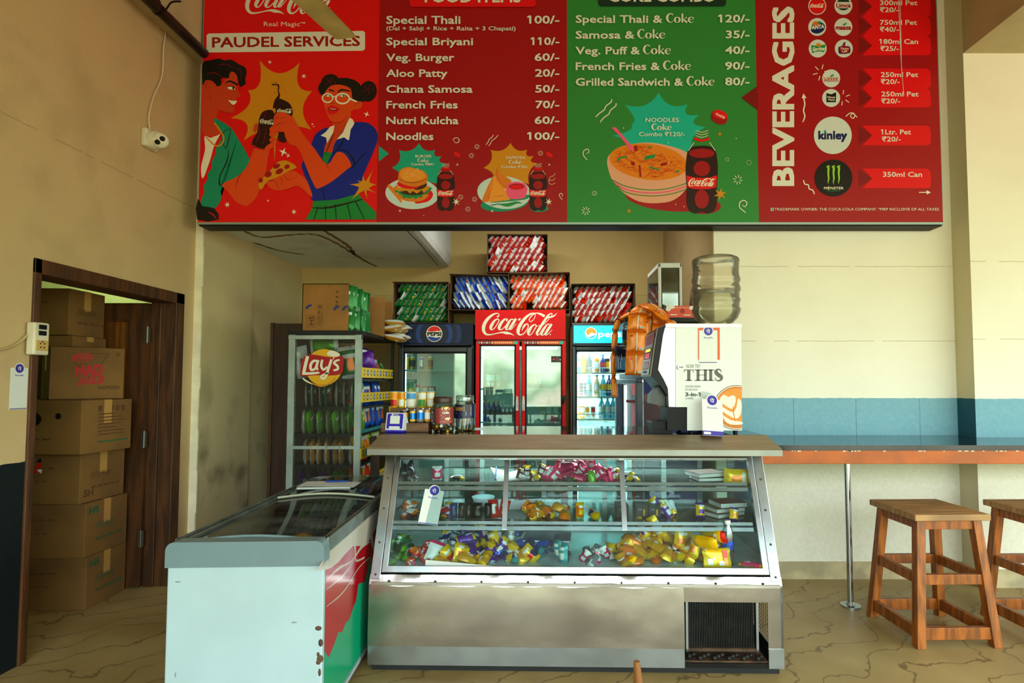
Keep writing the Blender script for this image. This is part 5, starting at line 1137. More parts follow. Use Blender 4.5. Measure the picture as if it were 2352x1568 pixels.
# lit cooler
gc = 'drinks in the lit cooler'
z1, z2, z3 = pz(855)+.0005, pz(908)-.0115, pz(960)-.0115
for X, h, lq, lb, cp, l in ((1329, .20, K_water, K_lab_w, K_cap_b, 'blue sports drink bottle leftmost on the lit cooler top shelf'), (1344, .21, K_org, K_lab_y, K_cap_o, 'yellow and orange bottle with an orange cap in the lit cooler'), (1357, .20, K_navy, K_navy, K_cap_b, 'dark blue bottle right of the yellow bottle in the lit cooler'), (1389, .18, K_navy, K_red, K_cap_b, 'dark blue bottle with a red wrap in the lit cooler')):
    bottle('juice_bottle', .03, h, lq, lb, cp, l, at(C_, X, .16, z1), gc)
for X, l in ((1375, 'orange and white tall can in the lit cooler'), (1400, 'gold and black can at the right of the lit cooler top shelf')): can('drink_can', .026, .15, K_org if X == 1375 else K_black, K_lab_w if X == 1375 else K_gold, l, at(C_, X, .16, z1), gc)
for i in range(3):
    for j in range(4): pack('snack_box', .04, .05, .032, (K_lab_w, K_mag, K_mag, K_mag)[j], (K_crimson, K_choc)[j % 2], 'small grey box stacked at the left of the lit cooler middle shelf', at(C_, 1327+i*11, .18, z2+j*.033), 'small stacked boxes in the lit cooler', cat='box')
for X, lq, lb, l in ((1356, K_water, K_lab_w, 'clear blue bottle in the middle of the lit cooler'), (1389, K_water, K_lab_y, 'clear blue bottle with a yellow label in the lit cooler'), (1403, K_navy, K_lab_y, 'dark blue bottle with a yellow label in the lit cooler'), (1374, mat('peach_milk', '#e8c9a0', .3), K_lab_w, 'peach coloured milk bottle in the lit cooler')): bottle('juice_bottle', .03, .21, lq, lb, K_cap_b, l, at(C_, X, .14, z2), gc)
for i, (X, m, m2) in enumerate(((1327, K_org, K_lab_w), (1339, K_org, K_lab_w), (1351, K_lab_w, K_org), (1365, K_lab_w, K_red))):
    pack('drink_carton', .045, .05, .12, m, m2, ('orange juice carton leftmost on the bottom lit shelf', 'orange juice carton second from the left on the bottom lit shelf', 'white and orange carton on the bottom lit shelf', 'white and red carton right of the orange cartons')[i], at(C_, X, .14, z3), gc)
for X, l in ((1385, 'blue water bottle nearest the cartons on the bottom lit shelf'), (1399, 'blue water bottle second from the cartons on the bottom lit shelf'), (1412, 'blue water bottle at the right end of the bottom lit shelf')): bottle('water_bottle', .03, .21, K_water, K_lab_w, K_cap_b, l, at(C_, X, .14, z3), gc)
# ---------------------------------------------------------------- packets and cartons
def foil(n, c, r=.28, met=.25): return mat('foil_'+n, c, r, met, spec=.6)
F_sil = foil('silver', '#d6dee0', .3, .12); F_grn = foil('green', '#157a35'); F_yel = foil('yellow', '#f2c40c'); F_blu = foil('blue', '#1550c2'); F_org = foil('orange', '#ee7d12'); F_red = foil('red', '#d3200f'); F_dred = foil('deep_red', '#a51a10')
F_wht = foil('white', '#dfe6e6', .4, .05); F_pink = foil('pink', '#e22a6c'); F_pur = foil('purple', '#5a2496'); F_brn = foil('brown', '#5a3118'); F_blk = foil('black', '#141517'); F_lime = foil('lime', '#b9d31a'); F_gold = foil('gold', '#d99a1c'); F_teal = foil('teal', '#2a9aa0'); F_lgrn = foil('light_green', '#58a31c'); F_dgrn = foil('dark_green', '#0e4a2b'); F_gry = foil('grey', '#7d8c92', .3, .3); F_dblu = foil('dark_blue', '#123a6e')
def packet_mesh(w, h, t, front, back, accent=None, spot=None, seed=1, nu=6, nv=8, crimp=.07):
    """pillow packet, flat side to -y, base at z = 0, sealed strips at both ends"""
    r = random.Random(seed); ph = [r.random()*6 for _ in range(4)]; b = MB()
    for sgn in (-1, 1):
        def f(u, v, s=sgn):
            if v < .001 or v > .999: k = 0
            else: k = max(0, 1-abs(2*v-1)**5)**.6*max(0, 1-abs(2*u-1)**2.6)
            y = s*t/2*k*(1+.16*math.sin(7*u+ph[0])*math.sin(9*v+ph[1]))
            pinch = 1-.06*math.sin(PI*v)+.02*math.sin(11*v+ph[2])
            return ((u-.5)*w*pinch, y+.02*t*math.sin(8*u+ph[3]), v*h)
        def mf(u, v, s=sgn):
            base = front if s < 0 else back
            if accent and (v < crimp*1.6 or v > 1-crimp*1.6): return accent
            if spot and s < 0 and (u-.5)**2+((v-.42)*1.1)**2 < .05: return spot
            if spot and s < 0 and .68 < v < .8 and .2 < u < .8: return F_wht
            if spot and s > 0 and .35 < u < .65 and .2 < v < .45: return F_wht
            return base
        b.grid(f, nu, nv, front, True, mf)
    return b
BAG_N = {}
def packs(kind, mesh, label, cat, group, places):
    """one packet, then copies of it sharing its mesh"""
    first = None; out = []
    for loc, rot in places:
        if first is None: first = mesh.build(kind, None, loc, rot); tag(first, label, cat, group); out.append(first)
        else: out.append(dup(first, None, loc, rot))
    return out
M_card = mat('brown_cardboard', '#9a6a32', .8, var=.14, scale=4); M_card_in = mat('shade_toned_cardboard', '#54381a', .85, var=.2); M_cprint = mat('carton_ink', '#5b3a18', .8); M_tape = mat('brown_tape', '#b98a4c', .35)  # M_card_in: card darkened to paint in the shade of the open cartons
M_card_d = mat('dimmed_store_cardboard', '#7a5526', .85, var=.2, scale=3)  # card darkened so the store cartons look dimly lit

def open_carton(label, px0, px1, yt, yb, Y, tilt, cols, rows, front, spot, bag_label, bag_group, lean, depth=.30, flap=True, skip=(), flip=.88):
    """carton on its side, open towards the room, packets packed on edge in it"""
    a0 = P(px0, yb, Y); a1 = P(px1, yt, Y); w = a1.x-a0.x; h = a1.z-a0.z
    t = thing('snack_carton', label, 'carton', ((a0.x+a1.x)/2, Y, a0.z), 0, 'open cartons of snacks on the coolers', rot=(0, tilt, 0))
    e = .006; b = MB().box(-w/2, 0, 0, w/2, depth, e, M_card_in).box(-w/2, 0, h-e, w/2, depth, h, M_card_in).box(-w/2, 0, e, -w/2+e, depth, h-e, M_card_in).box(w/2-e, 0, e, w/2, depth, h-e, M_card_in).box(-w/2, depth-e, 0, w/2, depth, h, M_card_in); b.build('box', t)
    if flap:
        MB().box(-w/2-.002, -.05, h-.003, w/2, 0, h+.001, M_card_in).build('flap', t); MB().box(w/2, -.04, .01, w/2+.004, 0, h, M_card_in).build('flap', t)
    m = packet_mesh(.15, h/rows*1.30, w/cols*1.02, front, F_sil, None, spot, seed=cols*7+rows, nu=5, nv=7)
    M0 = Matrix.Translation(t.location) @ Matrix.Rotation(tilt, 4, 'Y'); pl = []
    iw = w-2*e-.02; ih = h-.03
    for j in range(rows):
        for i in range(cols):
            if (i, j) in skip: continue
            x = -iw/2+.012+((iw-.024)*(i+.5)/cols+lean*j*h/rows*.50) % (iw-.024)+RN.uniform(-.004, .004); z = .006+ih*j/rows-.004*(j % 2)+RN.uniform(0, .006)
            zc = z+h/rows*.62
            rot = Matrix.Rotation(lean*rad(30)+RN.uniform(-.13, .13), 4, 'Y') @ Matrix.Rotation(PI/2*(1 if RN.random() < flip else -1)+RN.uniform(-.12, .12), 4, 'Z')
            mat_ = M0 @ Matrix.Translation((x, .085+RN.uniform(-.012, .012), zc)) @ rot @ Matrix.Translation((0, 0, -h/rows*.65))
            pl.append((mat_.to_translation(), mat_.to_euler()))
    packs('snack_packet', m, bag_label, 'packet', bag_group, pl)
    return t
CY = 5.40
open_carton('open carton of green packets on top of the round-logo cooler', 903, 1031, 649, 741, CY, 0, 10, 5, F_grn, F_yel, 'green and white snack packet on edge in the carton on the round-logo cooler', 'green packets on the round-logo cooler', 1)
open_carton('open carton of blue packets, left one on the red cooler', 1032, 1167, 632, 712.5, CY, rad(1.0), 10, 4, F_blu, F_org, 'blue and white snack packet on edge in the left carton on the red cooler', 'blue packets on the red cooler', -1, flip=.55)
open_carton('open carton of orange packets, right one on the red cooler', 1169, 1309, 628, 712, CY, rad(-.8), 10, 5, foil('hot_orange', '#ec4a0c'), F_yel, 'orange and yellow snack packet on edge in the right carton on the red cooler', 'orange packets on the red cooler', 1, skip=((2, 0), (3, 0)))
open_carton('open carton of red packets, topmost of the pile under the menu board', 1118, 1258, 537, 626, CY, rad(.2), 9, 6, F_dred, F_org, 'red and white snack packet on edge in the topmost carton', 'red packets in the topmost carton', 1, flap=False)
open_carton('open carton of red packets on top of the lit cooler', 1313, 1457, 653, 742, CY, rad(-.3), 10, 6, F_red, F_org, 'red and white snack packet on edge in the carton on the lit cooler', 'red packets on the lit cooler', 1)
t = packs('snack_packet', packet_mesh(.10, .09, .035, F_brn, F_red, F_red, None, 5), 'dark brown packet lying loose at the bottom of the orange packets', 'packet', 'orange packets on the red cooler', [((px(1207), CY+.03, pz(706)), (0, rad(70), PI/2+.4))])

# cartons on top of the snack rack
RTZ = 1.861
def closed_marks(a, sx, sz, txt, col=None):
    """care symbols and letters of a carton side: boxes with umbrella, glass and arrows"""
    m = col or M_cprint
    for i in range(4):
        x = sx+i*.042
        for q in (((x, sz), (x+.034, sz)), ((x+.034, sz), (x+.034, sz+.036)), ((x+.034, sz+.036), (x, sz+.036)), ((x, sz+.036), (x, sz))): a.stroke([(*q[0], .002), (*q[1], .002)], m, n=1); a.h -= a.step
        if i == 0: [a.poly([(x+.006+k*.013, sz+.010), (x+.011+k*.013, sz+.004), (x+.016+k*.013, sz+.010)], m).stroke([(x+.011+k*.013, sz+.008, .003), (x+.011+k*.013, sz+.030, .003)], m, n=1) for k in (0, 1)]
        elif i == 1: a.poly([(x+.008, sz+.005), (x+.026, sz+.005), (x+.019, sz+.017), (x+.015, sz+.017)], m).stroke([(x+.017, sz+.016, .003), (x+.017, sz+.031, .003)], m, n=1).stroke([(x+.01, sz+.031, .003), (x+.024, sz+.031, .003)], m, n=1)
        elif i == 2: a.ell(x+.017, sz+.016, .012, .011, m, a0=PI, a1=2*PI, n=10).stroke([(x+.017, sz+.015, .002), (x+.017, sz+.030, .002)], m, n=1)
        else: a.ell(x+.017, sz+.022, .009, .006, m, n=10).poly([(x+.006, sz+.007), (x+.024, sz+.006), (x+.03, sz+.013), (x+.008, sz+.015)], m)
    if txt: a.text(txt, sx, sz+.085, .032, m, bold=.04)
c0 = P(693, 760, 4.46); c1 = P(801, 643, 4.46); w = c1.x-c0.x; h = 2.24-RTZ
t = thing('snack_carton', 'brown carton lying on its side on the snack rack beside the alcove wall', 'carton', (c0.x, 4.46, RTZ), 0, 'cartons on the snack rack')
D = .52; b = MB().box(0, 0, 0, w, .006, h, M_card).box(0, D-.006, 0, w, D, h, M_card).box(0, 0, 0, w, D, .006, M_card).box(0, 0, h-.006, w, D, h, M_card).box(0, 0, 0, .006, D, h, M_card); b.build('box', t)
MB().box(w, D-.004, 0, w+.14, D, h-.03, M_card).build('flap', t, rot=None)
a = Art(lambda x, y, hh: Vector((x, -.0003-hh, h-y)), 1e-4)   # print turned on its side
b2 = Art(lambda x, y, hh: Vector((.125+y, -.0003-hh, .05+x)), 1e-4)
closed_marks(b2, .0, .0, None); b2.text('HS', .0, -.030, .040, M_cprint, bold=.03)
for q in (((-.015, -.02), (.075, -.02)), ((.075, -.02), (.075, -.085)), ((.075, -.085), (-.015, -.085)), ((-.015, -.085), (-.015, -.02))): b2.stroke([(*q[0], .002), (*q[1], .002)], M_cprint, n=1)
b2.build('carton_print', t)
for x, y in ((.03, .20), (.25, .21), (.32, .21)): a.stroke([(x, y, .02), (x+.02, y-.02, .02), (x+.045, y-.03, .016)], mat('blue_tape_print', '#1d3272', .5))
for y in (.06, .10, .14, .17): a.stroke([(.265, y, .012), (.285, y+.012, .012)], M_cprint, n=1)
a.build('tape_print', t)
M0 = Matrix.Translation((c1.x-.03, 4.46, RTZ))
pl = []
for j in range(2):
    for i in range(8):
        mm = M0 @ Matrix.Translation((.0+RN.uniform(-.01, .012), .045+i*.055, .008+j*.165)) @ Matrix.Rotation(rad(RN.uniform(-14, 10)), 4, 'X') @ Matrix.Rotation(RN.uniform(-.6, .5), 4, 'Z')
        pl.append((mm.to_translation(), mm.to_euler()))
packs('snack_packet', packet_mesh(.13, .20, .05, F_grn, F_sil, None, F_yel, 3), 'green packet in the open side of the carton on the snack rack', 'packet', 'green packets on the snack rack', pl)
t = thing('snack_carton', 'low open carton of yellow packets at the back of the snack rack top', 'carton', (-1.80, 5.02, RTZ), 0, 'cartons on the snack rack')
MB().box(0, 0, 0, .30, .006, .20, M_card).box(0, .30, 0, .34, .306, .36, M_card).box(0, 0, 0, .30, .30, .006, M_card).box(0, 0, 0, .006, .30, .30, M_card).build('box', t)
pl = []
for j in range(3):
    for i in range(4): pl.append(((-1.46+RN.uniform(-.02, .015), 5.05+i*.07, RTZ+.01+j*.062), (rad(90+RN.uniform(-12, 12)), RN.uniform(-.2, .2), PI/2+RN.uniform(-.3, .3))))
packs('snack_packet', packet_mesh(.12, .19, .055, F_gold, F_sil, None, F_yel, 8), 'golden yellow packet heaped at the back of the snack rack top', 'packet', 'yellow packets on the snack rack', pl)

# packets inside the snack rack
RX = -1.735
def rack_row(n, z, w, h, tk, front, back, spot, label, group, lean, y=4.55, x0=-.24, x1=.22, seed=2, jit=.01, zr=PI/2):
    pl = []
    for i in range(n):
        pl.append(((RX+x0+(x1-x0)*i/(n-1)+RN.uniform(-jit, jit)+math.sin(lean)*-.0, y+RN.uniform(-.02, .02), z), (0, lean+RN.uniform(-.06, .06), zr+.22+RN.uniform(-.15, .15))))
    return packs('crisp_packet', packet_mesh(w, h, tk, front, back, None, spot, seed), label, 'packet', group, pl)
LN = rad(-21)
rack_row(8, 1.267, .15, .205, .04, F_dgrn, F_sil, F_org, 'dark green crisp packet on the rack shelf just under the crisps sign', 'dark green packets in the rack', LN, x0=-.19, x1=.24, seed=4)
rack_row(8, 1.057, .16, .20, .05, F_lgrn, F_sil, F_grn, 'light green crisp packet on the third rack shelf from the top', 'light green packets in the rack', LN, x0=-.19, x1=.24, seed=6)
rack_row(8, .817, .15, .20, .045, F_gold, F_sil, F_brn, 'amber crisp packet on the fourth rack shelf from the top', 'amber packets in the rack', LN, x0=-.19, x1=.24, seed=9)
rack_row(4, .572, .13, .20, .045, F_pur, F_brn, F_gold, 'purple crisp packet at the left of the fifth rack shelf', 'lower packets in the rack', LN, x0=-.20, x1=-.02, seed=10)
rack_row(4, .572, .13, .20, .05, F_lgrn, F_grn, F_yel, 'green crisp packet at the right of the fifth rack shelf', 'lower packets in the rack', rad(-4), x0=.05, x1=.22, seed=12)
packs('crisp_packet', packet_mesh(.15, .22, .07, F_lgrn, F_grn, F_sil, None, 13), 'green crisp packet lying across the top of the rack above the sign', 'packet', 'top shelf packets in the rack', [((RX-.17, 4.55, 1.74), (0, rad(84), .1))])
packs('crisp_packet', packet_mesh(.17, .26, .06, F_grn, F_sil, F_sil, F_org, 14), 'green crisp packet with orange dots right of the crisps sign', 'packet', 'top shelf packets in the rack', [((RX+.19, 4.52, 1.49), (0, rad(-10), .25))])
packs('crisp_packet', packet_mesh(.13, .26, .05, F_sil, F_dgrn, F_sil, F_grn, 15), 'silver crisp packet left of the crisps sign', 'packet', 'top shelf packets in the rack', [((RX-.2, 4.54, 1.49), (0, rad(-14), .9))])
packs('crisp_packet', packet_mesh(.15, .22, .06, F_pur, F_dblu, F_pur, None, 16), 'dark purple crisp packet high behind the crisps sign', 'packet', 'top shelf packets in the rack', [((RX+.1, 4.64, 1.60), (0, rad(75), .2))])
def side_row(n, z, w, h, tk, front, back, acc, spot, label, group, y0, y1, seed, tilt=-.15, x=.21):
    pl = [((RX+x+RN.uniform(-.012, .012), y0+(y1-y0)*i/max(1, n-1), z), (tilt+RN.uniform(-.08, .08), RN.uniform(-.12, .12), PI/2+RN.uniform(-.25, .25))) for i in range(n)]
    return packs('snack_packet', packet_mesh(w, h, tk, front, back, acc, spot, seed), label, 'packet', group, pl)
side_row(2, 1.49, .17, .27, .07, F_wht, F_sil, F_pur, F_pur, 'white and purple packet on the open top shelf of the snack rack', 'packets along the open side of the rack', 4.60, 4.76, 21)
side_row(2, 1.49, .18, .23, .07, F_dred, F_sil, F_dred, F_org, 'deep red packet on the open top shelf of the snack rack', 'packets along the open side of the rack', 4.95, 5.10, 22, -.35)
packs('snack_packet', packet_mesh(.16, .2, .06, F_red, F_blu, F_yel, F_blu, 23), 'red and blue packet lying low between the white and the deep red ones', 'packet', 'packets along the open side of the rack', [((RX+.23, 4.90, 1.50), (-.5, .8, PI/2))])
packs('snack_packet', packet_mesh(.15, .18, .06, F_grn, F_lgrn, F_red, F_yel, 24), 'green packet at the far end of the open top shelf', 'packet', 'packets along the open side of the rack', [((RX+.23, 5.20, 1.50), (-.4, .5, PI/2))])
side_row(5, 1.27, .15, .205, .06, F_blu, F_dblu, F_blu, F_org, 'blue packet on the second open shelf of the snack rack', 'blue packets on the second open shelf', 4.62, 5.10, 25)
side_row(5, 1.07, .16, .235, .06, F_blu, F_dblu, F_blu, F_org, 'blue packet hanging over the third open shelf of the snack rack', 'blue packets on the third open shelf', 4.72, 5.22, 26)
side_row(2, 1.07, .15, .25, .06, F_lgrn, F_grn, F_red, F_lime, 'bright green packet at the near end of the third open shelf', 'green packets on the third open shelf', 4.50, 4.62, 27)
side_row(5, .865, .17, .19, .06, F_lime, F_yel, F_lime, F_org, 'lime yellow packet on the fourth open shelf of the snack rack', 'lime packets on the fourth open shelf', 4.52, 5.1, 28)
side_row(5, .63, .16, .20, .06, F_red, F_org, F_red, F_yel, 'red and orange packet on the fifth open shelf of the snack rack', 'red packets on the fifth open shelf', 4.55, 5.1, 29)

# cartons in the store room doorway
def store_carton(label, x0, x1, y0, y1, z0, z1, rz=0.0, txt=None, ink=None, marks=True, front=True):
    """closed carton; origin at its near left floor corner"""
    t = thing('cardboard_carton', label, 'carton', ((x0+x1)/2, (y0+y1)/2, z0), rz, 'cartons stacked in the store doorway')
    w, d, h = (x1-x0)/2, (y1-y0)/2, z1-z0
    MB().box(-w, -d, 0, w, d, h-.002, M_card_d).build('box', t, bevel=.004)
    MB().box(-w-.0006, -.03, h*.55, w+.0006, .03, h-.001, M_tape).box(-w, -.03, h-.002, w, .03, h-.0012, M_tape).build('tape', t)
    if marks:
        a = Art(lambda x, y, hh: Vector((w+.0006+hh, -d+x, h-y)), 1e-4)
        k = mat('green_ink', '#1f5a3a', .8) if ink == 'g' else M_cprint
        closed_marks(a, d*.45, h*.42, None, k)
        if txt: a.text(txt, .03, h*.22 if ink == 'g' else h*.88, .045, k, bold=.04)
        for i in range(5): a.stroke([(d*.5+i*.05, h*.72, .012), (d*.5+i*.05+.035, h*.71, .012)], k, n=1); a.h -= a.step
        a.build('carton_print', t)
        a = Art(lambda x, y, hh: Vector((-w+x, -d-.0006-hh, h-y)), 1e-4)
        for i in range(4): a.stroke([(.06+i*.06, h*.3, .012), (.10+i*.06, h*.3, .010)], M_cprint, n=1); a.stroke([(.06+i*.05, h*.55, .008), (.09+i*.05, h*.56, .008)], M_cprint, n=1)
        a.build('carton_print', t)
    return t
S1 = store_carton('brown carton on the floor, lowest of the doorway stack', -3.43, -2.96, 3.68, 4.04, 0, .335, rad(2), 'HS', 'g')
S2 = store_carton('brown carton second from the floor in the doorway stack', -3.43, -2.955, 3.66, 4.03, .336, .68, rad(1), 'HS', 'g')
S3 = store_carton('brown carton third from the floor, with a torn red and white hole', -3.42, -2.97, 3.64, 4.01, .681, 1.005, rad(-1), 'SH')
a = Art(lambda x, y, hh: Vector((-.225+x, -.1856-hh, .324-y)), 1e-4); a.poly([(.13, .10), (.17, .07), (.20, .05), (.21, .11), (.16, .13)], F_red).poly([(.16, .06), (.19, .03), (.20, .06)], F_blk).poly([(.17, .11), (.205, .09), (.20, .13)], F_wht); a.build('torn_hole', S3)
S4 = store_carton('wide brown carton with a dark oval mark, sticking out over the stack', -3.47, -2.885, 3.56, 3.95, 1.006, 1.345, rad(-4), None, marks=False)
a = Art(lambda x, y, hh: Vector((.2926+hh, -.195+x, .339-y)), 1e-4)
for i in range(5): a.rect(.12+i*.045, .04, .15+i*.045, .075, M_cprint)
for i in range(7): a.rect(.12, .09+i*.022, .12+.12+.1*abs(math.sin(i*2.3)), .097+i*.022, M_cprint)
a.rect(.12, .268, .36, .276, mat('green_ink', '#1f5a3a', .8)); a.build('carton_print', S4)
a = Art(lambda x, y, hh: Vector((-.2925+x, -.1956-hh, .339-y)), 1e-4); a.ell(.22, .12, .10, .055, M_black).ell(.43, .10, .02, .02, M_black, n=10)
for i in range(4): a.rect(.12+i*.07, .24, .17+i*.07, .25, M_cprint)
a.build('carton_print', S4)
S5 = store_carton('brown carton printed with red triangle-snack lettering and NAMKEEN', -3.30, -2.91, 3.70, 4.05, 1.346, 1.69, 0, None, marks=False)
M_redink = mat('red_ink', '#b3141e', .7)
S5.location = (-3.18+.67*.195-.74*.175, 3.62+.74*.195+.67*.175, 1.346); S5.rotation_euler = (0, 0, rad(48))
a = Art(lambda x, y, hh: Vector((-.195+.39*(x-114)/169, -.1756-hh, .344-(y-792)*.344/122)), 1e-4)
a.poly([(148, 808), (246, 805), (205, 868)], M_card_in).poly([(150, 809.5), (243, 806.5), (205, 865)], M_card_d)
a.ell(184, 817, 25, 11, M_redink, -.1).ell(184, 817, 22, 9, M_card_d, -.1).text('BINGO!', 163, 823, 12, M_redink, 205, bold=.06, slope=-.08)
a.text('MAD', 169, 862, 25, M_redink, 232, bold=.07, slope=-.10).text('ANGLES', 175, 882, 17, M_redink, 236, bold=.06, slope=-.12)
a.text('NAMKEEN', 222, 892, 9, M_cprint, 272, bold=.03, slope=-.02); a.poly([(262, 810), (272, 810), (267, 800)], M_cprint).build('carton_print', S5)
S6 = store_carton('small brown carton flat between the lettered carton and the top one', -3.48, -3.12, 3.70, 4.0, 1.691, 1.765, rad(3), None, marks=False)
S7 = store_carton('brown carton topmost in the doorway stack', -3.55, -3.14, 3.68, 4.0, 1.766, 2.075, rad(3), None)
# ---------------------------------------------------------------- things standing on the counter
def top(pxx, pyy): return G(pxx, pyy, TOPZ)
# wooden step with cans, tubs and cups
y0 = top(930, 992).y
wt = thing('wooden_step', 'low dark wooden step holding the cans at the left end of the counter', 'step', (top(931, 992).x, y0, TOPZ), rad(-1.2))
M_tray = mat('step_wood', '#6b4526', .5, var=.4, scale=5, stretch=(1, 7, 7))
MB().box(-.145, 0, 0, .135, .10, .052, M_tray).build('front_step', wt, bevel=.003)
MB().box(-.12, .10, 0, .17, .22, .135, M_tray).build('rear_step', wt, bevel=.003)
def onstep(pxx, back=0): 
    y = y0+(.045 if not back else .155); return (P(pxx, 950, y).x, y, TOPZ+(.0525 if not back else .1355))
K_blk2 = mat('can_matt_black', '#18130f', .3, .3); K_yel = mat('tub_yellow', '#eebb10', .4)
def cup(label, loc, r0, r1, h, m, m2, m3, cat='tub'):
    t = thing('snack_cup', label, cat, loc, 0, 'cups and tubs on the wooden step')
    MB().lathe([(0, 0), (r0, 0), (r0+(r1-r0)*.45, h*.45), (r1, h*.97)], n=20, m=m).build('cup', t)
    MB().lathe([(r0+(r1-r0)*.1+.0006, h*.1), (r0+(r1-r0)*.5+.0006, h*.5)], n=20, m=m2, a0=PI*1.2, a1=PI*1.75).build('printed_band', t)
    MB().lathe([(r0+(r1-r0)*.55+.0006, h*.55), (r0+(r1-r0)*.9+.0006, h*.9)], n=20, m=m3, a0=PI*1.15, a1=PI*1.85).build('printed_band', t)
    MB().lathe([(r1+.002, h*.96), (r1+.003, h*.985), (r1-.002, h), (0, h)], n=20, m=mat('clear_lid_blue', '#8fb7d8', .25)).build('lid', t)
M_cream2 = mat('cup_cream', '#e9dca8', .45); M_sky = mat('cup_sky', '#3f93cf', .4); M_cupgrn = mat('cup_green', '#2b8f3c', .4)
cup('yellow noodle cup with an orange top band, leftmost of the upper row', onstep(906, 1), .022, .026, .10, K_yel, K_red, K_org)
cup('orange and white cup second from the left in the upper row', onstep(923, 1), .020, .022, .098, K_lab_y, K_lab_w, K_org)
cup('blue and yellow cup in the middle of the upper row', onstep(945, 1), .030, .033, .098, M_cream2, K_lab_w, M_sky)
cup('yellow and green cup right of the blue one in the upper row', onstep(970, 1), .025, .027, .098, K_yel, M_cupgrn, K_lab_w)
cup('yellow cup with a white edge, rightmost of the upper row', onstep(989, 1), .02, .024, .10, K_yel, K_lab_w, K_lab_w)
can('energy_can', .025, .082, K_blk2, K_gold, 'black and yellow can at the left of the lower row', onstep(929), 'cans on the wooden step')
can('energy_can', .018, .078, K_yel, K_blue, 'slim yellow can between the black can and the blue can', onstep(948), 'cans on the wooden step')
can('energy_can', .024, .085, K_silver, K_blue, 'blue and silver can in the lower row', onstep(966), 'cans on the wooden step')
can('energy_can', .018, .085, K_org, K_lab_w, 'orange can at the right end of the lower row', onstep(982), 'cans on the wooden step')
p = top(894, 984); yt = p.y
t = thing('white_box', 'small white box under the yellow tub at the left end of the counter', 'box', (p.x+.03, p.y+.04, TOPZ), 0); MB().box(-.055, 0, 0, .04, .07, .075, K_lab_w).build('box', t, bevel=.003)
cup('wide yellow tub on the small white box', (p.x+.02, p.y+.077, TOPZ+.0755), .040, .045, .062, K_yel, M_sky, K_yel)
# payment speaker: blue and white wedge
pv = thing('payment_speaker', 'blue and white wedge-shaped payment speaker at the left end of the counter', 'speaker', (top(905, 993).x, top(905, 993).y, TOPZ), rad(-12))
M_pw = mat('white_plastic', '#dfe3ea', .35); M_pb = mat('indigo_plastic', '#2a1fb0', .35)
pw_ = MB().prism([(0, .012), (.018, .112), (.032, .114), (.085, .03), (.085, .012)], -.056, .056, M_pw, 'x'); pw_.build('body', pv, bevel=.006, seg=3)
MB().box(-.054, .004, 0, .054, .083, .013, M_pb).build('base', pv, bevel=.003)
f = lambda x, y, h: Vector((x, .018*(y-.012)/.10-.0006-h, y))
a = Art(f, 2e-4); a.rect(-.05, .022, .05, .108, M_pb, .006).rect(-.03, .05, .03, .096, K_lab_w).rect(-.034, .018, .034, .036, M_pw, .004)
a2 = Art(lambda x, y, h: f(x, -y, h+.0012), 1e-4); a2.text('PhonePe', -.012, -.0995, .006, K_lab_w, .022, bold=.03).ell(-.018, -.102, .005, .005, K_lab_w, n=12)
a.build('front_panel', pv); a2.build('lettering', pv)
# glass jars
G_jar = glass('jar_glass', '#e6eeea', .10, .03)
def jar(label, pxx, pyy, r, h, capm, lab, lab2, group='sweet jars on the counter'):
    q = top(pxx, pyy); t = thing('sweet_jar', label, 'jar', (q.x, q.y+r, TOPZ), 0, group)
    MB().lathe([(0, .002), (r*.9, .002), (r, .02), (r, h*.70), (r*.9, h*.76), (r*.80, h*.80), (r*.80, h*.84)], n=28, m=G_jar).build('glass_body', t)
    MB().lathe([(0, h*.82), (r*.84, h*.82), (r*.86, h*.84), (r*.86, h*.95), (r*.80, h), (0, h)], n=28, m=capm).build('lid', t); return t
M_clearcap = glass('clear_cap', '#cfdcdc', .16, .08)
j1 = jar('jar of brown coffee sweets with a maroon label', 1012, 993, .066, .205, mat('brown_lid', '#3a2018', .4), None, None)
r = .066
b = MB()
for k, (z, rr) in enumerate(((.012, .055), (.035, .058), (.06, .056), (.085, .055), (.11, .055), (.132, .05))):
    for i in range(14): an = i*.449+k*.7; b.ball((rr*math.cos(an), rr*math.sin(an), z+.006*math.sin(i*3+k)), .011, .011, .012, (F_brn, F_gold, F_brn, M_card_in, F_wht)[(i*3+k*2) % 5], 6, 4)
s_ = b.build('sweets', j1); s_['kind'] = 'stuff'
b = MB().lathe([(r+.0008, .05), (r+.0008, .14)], n=16, m=mat('maroon_label', '#8f2f2b', .4), a0=PI*1.36, a1=PI*1.92).lathe([(r+.001, .055), (r+.001, .125)], n=8, m=mat('dark_label', '#3c1a1f', .4), a0=PI*1.1, a1=PI*1.28); lb = b.build('label', j1); lb['label'] = 'maroon printed jar label'
b = MB()
def onjar(R_, a0): return lambda x, y, h: Vector(((R_+h)*math.cos(a0+x/R_), (R_+h)*math.sin(a0+x/R_), -y))
a = Art(onjar(r+.0012, PI*1.64), 1e-4); a.ell(0, -.138, .026, .012, F_gold).rect(-.01, -.143, .01, -.134, K_lab_w).text('Coffee', -.022, -.108, .013, K_lab_w, .020, bold=.05, shear=.25).rect(-.028, -.100, .026, -.097, K_lab_w).rect(-.018, -.090, .024, -.086, K_lab_w)
for i in range(4): a.ell(.002+i*.006, -.078+.003*math.sin(i*4), .008, .006, M_cream2, n=9)
for i in range(6): a.ell(-.03+i*.012, -.062, .006, .006, mat('pale_maroon', '#b9635a', .5), n=9)
a.build('label_print', lb)
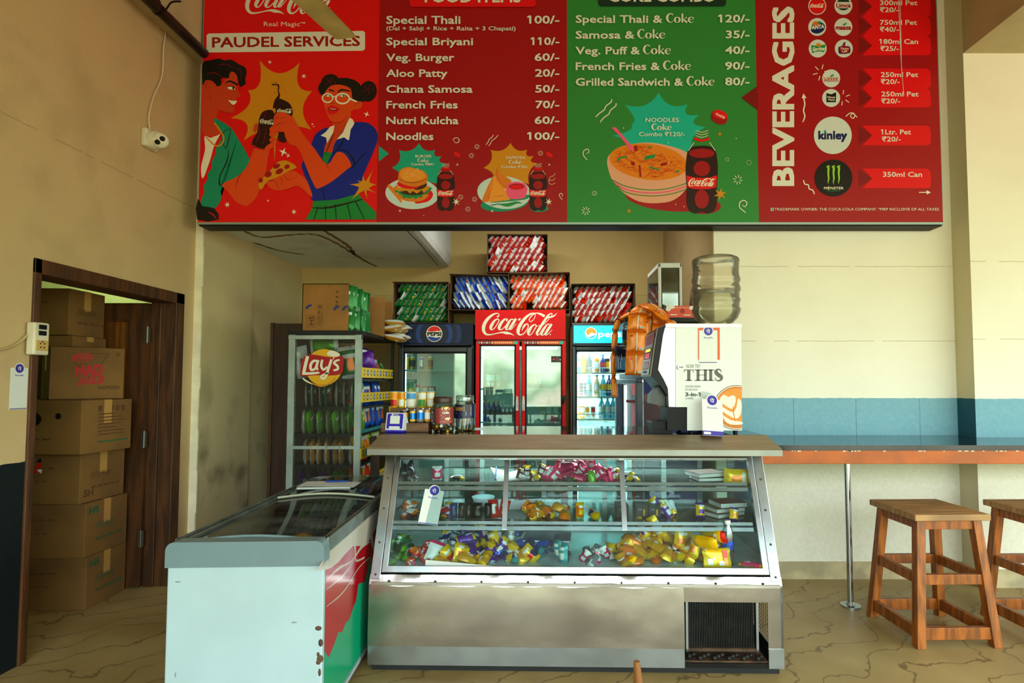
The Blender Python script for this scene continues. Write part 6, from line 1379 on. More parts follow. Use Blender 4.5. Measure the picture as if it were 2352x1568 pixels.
a = Art(onjar(r+.0014, PI*1.19), 1e-4); a.rect(-.016, -.10, .016, -.078, K_yel).ell(0, -.115, .014, .009, mat('mauve', '#a88aa8', .5)).ell(0, -.066, .014, .008, mat('mauve', '#a88aa8', .5)); a.build('label_print', lb)
j2 = jar('jar of striped stick packs with a dark blue and yellow label', 1064, 990, .064, .212, M_clearcap, None, None); r = .064
b = MB()
for i in range(26):
    an = i*2.4; rr = .05 if i % 3 else .03; x, y = rr*math.cos(an), rr*math.sin(an)
    b.cyl((x, y, .008), (x*.9+.012, y*.9, .13), .0062, (F_gry, F_dblu, K_lab_w, F_brn, F_gold)[i % 5], n=6)
for i in range(26): an = i*2.4; b.ball((.05*math.cos(an), .05*math.sin(an), .010), .007, .007, .008, F_gold, 6, 4)
b.build('stick_packs', j2)['kind'] = 'stuff'
lb = MB().lathe([(r+.0008, .075), (r+.0008, .158)], n=24, m=mat('ink_blue_label', '#10143f', .35), a0=PI*1.02, a1=PI*1.98).build('label', j2)
a = Art(onjar(r+.0012, PI*1.52), 1e-4); a.rect(-.07, -.158, .045, -.148, K_yel).rect(-.07, -.146, -.008, -.118, mat('cocoa', '#4a2c18', .4)).rect(-.002, -.146, .045, -.118, F_gold).rect(.01, -.116, .045, -.092, mat('lilac', '#a9a6c8', .5))
for i in range(5): a.rect(-.06+i*.011, -.142, -.054+i*.011, -.121, F_gold); a.h -= a.step
a.rect(-.06, -.10, -.012, -.097, F_gold).rect(-.055, -.108, -.02, -.105, F_gold); a.build('label_print', lb)
t = thing('paper_slip', 'loose white paper slip on the counter right of the jars', 'paper', (top(1093, 986).x, top(1093, 986).y, TOPZ), .2); MB().box(-.03, 0, 0, .05, .10, .002, K_lab_w).box(-.02, .01, .002, .055, .09, .004, K_lab_w).build('sheet', t)

# ---------------------------------------------------------------- coffee machine
MY = 3.20
def MP(x, y): q = P(1280+x*.33156, 540+y*.33156, MY); return (q.x, q.z)
CMX = MP(1050, 1350)[0]
cm = thing('coffee_machine', 'white and silver coffee machine printed with a heart-topped coffee cup', 'coffee machine', (CMX, MY, TOPZ))
def ML(pts): return [(MP(x, y)[0]-CMX, MP(x, y)[1]-TOPZ) for x, y in pts]
M_cmw = mat('machine_white', '#dfe3e2', .3, spec=.4); M_cms = mat('machine_silver', '#b9bfc0', .35, .7); M_cmd = mat('machine_dark', '#101113', .5, spec=.25); M_cmdg = mat('machine_grey', '#6c665e', .4, .3)
DP = .36
q = MB().prism(ML([(820, 640), (1275, 640), (1280, 1352), (900, 1352), (900, 1190), (820, 1190)]), 0, DP, M_cmw, 'y').build('body', cm, bevel=.004)
MB().prism(ML([(752, 622), (822, 618), (822, 1190), (775, 1188), (768, 1060), (740, 1000), (700, 930), (735, 690)]), .006, DP, M_cms, 'y').build('silver_flank', cm, bevel=.003)
MB().prism(ML([(750, 612), (1276, 614), (1276, 640), (750, 640)]), -.004, DP, mat('machine_lid', '#c9c4b8', .35, .5), 'y').build('lid', cm, bevel=.004)
MB().prism(ML([(752, 622), (735, 690), (700, 930), (740, 1000), (768, 1060), (775, 1120), (765, 1110), (720, 1045), (672, 990), (655, 975), (690, 720), (705, 640)]), .01, DP-.01, M_cmd, 'y').build('front_head', cm, bevel=.006)
fp = MB().prism(ML([(704, 642), (690, 720), (654, 978), (646, 974), (682, 716), (697, 642)]), .02, DP-.02, M_cmdg, 'y').build('control_panel', cm, bevel=.002)
pa, pb = ML([(690, 660), (647, 970)])
def FP(x, y, h):   # x from 0 (near) to 1 (far) across the front, y from 0 (top) to 1 (bottom)
    return Vector((pa[0]+(pb[0]-pa[0])*y-.003-h, .03+(DP-.06)*x, pa[1]+(pb[1]-pa[1])*y))
a = Art(FP, 3e-4); V_cmr = vinyl('machine_red', '#b5232b')
a.rect(.08, .02, .92, .98, M_cms).rect(.15, .04, .85, .28, V_cmr).rect(.15, .36, .85, .62, M_cmd).rect(.25, .38, .75, .44, mat('display_glow', '#e6f21a', .3, emit=2.0)).rect(.25, .47, .75, .60, mat('led_red', '#b5121c', .3, emit=.6)).rect(.2, .66, .8, .86, V_cmr).rect(.3, .89, .7, .94, M_cmd)
a.build('panel_print', fp)
MB().prism(ML([(720, 1045), (768, 1112), (768, 1190), (665, 1168), (668, 1110)]), .08, .20, mat('nozzle_grey', '#2c2e31', .35), 'y').build('nozzle_block', cm, bevel=.004)
MB().prism(ML([(765, 1188), (902, 1190), (902, 1352), (765, 1352)]), .012, .2, M_black, 'y').build('lower_front', cm, bevel=.003)
MB().prism(ML([(665, 1300), (765, 1290), (765, 1350), (665, 1344)]), .04, .22, M_black, 'y').build('drip_tray', cm, bevel=.004)
for x in (935, 1245):
    for y in (.03, DP-.04): c = ML([(x, 1352)])[0]; MB().cyl((c[0], y, 0), (c[0], y, c[1]+.002), .013, M_black).build('foot', cm)
for y in (.05,): c = ML([(700, 1340)])[0]; MB().box(c[0]-.02, .05, 0, c[0]+.09, .2, c[1]+.004, M_black).build('foot', cm)
lc = ML([(845, 914)])[0]; MB().cyl((lc[0], -.012, lc[1]), (lc[0], .002, lc[1]), .012, M_steel_p, n=16).box(lc[0]-.004, -.02, lc[1]-.002, lc[0]+.018, -.012, lc[1]+.002, M_iron).build('lock', cm)
ZC = lambda x, y, h: Vector((MP(x, y)[0]-CMX, -.0006-h, MP(x, y)[1]-TOPZ))
a = Art(ZC, 1.5e-4); V_ink = vinyl('grey_ink', '#565654'); V_caf = vinyl('coffee_orange', '#c9741a'); V_caf2 = vinyl('coffee_light', '#e08a22'); V_milk = vinyl('milk', '#f1e6d2'); V_rim = vinyl('cup_rim', '#6b5a4c')
a.text('NOW TRY', 893, 921, 28, V_ink, 993, bold=.01)
def fat(pts, w): a.stroke(pts, V_ink, w=w, n=1); a.h -= a.step
def serif(x, y): a.rect(x-24, y-3, x+24, y+3, V_ink); a.h -= a.step
a.rect(877, 930, 945, 936, V_ink); fat([(911, 930), (911, 1008)], 22); serif(911, 1005); fat([(880, 930), (880, 952)], 4); fat([(943, 930), (943, 952)], 4)
for x in (975, 1026): fat([(x, 930), (x, 1008)], 20); serif(x, 933); serif(x, 1005)
a.rect(975, 966, 1026, 970, V_ink); fat([(1063, 930), (1063, 1008)], 20); serif(1063, 933); serif(1063, 1005)
a.stroke([(1136, 950, 3), (1130, 934, 8), (1112, 930, 12), (1098, 945, 22), (1112, 964, 28), (1134, 980, 26), (1136, 998, 16), (1116, 1008, 10), (1098, 1000, 6), (1092, 982, 3)], V_ink)
a.text('OUR NEW RANGE', 885, 1054, 15, V_ink, 992, bold=.01).text('OF DELICIOUS', 885, 1076, 15, V_ink, 972, bold=.01).text('3-in-1', 886, 1114, 26, V_ink, 992, bold=.06).text('COFFEES', 886, 1137, 15, V_ink, 943, bold=.01)
def clipx(pts): return [(min(x, 1278), y) for x, y in pts]
def disc(rx, ry, m, dx=0, dy=0): a.poly(clipx([(1240+dx+rx*math.cos(i*PI/24), 1193+dy+ry*math.sin(i*PI/24)) for i in range(48)]), m)
disc(158, 155, V_rim); disc(153, 150, V_milk); disc(148, 145, V_caf); disc(140, 120, V_caf2, 5, -12)
a.poly(clipx([(1150, 1105), (1185, 1120), (1205, 1110), (1230, 1115), (1235, 1150), (1215, 1200), (1190, 1195), (1150, 1170), (1125, 1140)]), V_milk, 3).poly(clipx([(1250, 1135), (1272, 1150), (1276, 1200), (1265, 1250), (1235, 1270), (1190, 1250), (1140, 1215), (1135, 1185), (1170, 1205), (1215, 1225), (1240, 1190)]), V_milk, 3).poly(clipx([(1145, 1245), (1200, 1280), (1276, 1290), (1276, 1310), (1200, 1310), (1160, 1285)]), V_milk, 2)
a.stroke([(1215, 1180, 3), (1222, 1240, 6), (1232, 1290, 4)], V_caf)
a.poly([(1005, 1080), (1075, 1100), (1085, 1130), (1040, 1125), (995, 1115)], vinyl('spoon', '#b9c2be'), 2)
a.build('side_print', cm)
# payment cards
V_pp = vinyl('indigo', '#3b2a9e'); V_card = vinyl('card_white', '#dfe2e0')
def card_art(a, x0, x1, y0, y1, code=True):
    """payment card: white slip with a round badge; x0..x1, y0..y1 is the slip, badge at its top"""
    w = x1-x0; xc = (x0+x1)/2; r = w*.24
    a.rect(x0, y0+r*.9, x1, y1, V_card, w*.04).ell(xc, y0+r*1.05, r*1.22, r*1.22, V_card).ell(xc, y0+r*1.05, r, r, V_pp)
    a.text('पे', xc-r*.45, y0+r*1.5, r*.75, V_card, xc+r*.45, bold=.02)
    a.text('PhonePe', xc-w*.24, y0+r*2.75, w*.09, V_pp, xc+w*.24, bold=.02)
    a.rect(x0+w*.02, y1-w*.06, x1-w*.02, y1-w*.02, V_pp)
sk = MB().prism(ML([(975, 642), (1125, 640), (1126, 862), (975, 862)]), -.0022, -.0012, vinyl('orange_paper', '#e0601e'), 'y').build('payment_sticker', cm); sk['label'] = 'orange and white payment sticker'
a = Art(lambda x, y, h: ZC(x, y, h+.002), 1e-4); card_art(a, 982, 1108, 632, 886); a.build('sticker_print', sk)
def pay_card(label, loc, w, h, rot, parent=None):
    t = thing('payment_card', label, 'payment card', loc, 0, 'payment cards', rot)
    MB().box(-w/2, .0, 0, w/2, .002, h*.88, V_card).prism([(w*.29*math.cos(i*PI/12), h*.86+w*.26*math.sin(i*PI/12)) for i in range(13)], 0, .002, V_card, 'y').build('card', t)
    a = Art(lambda x, y, hh: Vector((x, -.0003-hh, h-y)), 1e-4); card_art(a, -w/2, w/2, 0, h); a.build('card_print', t); return t
q = top(1638, 1001)
t = pay_card('white payment card leaning on the foot of the coffee machine', (q.x, q.y, TOPZ+.001), .115, .225, (rad(-14), rad(4), rad(3)))
MB().box(-.056, .0, 0, .056, .06, .003, M_card).build('foot_flap', t)
a = Art(lambda x, y, hh: Vector((x, -.0006-hh, y)), 1e-4); a.rect(-.0575, .001, .0575, .026, V_pp).rect(-.05, .006, -.012, .020, V_card, .004); a.build('blue_strip', t)

# big water bottle on the machine
wb = thing('water_bottle_large', 'large translucent water bottle standing upside down on the coffee machine', 'water bottle', (P(1645, 740, 3.38).x, 3.38, MP(1000, 612)[1]+.0008))
M_bot = bpy.data.materials.new('cloudy_bottle'); M_bot.use_nodes = True
N = M_bot.node_tree.nodes; L = M_bot.node_tree.links; N.clear()
o_ = N.new('ShaderNodeOutputMaterial'); tr = N.new('ShaderNodeBsdfTransparent'); tr.inputs[0].default_value = hexc('#faf7ee'); df = N.new('ShaderNodeBsdfDiffuse'); df.inputs[0].default_value = hexc('#f2e6cc'); tl = N.new('ShaderNodeBsdfTranslucent'); tl.inputs[0].default_value = hexc('#f6ecd6'); gl = N.new('ShaderNodeBsdfGlossy'); gl.inputs['Roughness'].default_value = .12
ad = N.new('ShaderNodeMixShader'); ad.inputs[0].default_value = .3; L.new(df.outputs[0], ad.inputs[1]); L.new(tl.outputs[0], ad.inputs[2])
m1 = N.new('ShaderNodeMixShader'); m1.inputs[0].default_value = .20; L.new(tr.outputs[0], m1.inputs[1]); L.new(ad.outputs[0], m1.inputs[2])
m2 = N.new('ShaderNodeMixShader'); fr = N.new('ShaderNodeFresnel'); fr.inputs[0].default_value = 1.4; L.new(fr.outputs[0], m2.inputs[0]); L.new(m1.outputs[0], m2.inputs[1]); L.new(gl.outputs[0], m2.inputs[2]); L.new(m2.outputs[0], o_.inputs[0])
R0 = .140
MB().lathe([(.04, 0), (.06, .004), (.095, .018), (.125, .05), (R0, .085), (R0+.003, .10), (R0-.006, .115), (R0-.004, .14), (R0+.003, .155), (R0-.004, .17), (R0-.004, .20), (R0+.004, .215), (R0, .24), (R0-.006, .25), (R0, .265), (R0+.003, .28), (R0-.004, .30), (R0-.006, .33), (R0-.004, .375), (R0, .392), (R0-.006, .405), (R0-.02, .413), (0, .415)], n=36, m=M_bot).build('bottle', wb)
MB().lathe([(.05, .006), (.10, .035), (R0-.012, .09), (R0-.012, .215), (0, .216)], n=36, m=glass('bottle_water', '#f2f6ea', .04, .02)).build('water', wb)
MB().lathe([(0, 0), (.055, 0), (.055, .012), (0, .012)], n=20, m=M_cms).build('neck_ring', wb)

# shelf on the side wall of the alcove with the small white showcase and the orange carton
ws = thing('wall_shelf', 'dark shelf on the side wall of the alcove behind the coffee machine', 'shelf', (1.0, 4.75, 1.925))
MB().box(-.40, -.42, 0, .27, .45, .03, M_iron).build('board', ws)
for y in (-.3, .3): MB().beam((.26, y, -.25), (-.2, y, 0), .02, .02, M_iron).build('bracket', ws)
SCY = 4.40
def sx_(x): return P(x, 650, SCY).x
x0, x1 = sx_(1513), sx_(1567); zt = P(1540, 603, SCY).z; zb_ = 1.9555
cb = thing('small_showcase', 'small white glass-sided showcase standing on the alcove shelf', 'showcase', (x0, SCY, zb_)); w = x1-x0; h = zt-zb_
M_swh = mat('showcase_white', '#cdd3cf', .4); M_sgr = mat('showcase_grey', '#5a625f', .5)
DD = .50
MB().box(0, 0, 0, .022, .03, h, M_swh).box(w-.022, 0, 0, w, .03, h, M_swh).box(0, 0, h-.04, w, .03, h, M_swh).box(0, 0, 0, w, .03, .05, M_swh).build('front_frame', cb, bevel=.008)
MB().box(0, .03, 0, w, DD, .05, M_swh).box(0, .03, h-.035, w, DD, h, M_swh).box(w-.01, .03, .05, w, DD, h-.03, M_swh).box(0, DD-.02, 0, .02, DD, h, M_sgr).box(0, DD-.01, 0, w, DD, h, M_swh).build('cabinet', cb, bevel=.004)
MB().box(.03, .012, .05, w-.03, .016, h-.045, glass('showcase_glass', '#c3cbb4', .12, .03, dirt=.12)).build('glass_pane', cb)
MB().box(.004, .035, .05, .008, DD-.02, h-.04, glass('showcase_glass', '#c3cbb4', .12, .03, dirt=.12)).build('side_glass', cb)
MB().box(.01, .04, h*.42, w-.012, DD-.02, h*.42+.005, G_shelf).build('shelf', cb); MB().box(-.006, .06, h*.45, 0, .075, h*.62, M_sgr).build('handle', cb)
ob = thing('orange_carton', 'flat orange printed carton lying beside the showcase', 'carton', (P(1563, 737, 4.36).x, 4.34, 1.9555))
w = P(1594, 737, 4.36).x-P(1533, 737, 4.36).x
MB().box(-w/2, 0, 0, w/2, .05, .092, vinyl('carton_orange', '#dd4a22')).build('box', ob)
a = Art(lambda x, y, hh: Vector((-w/2+x*w, -.0004-hh, (1-y)*.092)), 1e-4); a.ell(.12, .12, .16, .16, K_lab_w, n=16).ell(.02, .3, .1, .18, K_lab_w, n=16).ell(.92, .2, .12, .18, K_lab_w, n=16).ell(.55, .45, .09, .2, V_line, n=16)
a.text('Feel The Crunch', .3, .2, .10, K_lab_w, .78, bold=.01).rect(.1, .72, .35, .80, K_lab_w).rect(.6, .75, .85, .82, K_lab_w); a.build('carton_print', ob)

# tub and jar on the small navy cooler
dzT = 1.5355
tb = thing('biscuit_tub', 'round dark blue tub with a picture label standing on the navy cooler', 'tub', (P(1431, 850, 4.45).x+.03, 4.47, dzT))
MB().lathe([(0, 0), (.08, 0), (.085, .01), (.092, .165), (.096, .17), (.096, .20), (.09, .208), (0, .208)], n=28, m=mat('tub_navy', '#0d1a3c', .3)).build('body', tb)
a = Art(lambda x, y, h: Vector(((.0895+.0+h)*math.cos(PI*1.28+x), (.0895+h)*math.sin(PI*1.28+x), y)), 3e-4)
V_tubb = vinyl('tub_blue', '#2f7fc0')
for i in range(8): a.rect(-.7+i*.16, .02, -.7+(i+1)*.16, .16, V_tubb); a.h -= a.step
a.up(); 
for i in range(6): a.rect(-.65+i*.1, .03+.01*(i % 2), -.6+i*.1, .15, (F_gold, K_lab_w, F_brn)[i % 3]); a.h -= a.step
a.up(); a.rect(.0, .03, .5, .08, K_lab_w).rect(.1, .09, .55, .14, F_gold); a.build('label', tb)
jj = jar('jar of small packs standing on the round dark blue tub', 1064, 990, .052, .175, M_clearcap, None, None)
jj.location = (tb.location.x+.02, tb.location.y, dzT+.2085)
b = MB()
for i in range(20): an = i*2.4; rr = .04 if i % 3 else .02; b.cyl((rr*math.cos(an), rr*math.sin(an), .006), (rr*math.cos(an)+.005, rr*math.sin(an), .12), .007, (F_dblu, F_brn, F_gry, F_dblu, F_gold)[i % 5], n=6)
b.build('stick_packs', jj)['kind'] = 'stuff'
MB().lathe([(.0526, .05), (.0526, .125)], n=20, m=mat('ink_blue_label', '#10143f', .35), a0=PI, a1=PI*1.7).build('label', jj)

# strips of orange packets draped over the shelf
M_op = foil('orange_strip', '#f58a14', .35, .1); M_op2 = foil('orange_strip_deep', '#dd6a0e', .35, .1)
def strip_bag(label, path, w, n, twist=0.0, seedv=1):
    """hanging strip of joined packets: path of (x, y, z) from top to bottom"""
    t = thing('packet_strip', label, 'packet strip', path[0], 0, 'orange packet strips over the shelf')
    pts = spline([tuple(Vector(p)-Vector(path[0])) for p in path], 8); L_ = len(pts)-1; per = L_/n
    for k in range(n):
        b = MB()
        def f(u, v, s):
            q = (k+v)*per; i = min(int(q), L_-1); p0, p1 = Vector(pts[i]), Vector(pts[min(i+1, L_)]); c = p0.lerp(p1, q-i); tg = (p1-p0).normalized()
            ax = Vector((math.cos(twist), math.sin(twist), 0)); nn = ax.cross(tg).normalized()
            kk = max(0, 1-abs(2*v-1)**5)**.6*max(0, 1-abs(2*u-1)**2.4)
            return c+ax*((u-.5)*w*(1-.06*math.sin(PI*v)))+nn*(s*.024*kk*(1+.2*math.sin(9*u+k+seedv)*math.sin(8*v+k)))
        for s in (-1, 1): b.grid(lambda u, v, s=s: f(u, v, s), 6, 8, M_op, True, lambda u, v: M_op2 if (v < .07 or v > .93) else M_op)
        o = b.build('packet', t)
        a = MB()
        for s in (-1, 1):
            a.grid(lambda u, v, s=s: f(.5+.06*(u-.5), .1+.8*v, s*1.10), 1, 8, F_wht); a.grid(lambda u, v, s=s: f(.62+.22*u, .78+.09*v, s*1.12), 2, 2, F_wht); a.grid(lambda u, v, s=s: f(.13+.17*u, .22+.06*v, s*1.12), 2, 2, F_red)
            a.grid(lambda u, v, s=s: f(.65+.16*u, .80+.05*v, s*1.16), 2, 2, F_teal)
        a.build('packet_print', o)
def hp(x, y, Y): return tuple(P(x, y, Y))
strip_bag('broad orange packet strip hanging nearest to the coffee machine', [hp(1478, 707, 4.28), hp(1466, 722, 4.26), hp(1462, 760, 4.25), hp(1460, 810, 4.25), hp(1457, 861, 4.25)], .150, 4, .1)
strip_bag('orange packet strip hanging behind the broad one', [hp(1488, 708, 4.34), hp(1489, 730, 4.30), hp(1488, 780, 4.30), hp(1484, 830, 4.30), hp(1481, 862, 4.30)], .12, 4, .5, 2)
strip_bag('orange packet strip lying over the shelf towards the orange carton', [hp(1476, 704, 4.32), hp(1500, 712, 4.22), hp(1520, 728, 4.2), hp(1542, 742, 4.2), hp(1550, 752, 4.22)], .12, 3, .9, 3)
strip_bag('orange packet strip bulging at the top of the shelf corner', [hp(1462, 716, 4.36), hp(1486, 702, 4.34), hp(1512, 716, 4.32), hp(1518, 745, 4.28), hp(1510, 790, 4.26)], .14, 4, .3, 4)
strip_bag('thin orange packet strip hanging at the left of the blue tub', [hp(1452, 720, 4.56), hp(1420, 740, 4.54), hp(1412, 780, 4.54), hp(1409, 850, 4.54), hp(1412, 913, 4.54)], .06, 5, .9, 5)
# ---------------------------------------------------------------- what lies in the display counter
def CL(lx, ly, z): return CTM @ Vector((lx, ly, z))
def lx_(pxx, depth=.35): return (pxx-1256)/1300*(2.912+depth)+.9
RD = random.Random(5)
def heap(label, group, mesh, n, p0, p1, y0, y1, z, hgt, kind='sweet_packet', cat='packet', flat=True, tall=None):
    """loose heap of n packets between the pixel columns p0 and p1"""
    pl = []; xa, xb = lx_(p0, (y0+y1)/2), lx_(p1, (y0+y1)/2)
    for i in range(n):
        u = (i+.5)/n; u = (u*7.31) % 1.0
        x = xa+(xb-xa)*u; lay = (i*3) % n/n; ymid = y0+(y1-y0)*(.15+.7*RD.random())
        prof = max(.05, 1-abs(2*u-1)**2)
        zz = z+.012+hgt*prof*lay*.95
        rot = (rad(90)+RD.uniform(-.7, .5), RD.uniform(-.5, .5), RD.uniform(-PI, PI)) if RD.random() < .7 else (RD.uniform(-.5, .5), RD.uniform(-.8, .8), RD.uniform(-1, 1))
        m = Euler(rot).to_matrix(); c = m @ Vector((0, 0, .045))
        pl.append((CL(x, ymid+.10*prof*lay, zz)-Vector((c.x, c.y, c.z*.6)), rot))
    return packs(kind, mesh, label, cat, group, pl)
Z1, Z2_, Z3_ = SHZ[0]+.001, SHZ[1]+.001, SHZ[2]+.001
def mini(front, back, acc=None, spot=None, w=.045, h=.095, t=.03, seed=1): return packet_mesh(w, h, t, front, back, acc, spot, seed, 5, 7, .09)
# top shelf
heap('pink and white sweet packet in the heap on the top glass shelf', 'pink packets on the top shelf', mini(F_pink, foil('deep_pink', '#a8174a'), F_pink, F_wht, .055, .09, .045, 3), 30, 1252, 1402, .24, .42, Z1, .085)
heap('green sweet packet among the pink ones on the top glass shelf', 'green packets on the top shelf', mini(F_lgrn, F_grn, F_lgrn, None, .05, .08, .04, 4), 2, 1262, 1375, .235, .26, Z1, .045)
heap('dark brown sweet packet left of the pink heap on the top glass shelf', 'brown packets on the top shelf', mini(F_brn, F_blk, F_yel, F_wht, .045, .08, .035, 5), 6, 1188, 1262, .25, .40, Z1, .05)
heap('purple and yellow sweet packet right of the pink heap on the top glass shelf', 'purple packets on the top shelf', mini(F_pur, F_wht, F_yel, F_yel, .045, .09, .035, 6), 5, 1392, 1466, .25, .36, Z1, .05)
packs('sweet_packet', mini(F_pink, F_brn, F_wht, F_wht, .055, .08, .045, 7), 'lone pink packet standing on the left part of the top glass shelf', 'packet', 'lone packets on the top shelf', [(CL(lx_(1008), .30, Z1), (0, 0, .3))])
packs('sweet_packet', mini(F_blk, F_gry, F_yel, F_wht, .05, .07, .03, 8), 'small black packet right of the lone pink one on the top glass shelf', 'packet', 'lone packets on the top shelf', [(CL(lx_(1040), .33, Z1+.012), (PI/2, .2, 1.2))])
pb = MB(); pb.grid(lambda u, v: ((u-.5)*.16*(1-.25*v), -.05+.02*math.sin(9*u+4*v), .10*v**.8*(1-abs(2*u-1)**3)*(1+.25*math.sin(14*u+3))), 14, 8, F_blk, True); pb.grid(lambda u, v: ((u-.5)*.16*(1-.25*v), .05+.02*math.sin(7*u+2*v), .10*v**.8*(1-abs(2*u-1)**3)*(1+.25*math.sin(14*u+3))), 14, 8, F_blk, True); pb.ball((0, 0, .04), .075, .05, .04, F_blk, 12, 8)
o = pb.build('plastic_bag', None, CL(lx_(930), .30, Z1+.003), (0, 0, 0)); tag(o, 'crumpled black plastic bag at the left end of the top glass shelf', 'plastic bag')
M_paper = mat('paper', '#cfd6d3', .6, var=.05); M_cover = mat('book_cover', '#7a3326', .5); M_cover2 = mat('book_cover_brown', '#6b4a2c', .5)
def book(label, p, w, d_, h, rz, z, cover, y=.36, cat='book', group='account books in the display counter'):
    t = thing('account_book', label, cat, CL(lx_(p), y, z), rz, group)
    MB().box(-w/2, -d_/2, .003, w/2-.002, d_/2, h-.003, M_paper).build('pages', t); MB().box(-w/2-.002, -d_/2-.002, 0, w/2, d_/2+.002, .003, cover).box(-w/2-.002, -d_/2-.002, h-.003, w/2, d_/2+.002, h, cover).build('cover', t, bevel=.001); return t
t = thing('paper_sheets', 'loose white papers on the left part of the top glass shelf', 'paper', CL(lx_(1165), .38, Z1), .3)
MB().grid(lambda u, v: ((u-.5)*.17, (v-.5)*.2, .003+.05*(1-u)*v), 6, 4, M_paper).grid(lambda u, v: ((u-.5)*.16+.03, (v-.5)*.18, .006+.03*u*v), 6, 4, M_paper).build('sheet', t)
MB().cyl((-.09, -.06, .004), (-.06, .05, .06), .004, F_blu, n=6).build('clip', t)
book('dark cover notebook lying lowest at the right of the top glass shelf', 1622, .19, .14, .022, .15, Z1, M_black)
book('brown notebook lying on top at the right of the top glass shelf', 1612, .18, .14, .024, .35, Z1+.0225, M_cover2)
packs('snack_packet', packet_mesh(.10, .15, .05, F_yel, F_gold, F_yel, F_org, 31), 'yellow packet lying over the notebooks on the top glass shelf', 'packet', 'yellow packets with the notebooks', [(CL(lx_(1652, .27), .27, Z1+.028), (rad(12), rad(92), .12))])
# middle shelf
heap('red and orange sweet packet at the left end of the middle glass shelf', 'red packets at the left of the middle shelf', mini(F_red, F_wht, F_org, F_wht, .05, .08, .035, 9), 7, 898, 962, .19, .34, Z2_, .05)
heap('purple and red sweet packet behind the payment card on the middle glass shelf', 'purple packets on the middle shelf', mini(F_pur, F_red, F_yel, F_wht, .05, .09, .035, 10), 5, 990, 1045, .22, .34, Z2_, .045)
for i, (p, m, l) in enumerate(((1052, F_dblu, 'dark blue upright pack in the row on the middle glass shelf'), (1068, F_blk, 'black upright pack, first of three on the middle glass shelf'), (1084, F_blk, 'black upright pack, second of three on the middle glass shelf'), (1102, F_blk, 'broad black upright pack on the middle glass shelf'), (1127, F_blk, 'black upright pack next to the red packets on the middle glass shelf'))):
    o = packet_mesh(.04 if p != 1102 else .06, .085, .03, m, F_gry, None, None, 40+i).build('sweet_packet', None, CL(lx_(p), .22, Z2_), (-.1, 0, RD.uniform(-.2, .2))); tag(o, l, 'packet', 'upright packs on the middle shelf')
for p, r, l in ((1140, -.1, 'red and white packet left one by the steel divider'), (1156, .25, 'red and white packet right one by the steel divider')):
    o = packet_mesh(.055, .10, .035, F_red, F_wht, F_red, F_wht, 50).build('sweet_packet', None, CL(lx_(p), .24, Z2_), (-.15, r, .1)); tag(o, l, 'packet', 'red packets by the divider')
t = thing('white_bowl', 'white bowl at the back of the middle glass shelf', 'bowl', CL(lx_(1108, .5), .5, Z2_)); MB().lathe([(0, .004), (.03, 0), (.055, .03), (.068, .065), (.066, .066), (.05, .03), (0, .01)], n=24, m=M_pw).build('bowl', t)
t = thing('white_plate', 'white folded tray at the back of the middle glass shelf right of the divider', 'tray', CL(lx_(1198, .5), .5, Z2_)); MB().box(-.08, -.05, 0, .08, .05, .004, M_pw).prism([(-.09, .05), (.09, .06), (.08, .004), (-.08, .004)], -.052, -.048, M_pw, 'y').build('tray', t)
heap('yellow snack cup packet in the heap right of the divider on the middle glass shelf', 'yellow packets on the middle shelf', mini(F_yel, F_gold, F_org, F_org, .068, .10, .055, 11), 8, 1212, 1300, .19, .33, Z2_, .06)
heap('orange snack packet in the yellow heap on the middle glass shelf', 'orange packets on the middle shelf', mini(F_org, F_brn, F_yel, F_wht, .05, .08, .04, 12), 3, 1215, 1280, .20, .32, Z2_, .05)
packs('snack_packet', mini(F_org, F_wht, F_yel, F_yel, .05, .085, .05, 13), 'orange and white packet standing alone on the middle glass shelf', 'packet', 'lone packets on the middle shelf', [(CL(lx_(1326), .25, Z2_), (0, 0, .4))])
packs('snack_packet', packet_mesh(.055, .13, .05, F_pur, F_wht, F_yel, F_yel, 14, 6, 8, .16), 'rolled yellow, purple and white packet lying on the middle glass shelf', 'packet', 'lone packets on the middle shelf', [(CL(lx_(1352), .30, Z2_+.02), (rad(80), rad(75), 0))])
for i, (p, l) in enumerate(((1420, 'black carton left of the second steel divider'), (1462, 'black carton right behind the second steel divider'), (1490, 'black carton rightmost on the middle glass shelf'))):
    t = thing('small_carton', l, 'carton', CL(lx_(p), .26, Z2_), -.02, 'black cartons on the middle shelf'); MB().box(-.034, 0, 0, .034, .12, .066, mat('black_carton', '#1b1f22', .5)).build('box', t, bevel=.002)
    a = Art(lambda x, y, h: Vector((x, -.0003-h, y)), 1e-4); a.rect(.008, .012, .016, .045, F_gold); a.rect(-.02, .04, .0, .05, mat('dull_grey', '#59605f', .5)); a.build('front_print', t)
heap('purple and white packet right of the black cartons on the middle glass shelf', 'purple packets right of the cartons', mini(F_pur, F_wht, F_yel, F_wht, .05, .10, .04, 15), 6, 1490, 1548, .20, .36, Z2_, .055)
packs('snack_packet', mini(F_yel, F_gry, F_pur, F_pur, .055, .08, .045, 16), 'yellow and purple packet alone left of the account books', 'packet', 'lone packets on the middle shelf', [(CL(lx_(1590), .27, Z2_), (-.2, .1, .2))])
book('large red-edged account book lowest on the middle glass shelf', 1645, .20, .16, .024, .5, Z2_, M_cover); book('brown account book second on the middle glass shelf', 1650, .18, .15, .024, .3, Z2_+.0245, M_cover2); book('red account book topmost on the middle glass shelf', 1660, .16, .14, .028, .22, Z2_+.049, M_cover)
packs('snack_packet', mini(F_yel, F_pur, F_pur, F_org, .055, .07, .045, 17), 'yellow packet leaning on the account books', 'packet', 'lone packets on the middle shelf', [(CL(lx_(1673, .2), .20, Z2_), (-.2, .2, .3))])
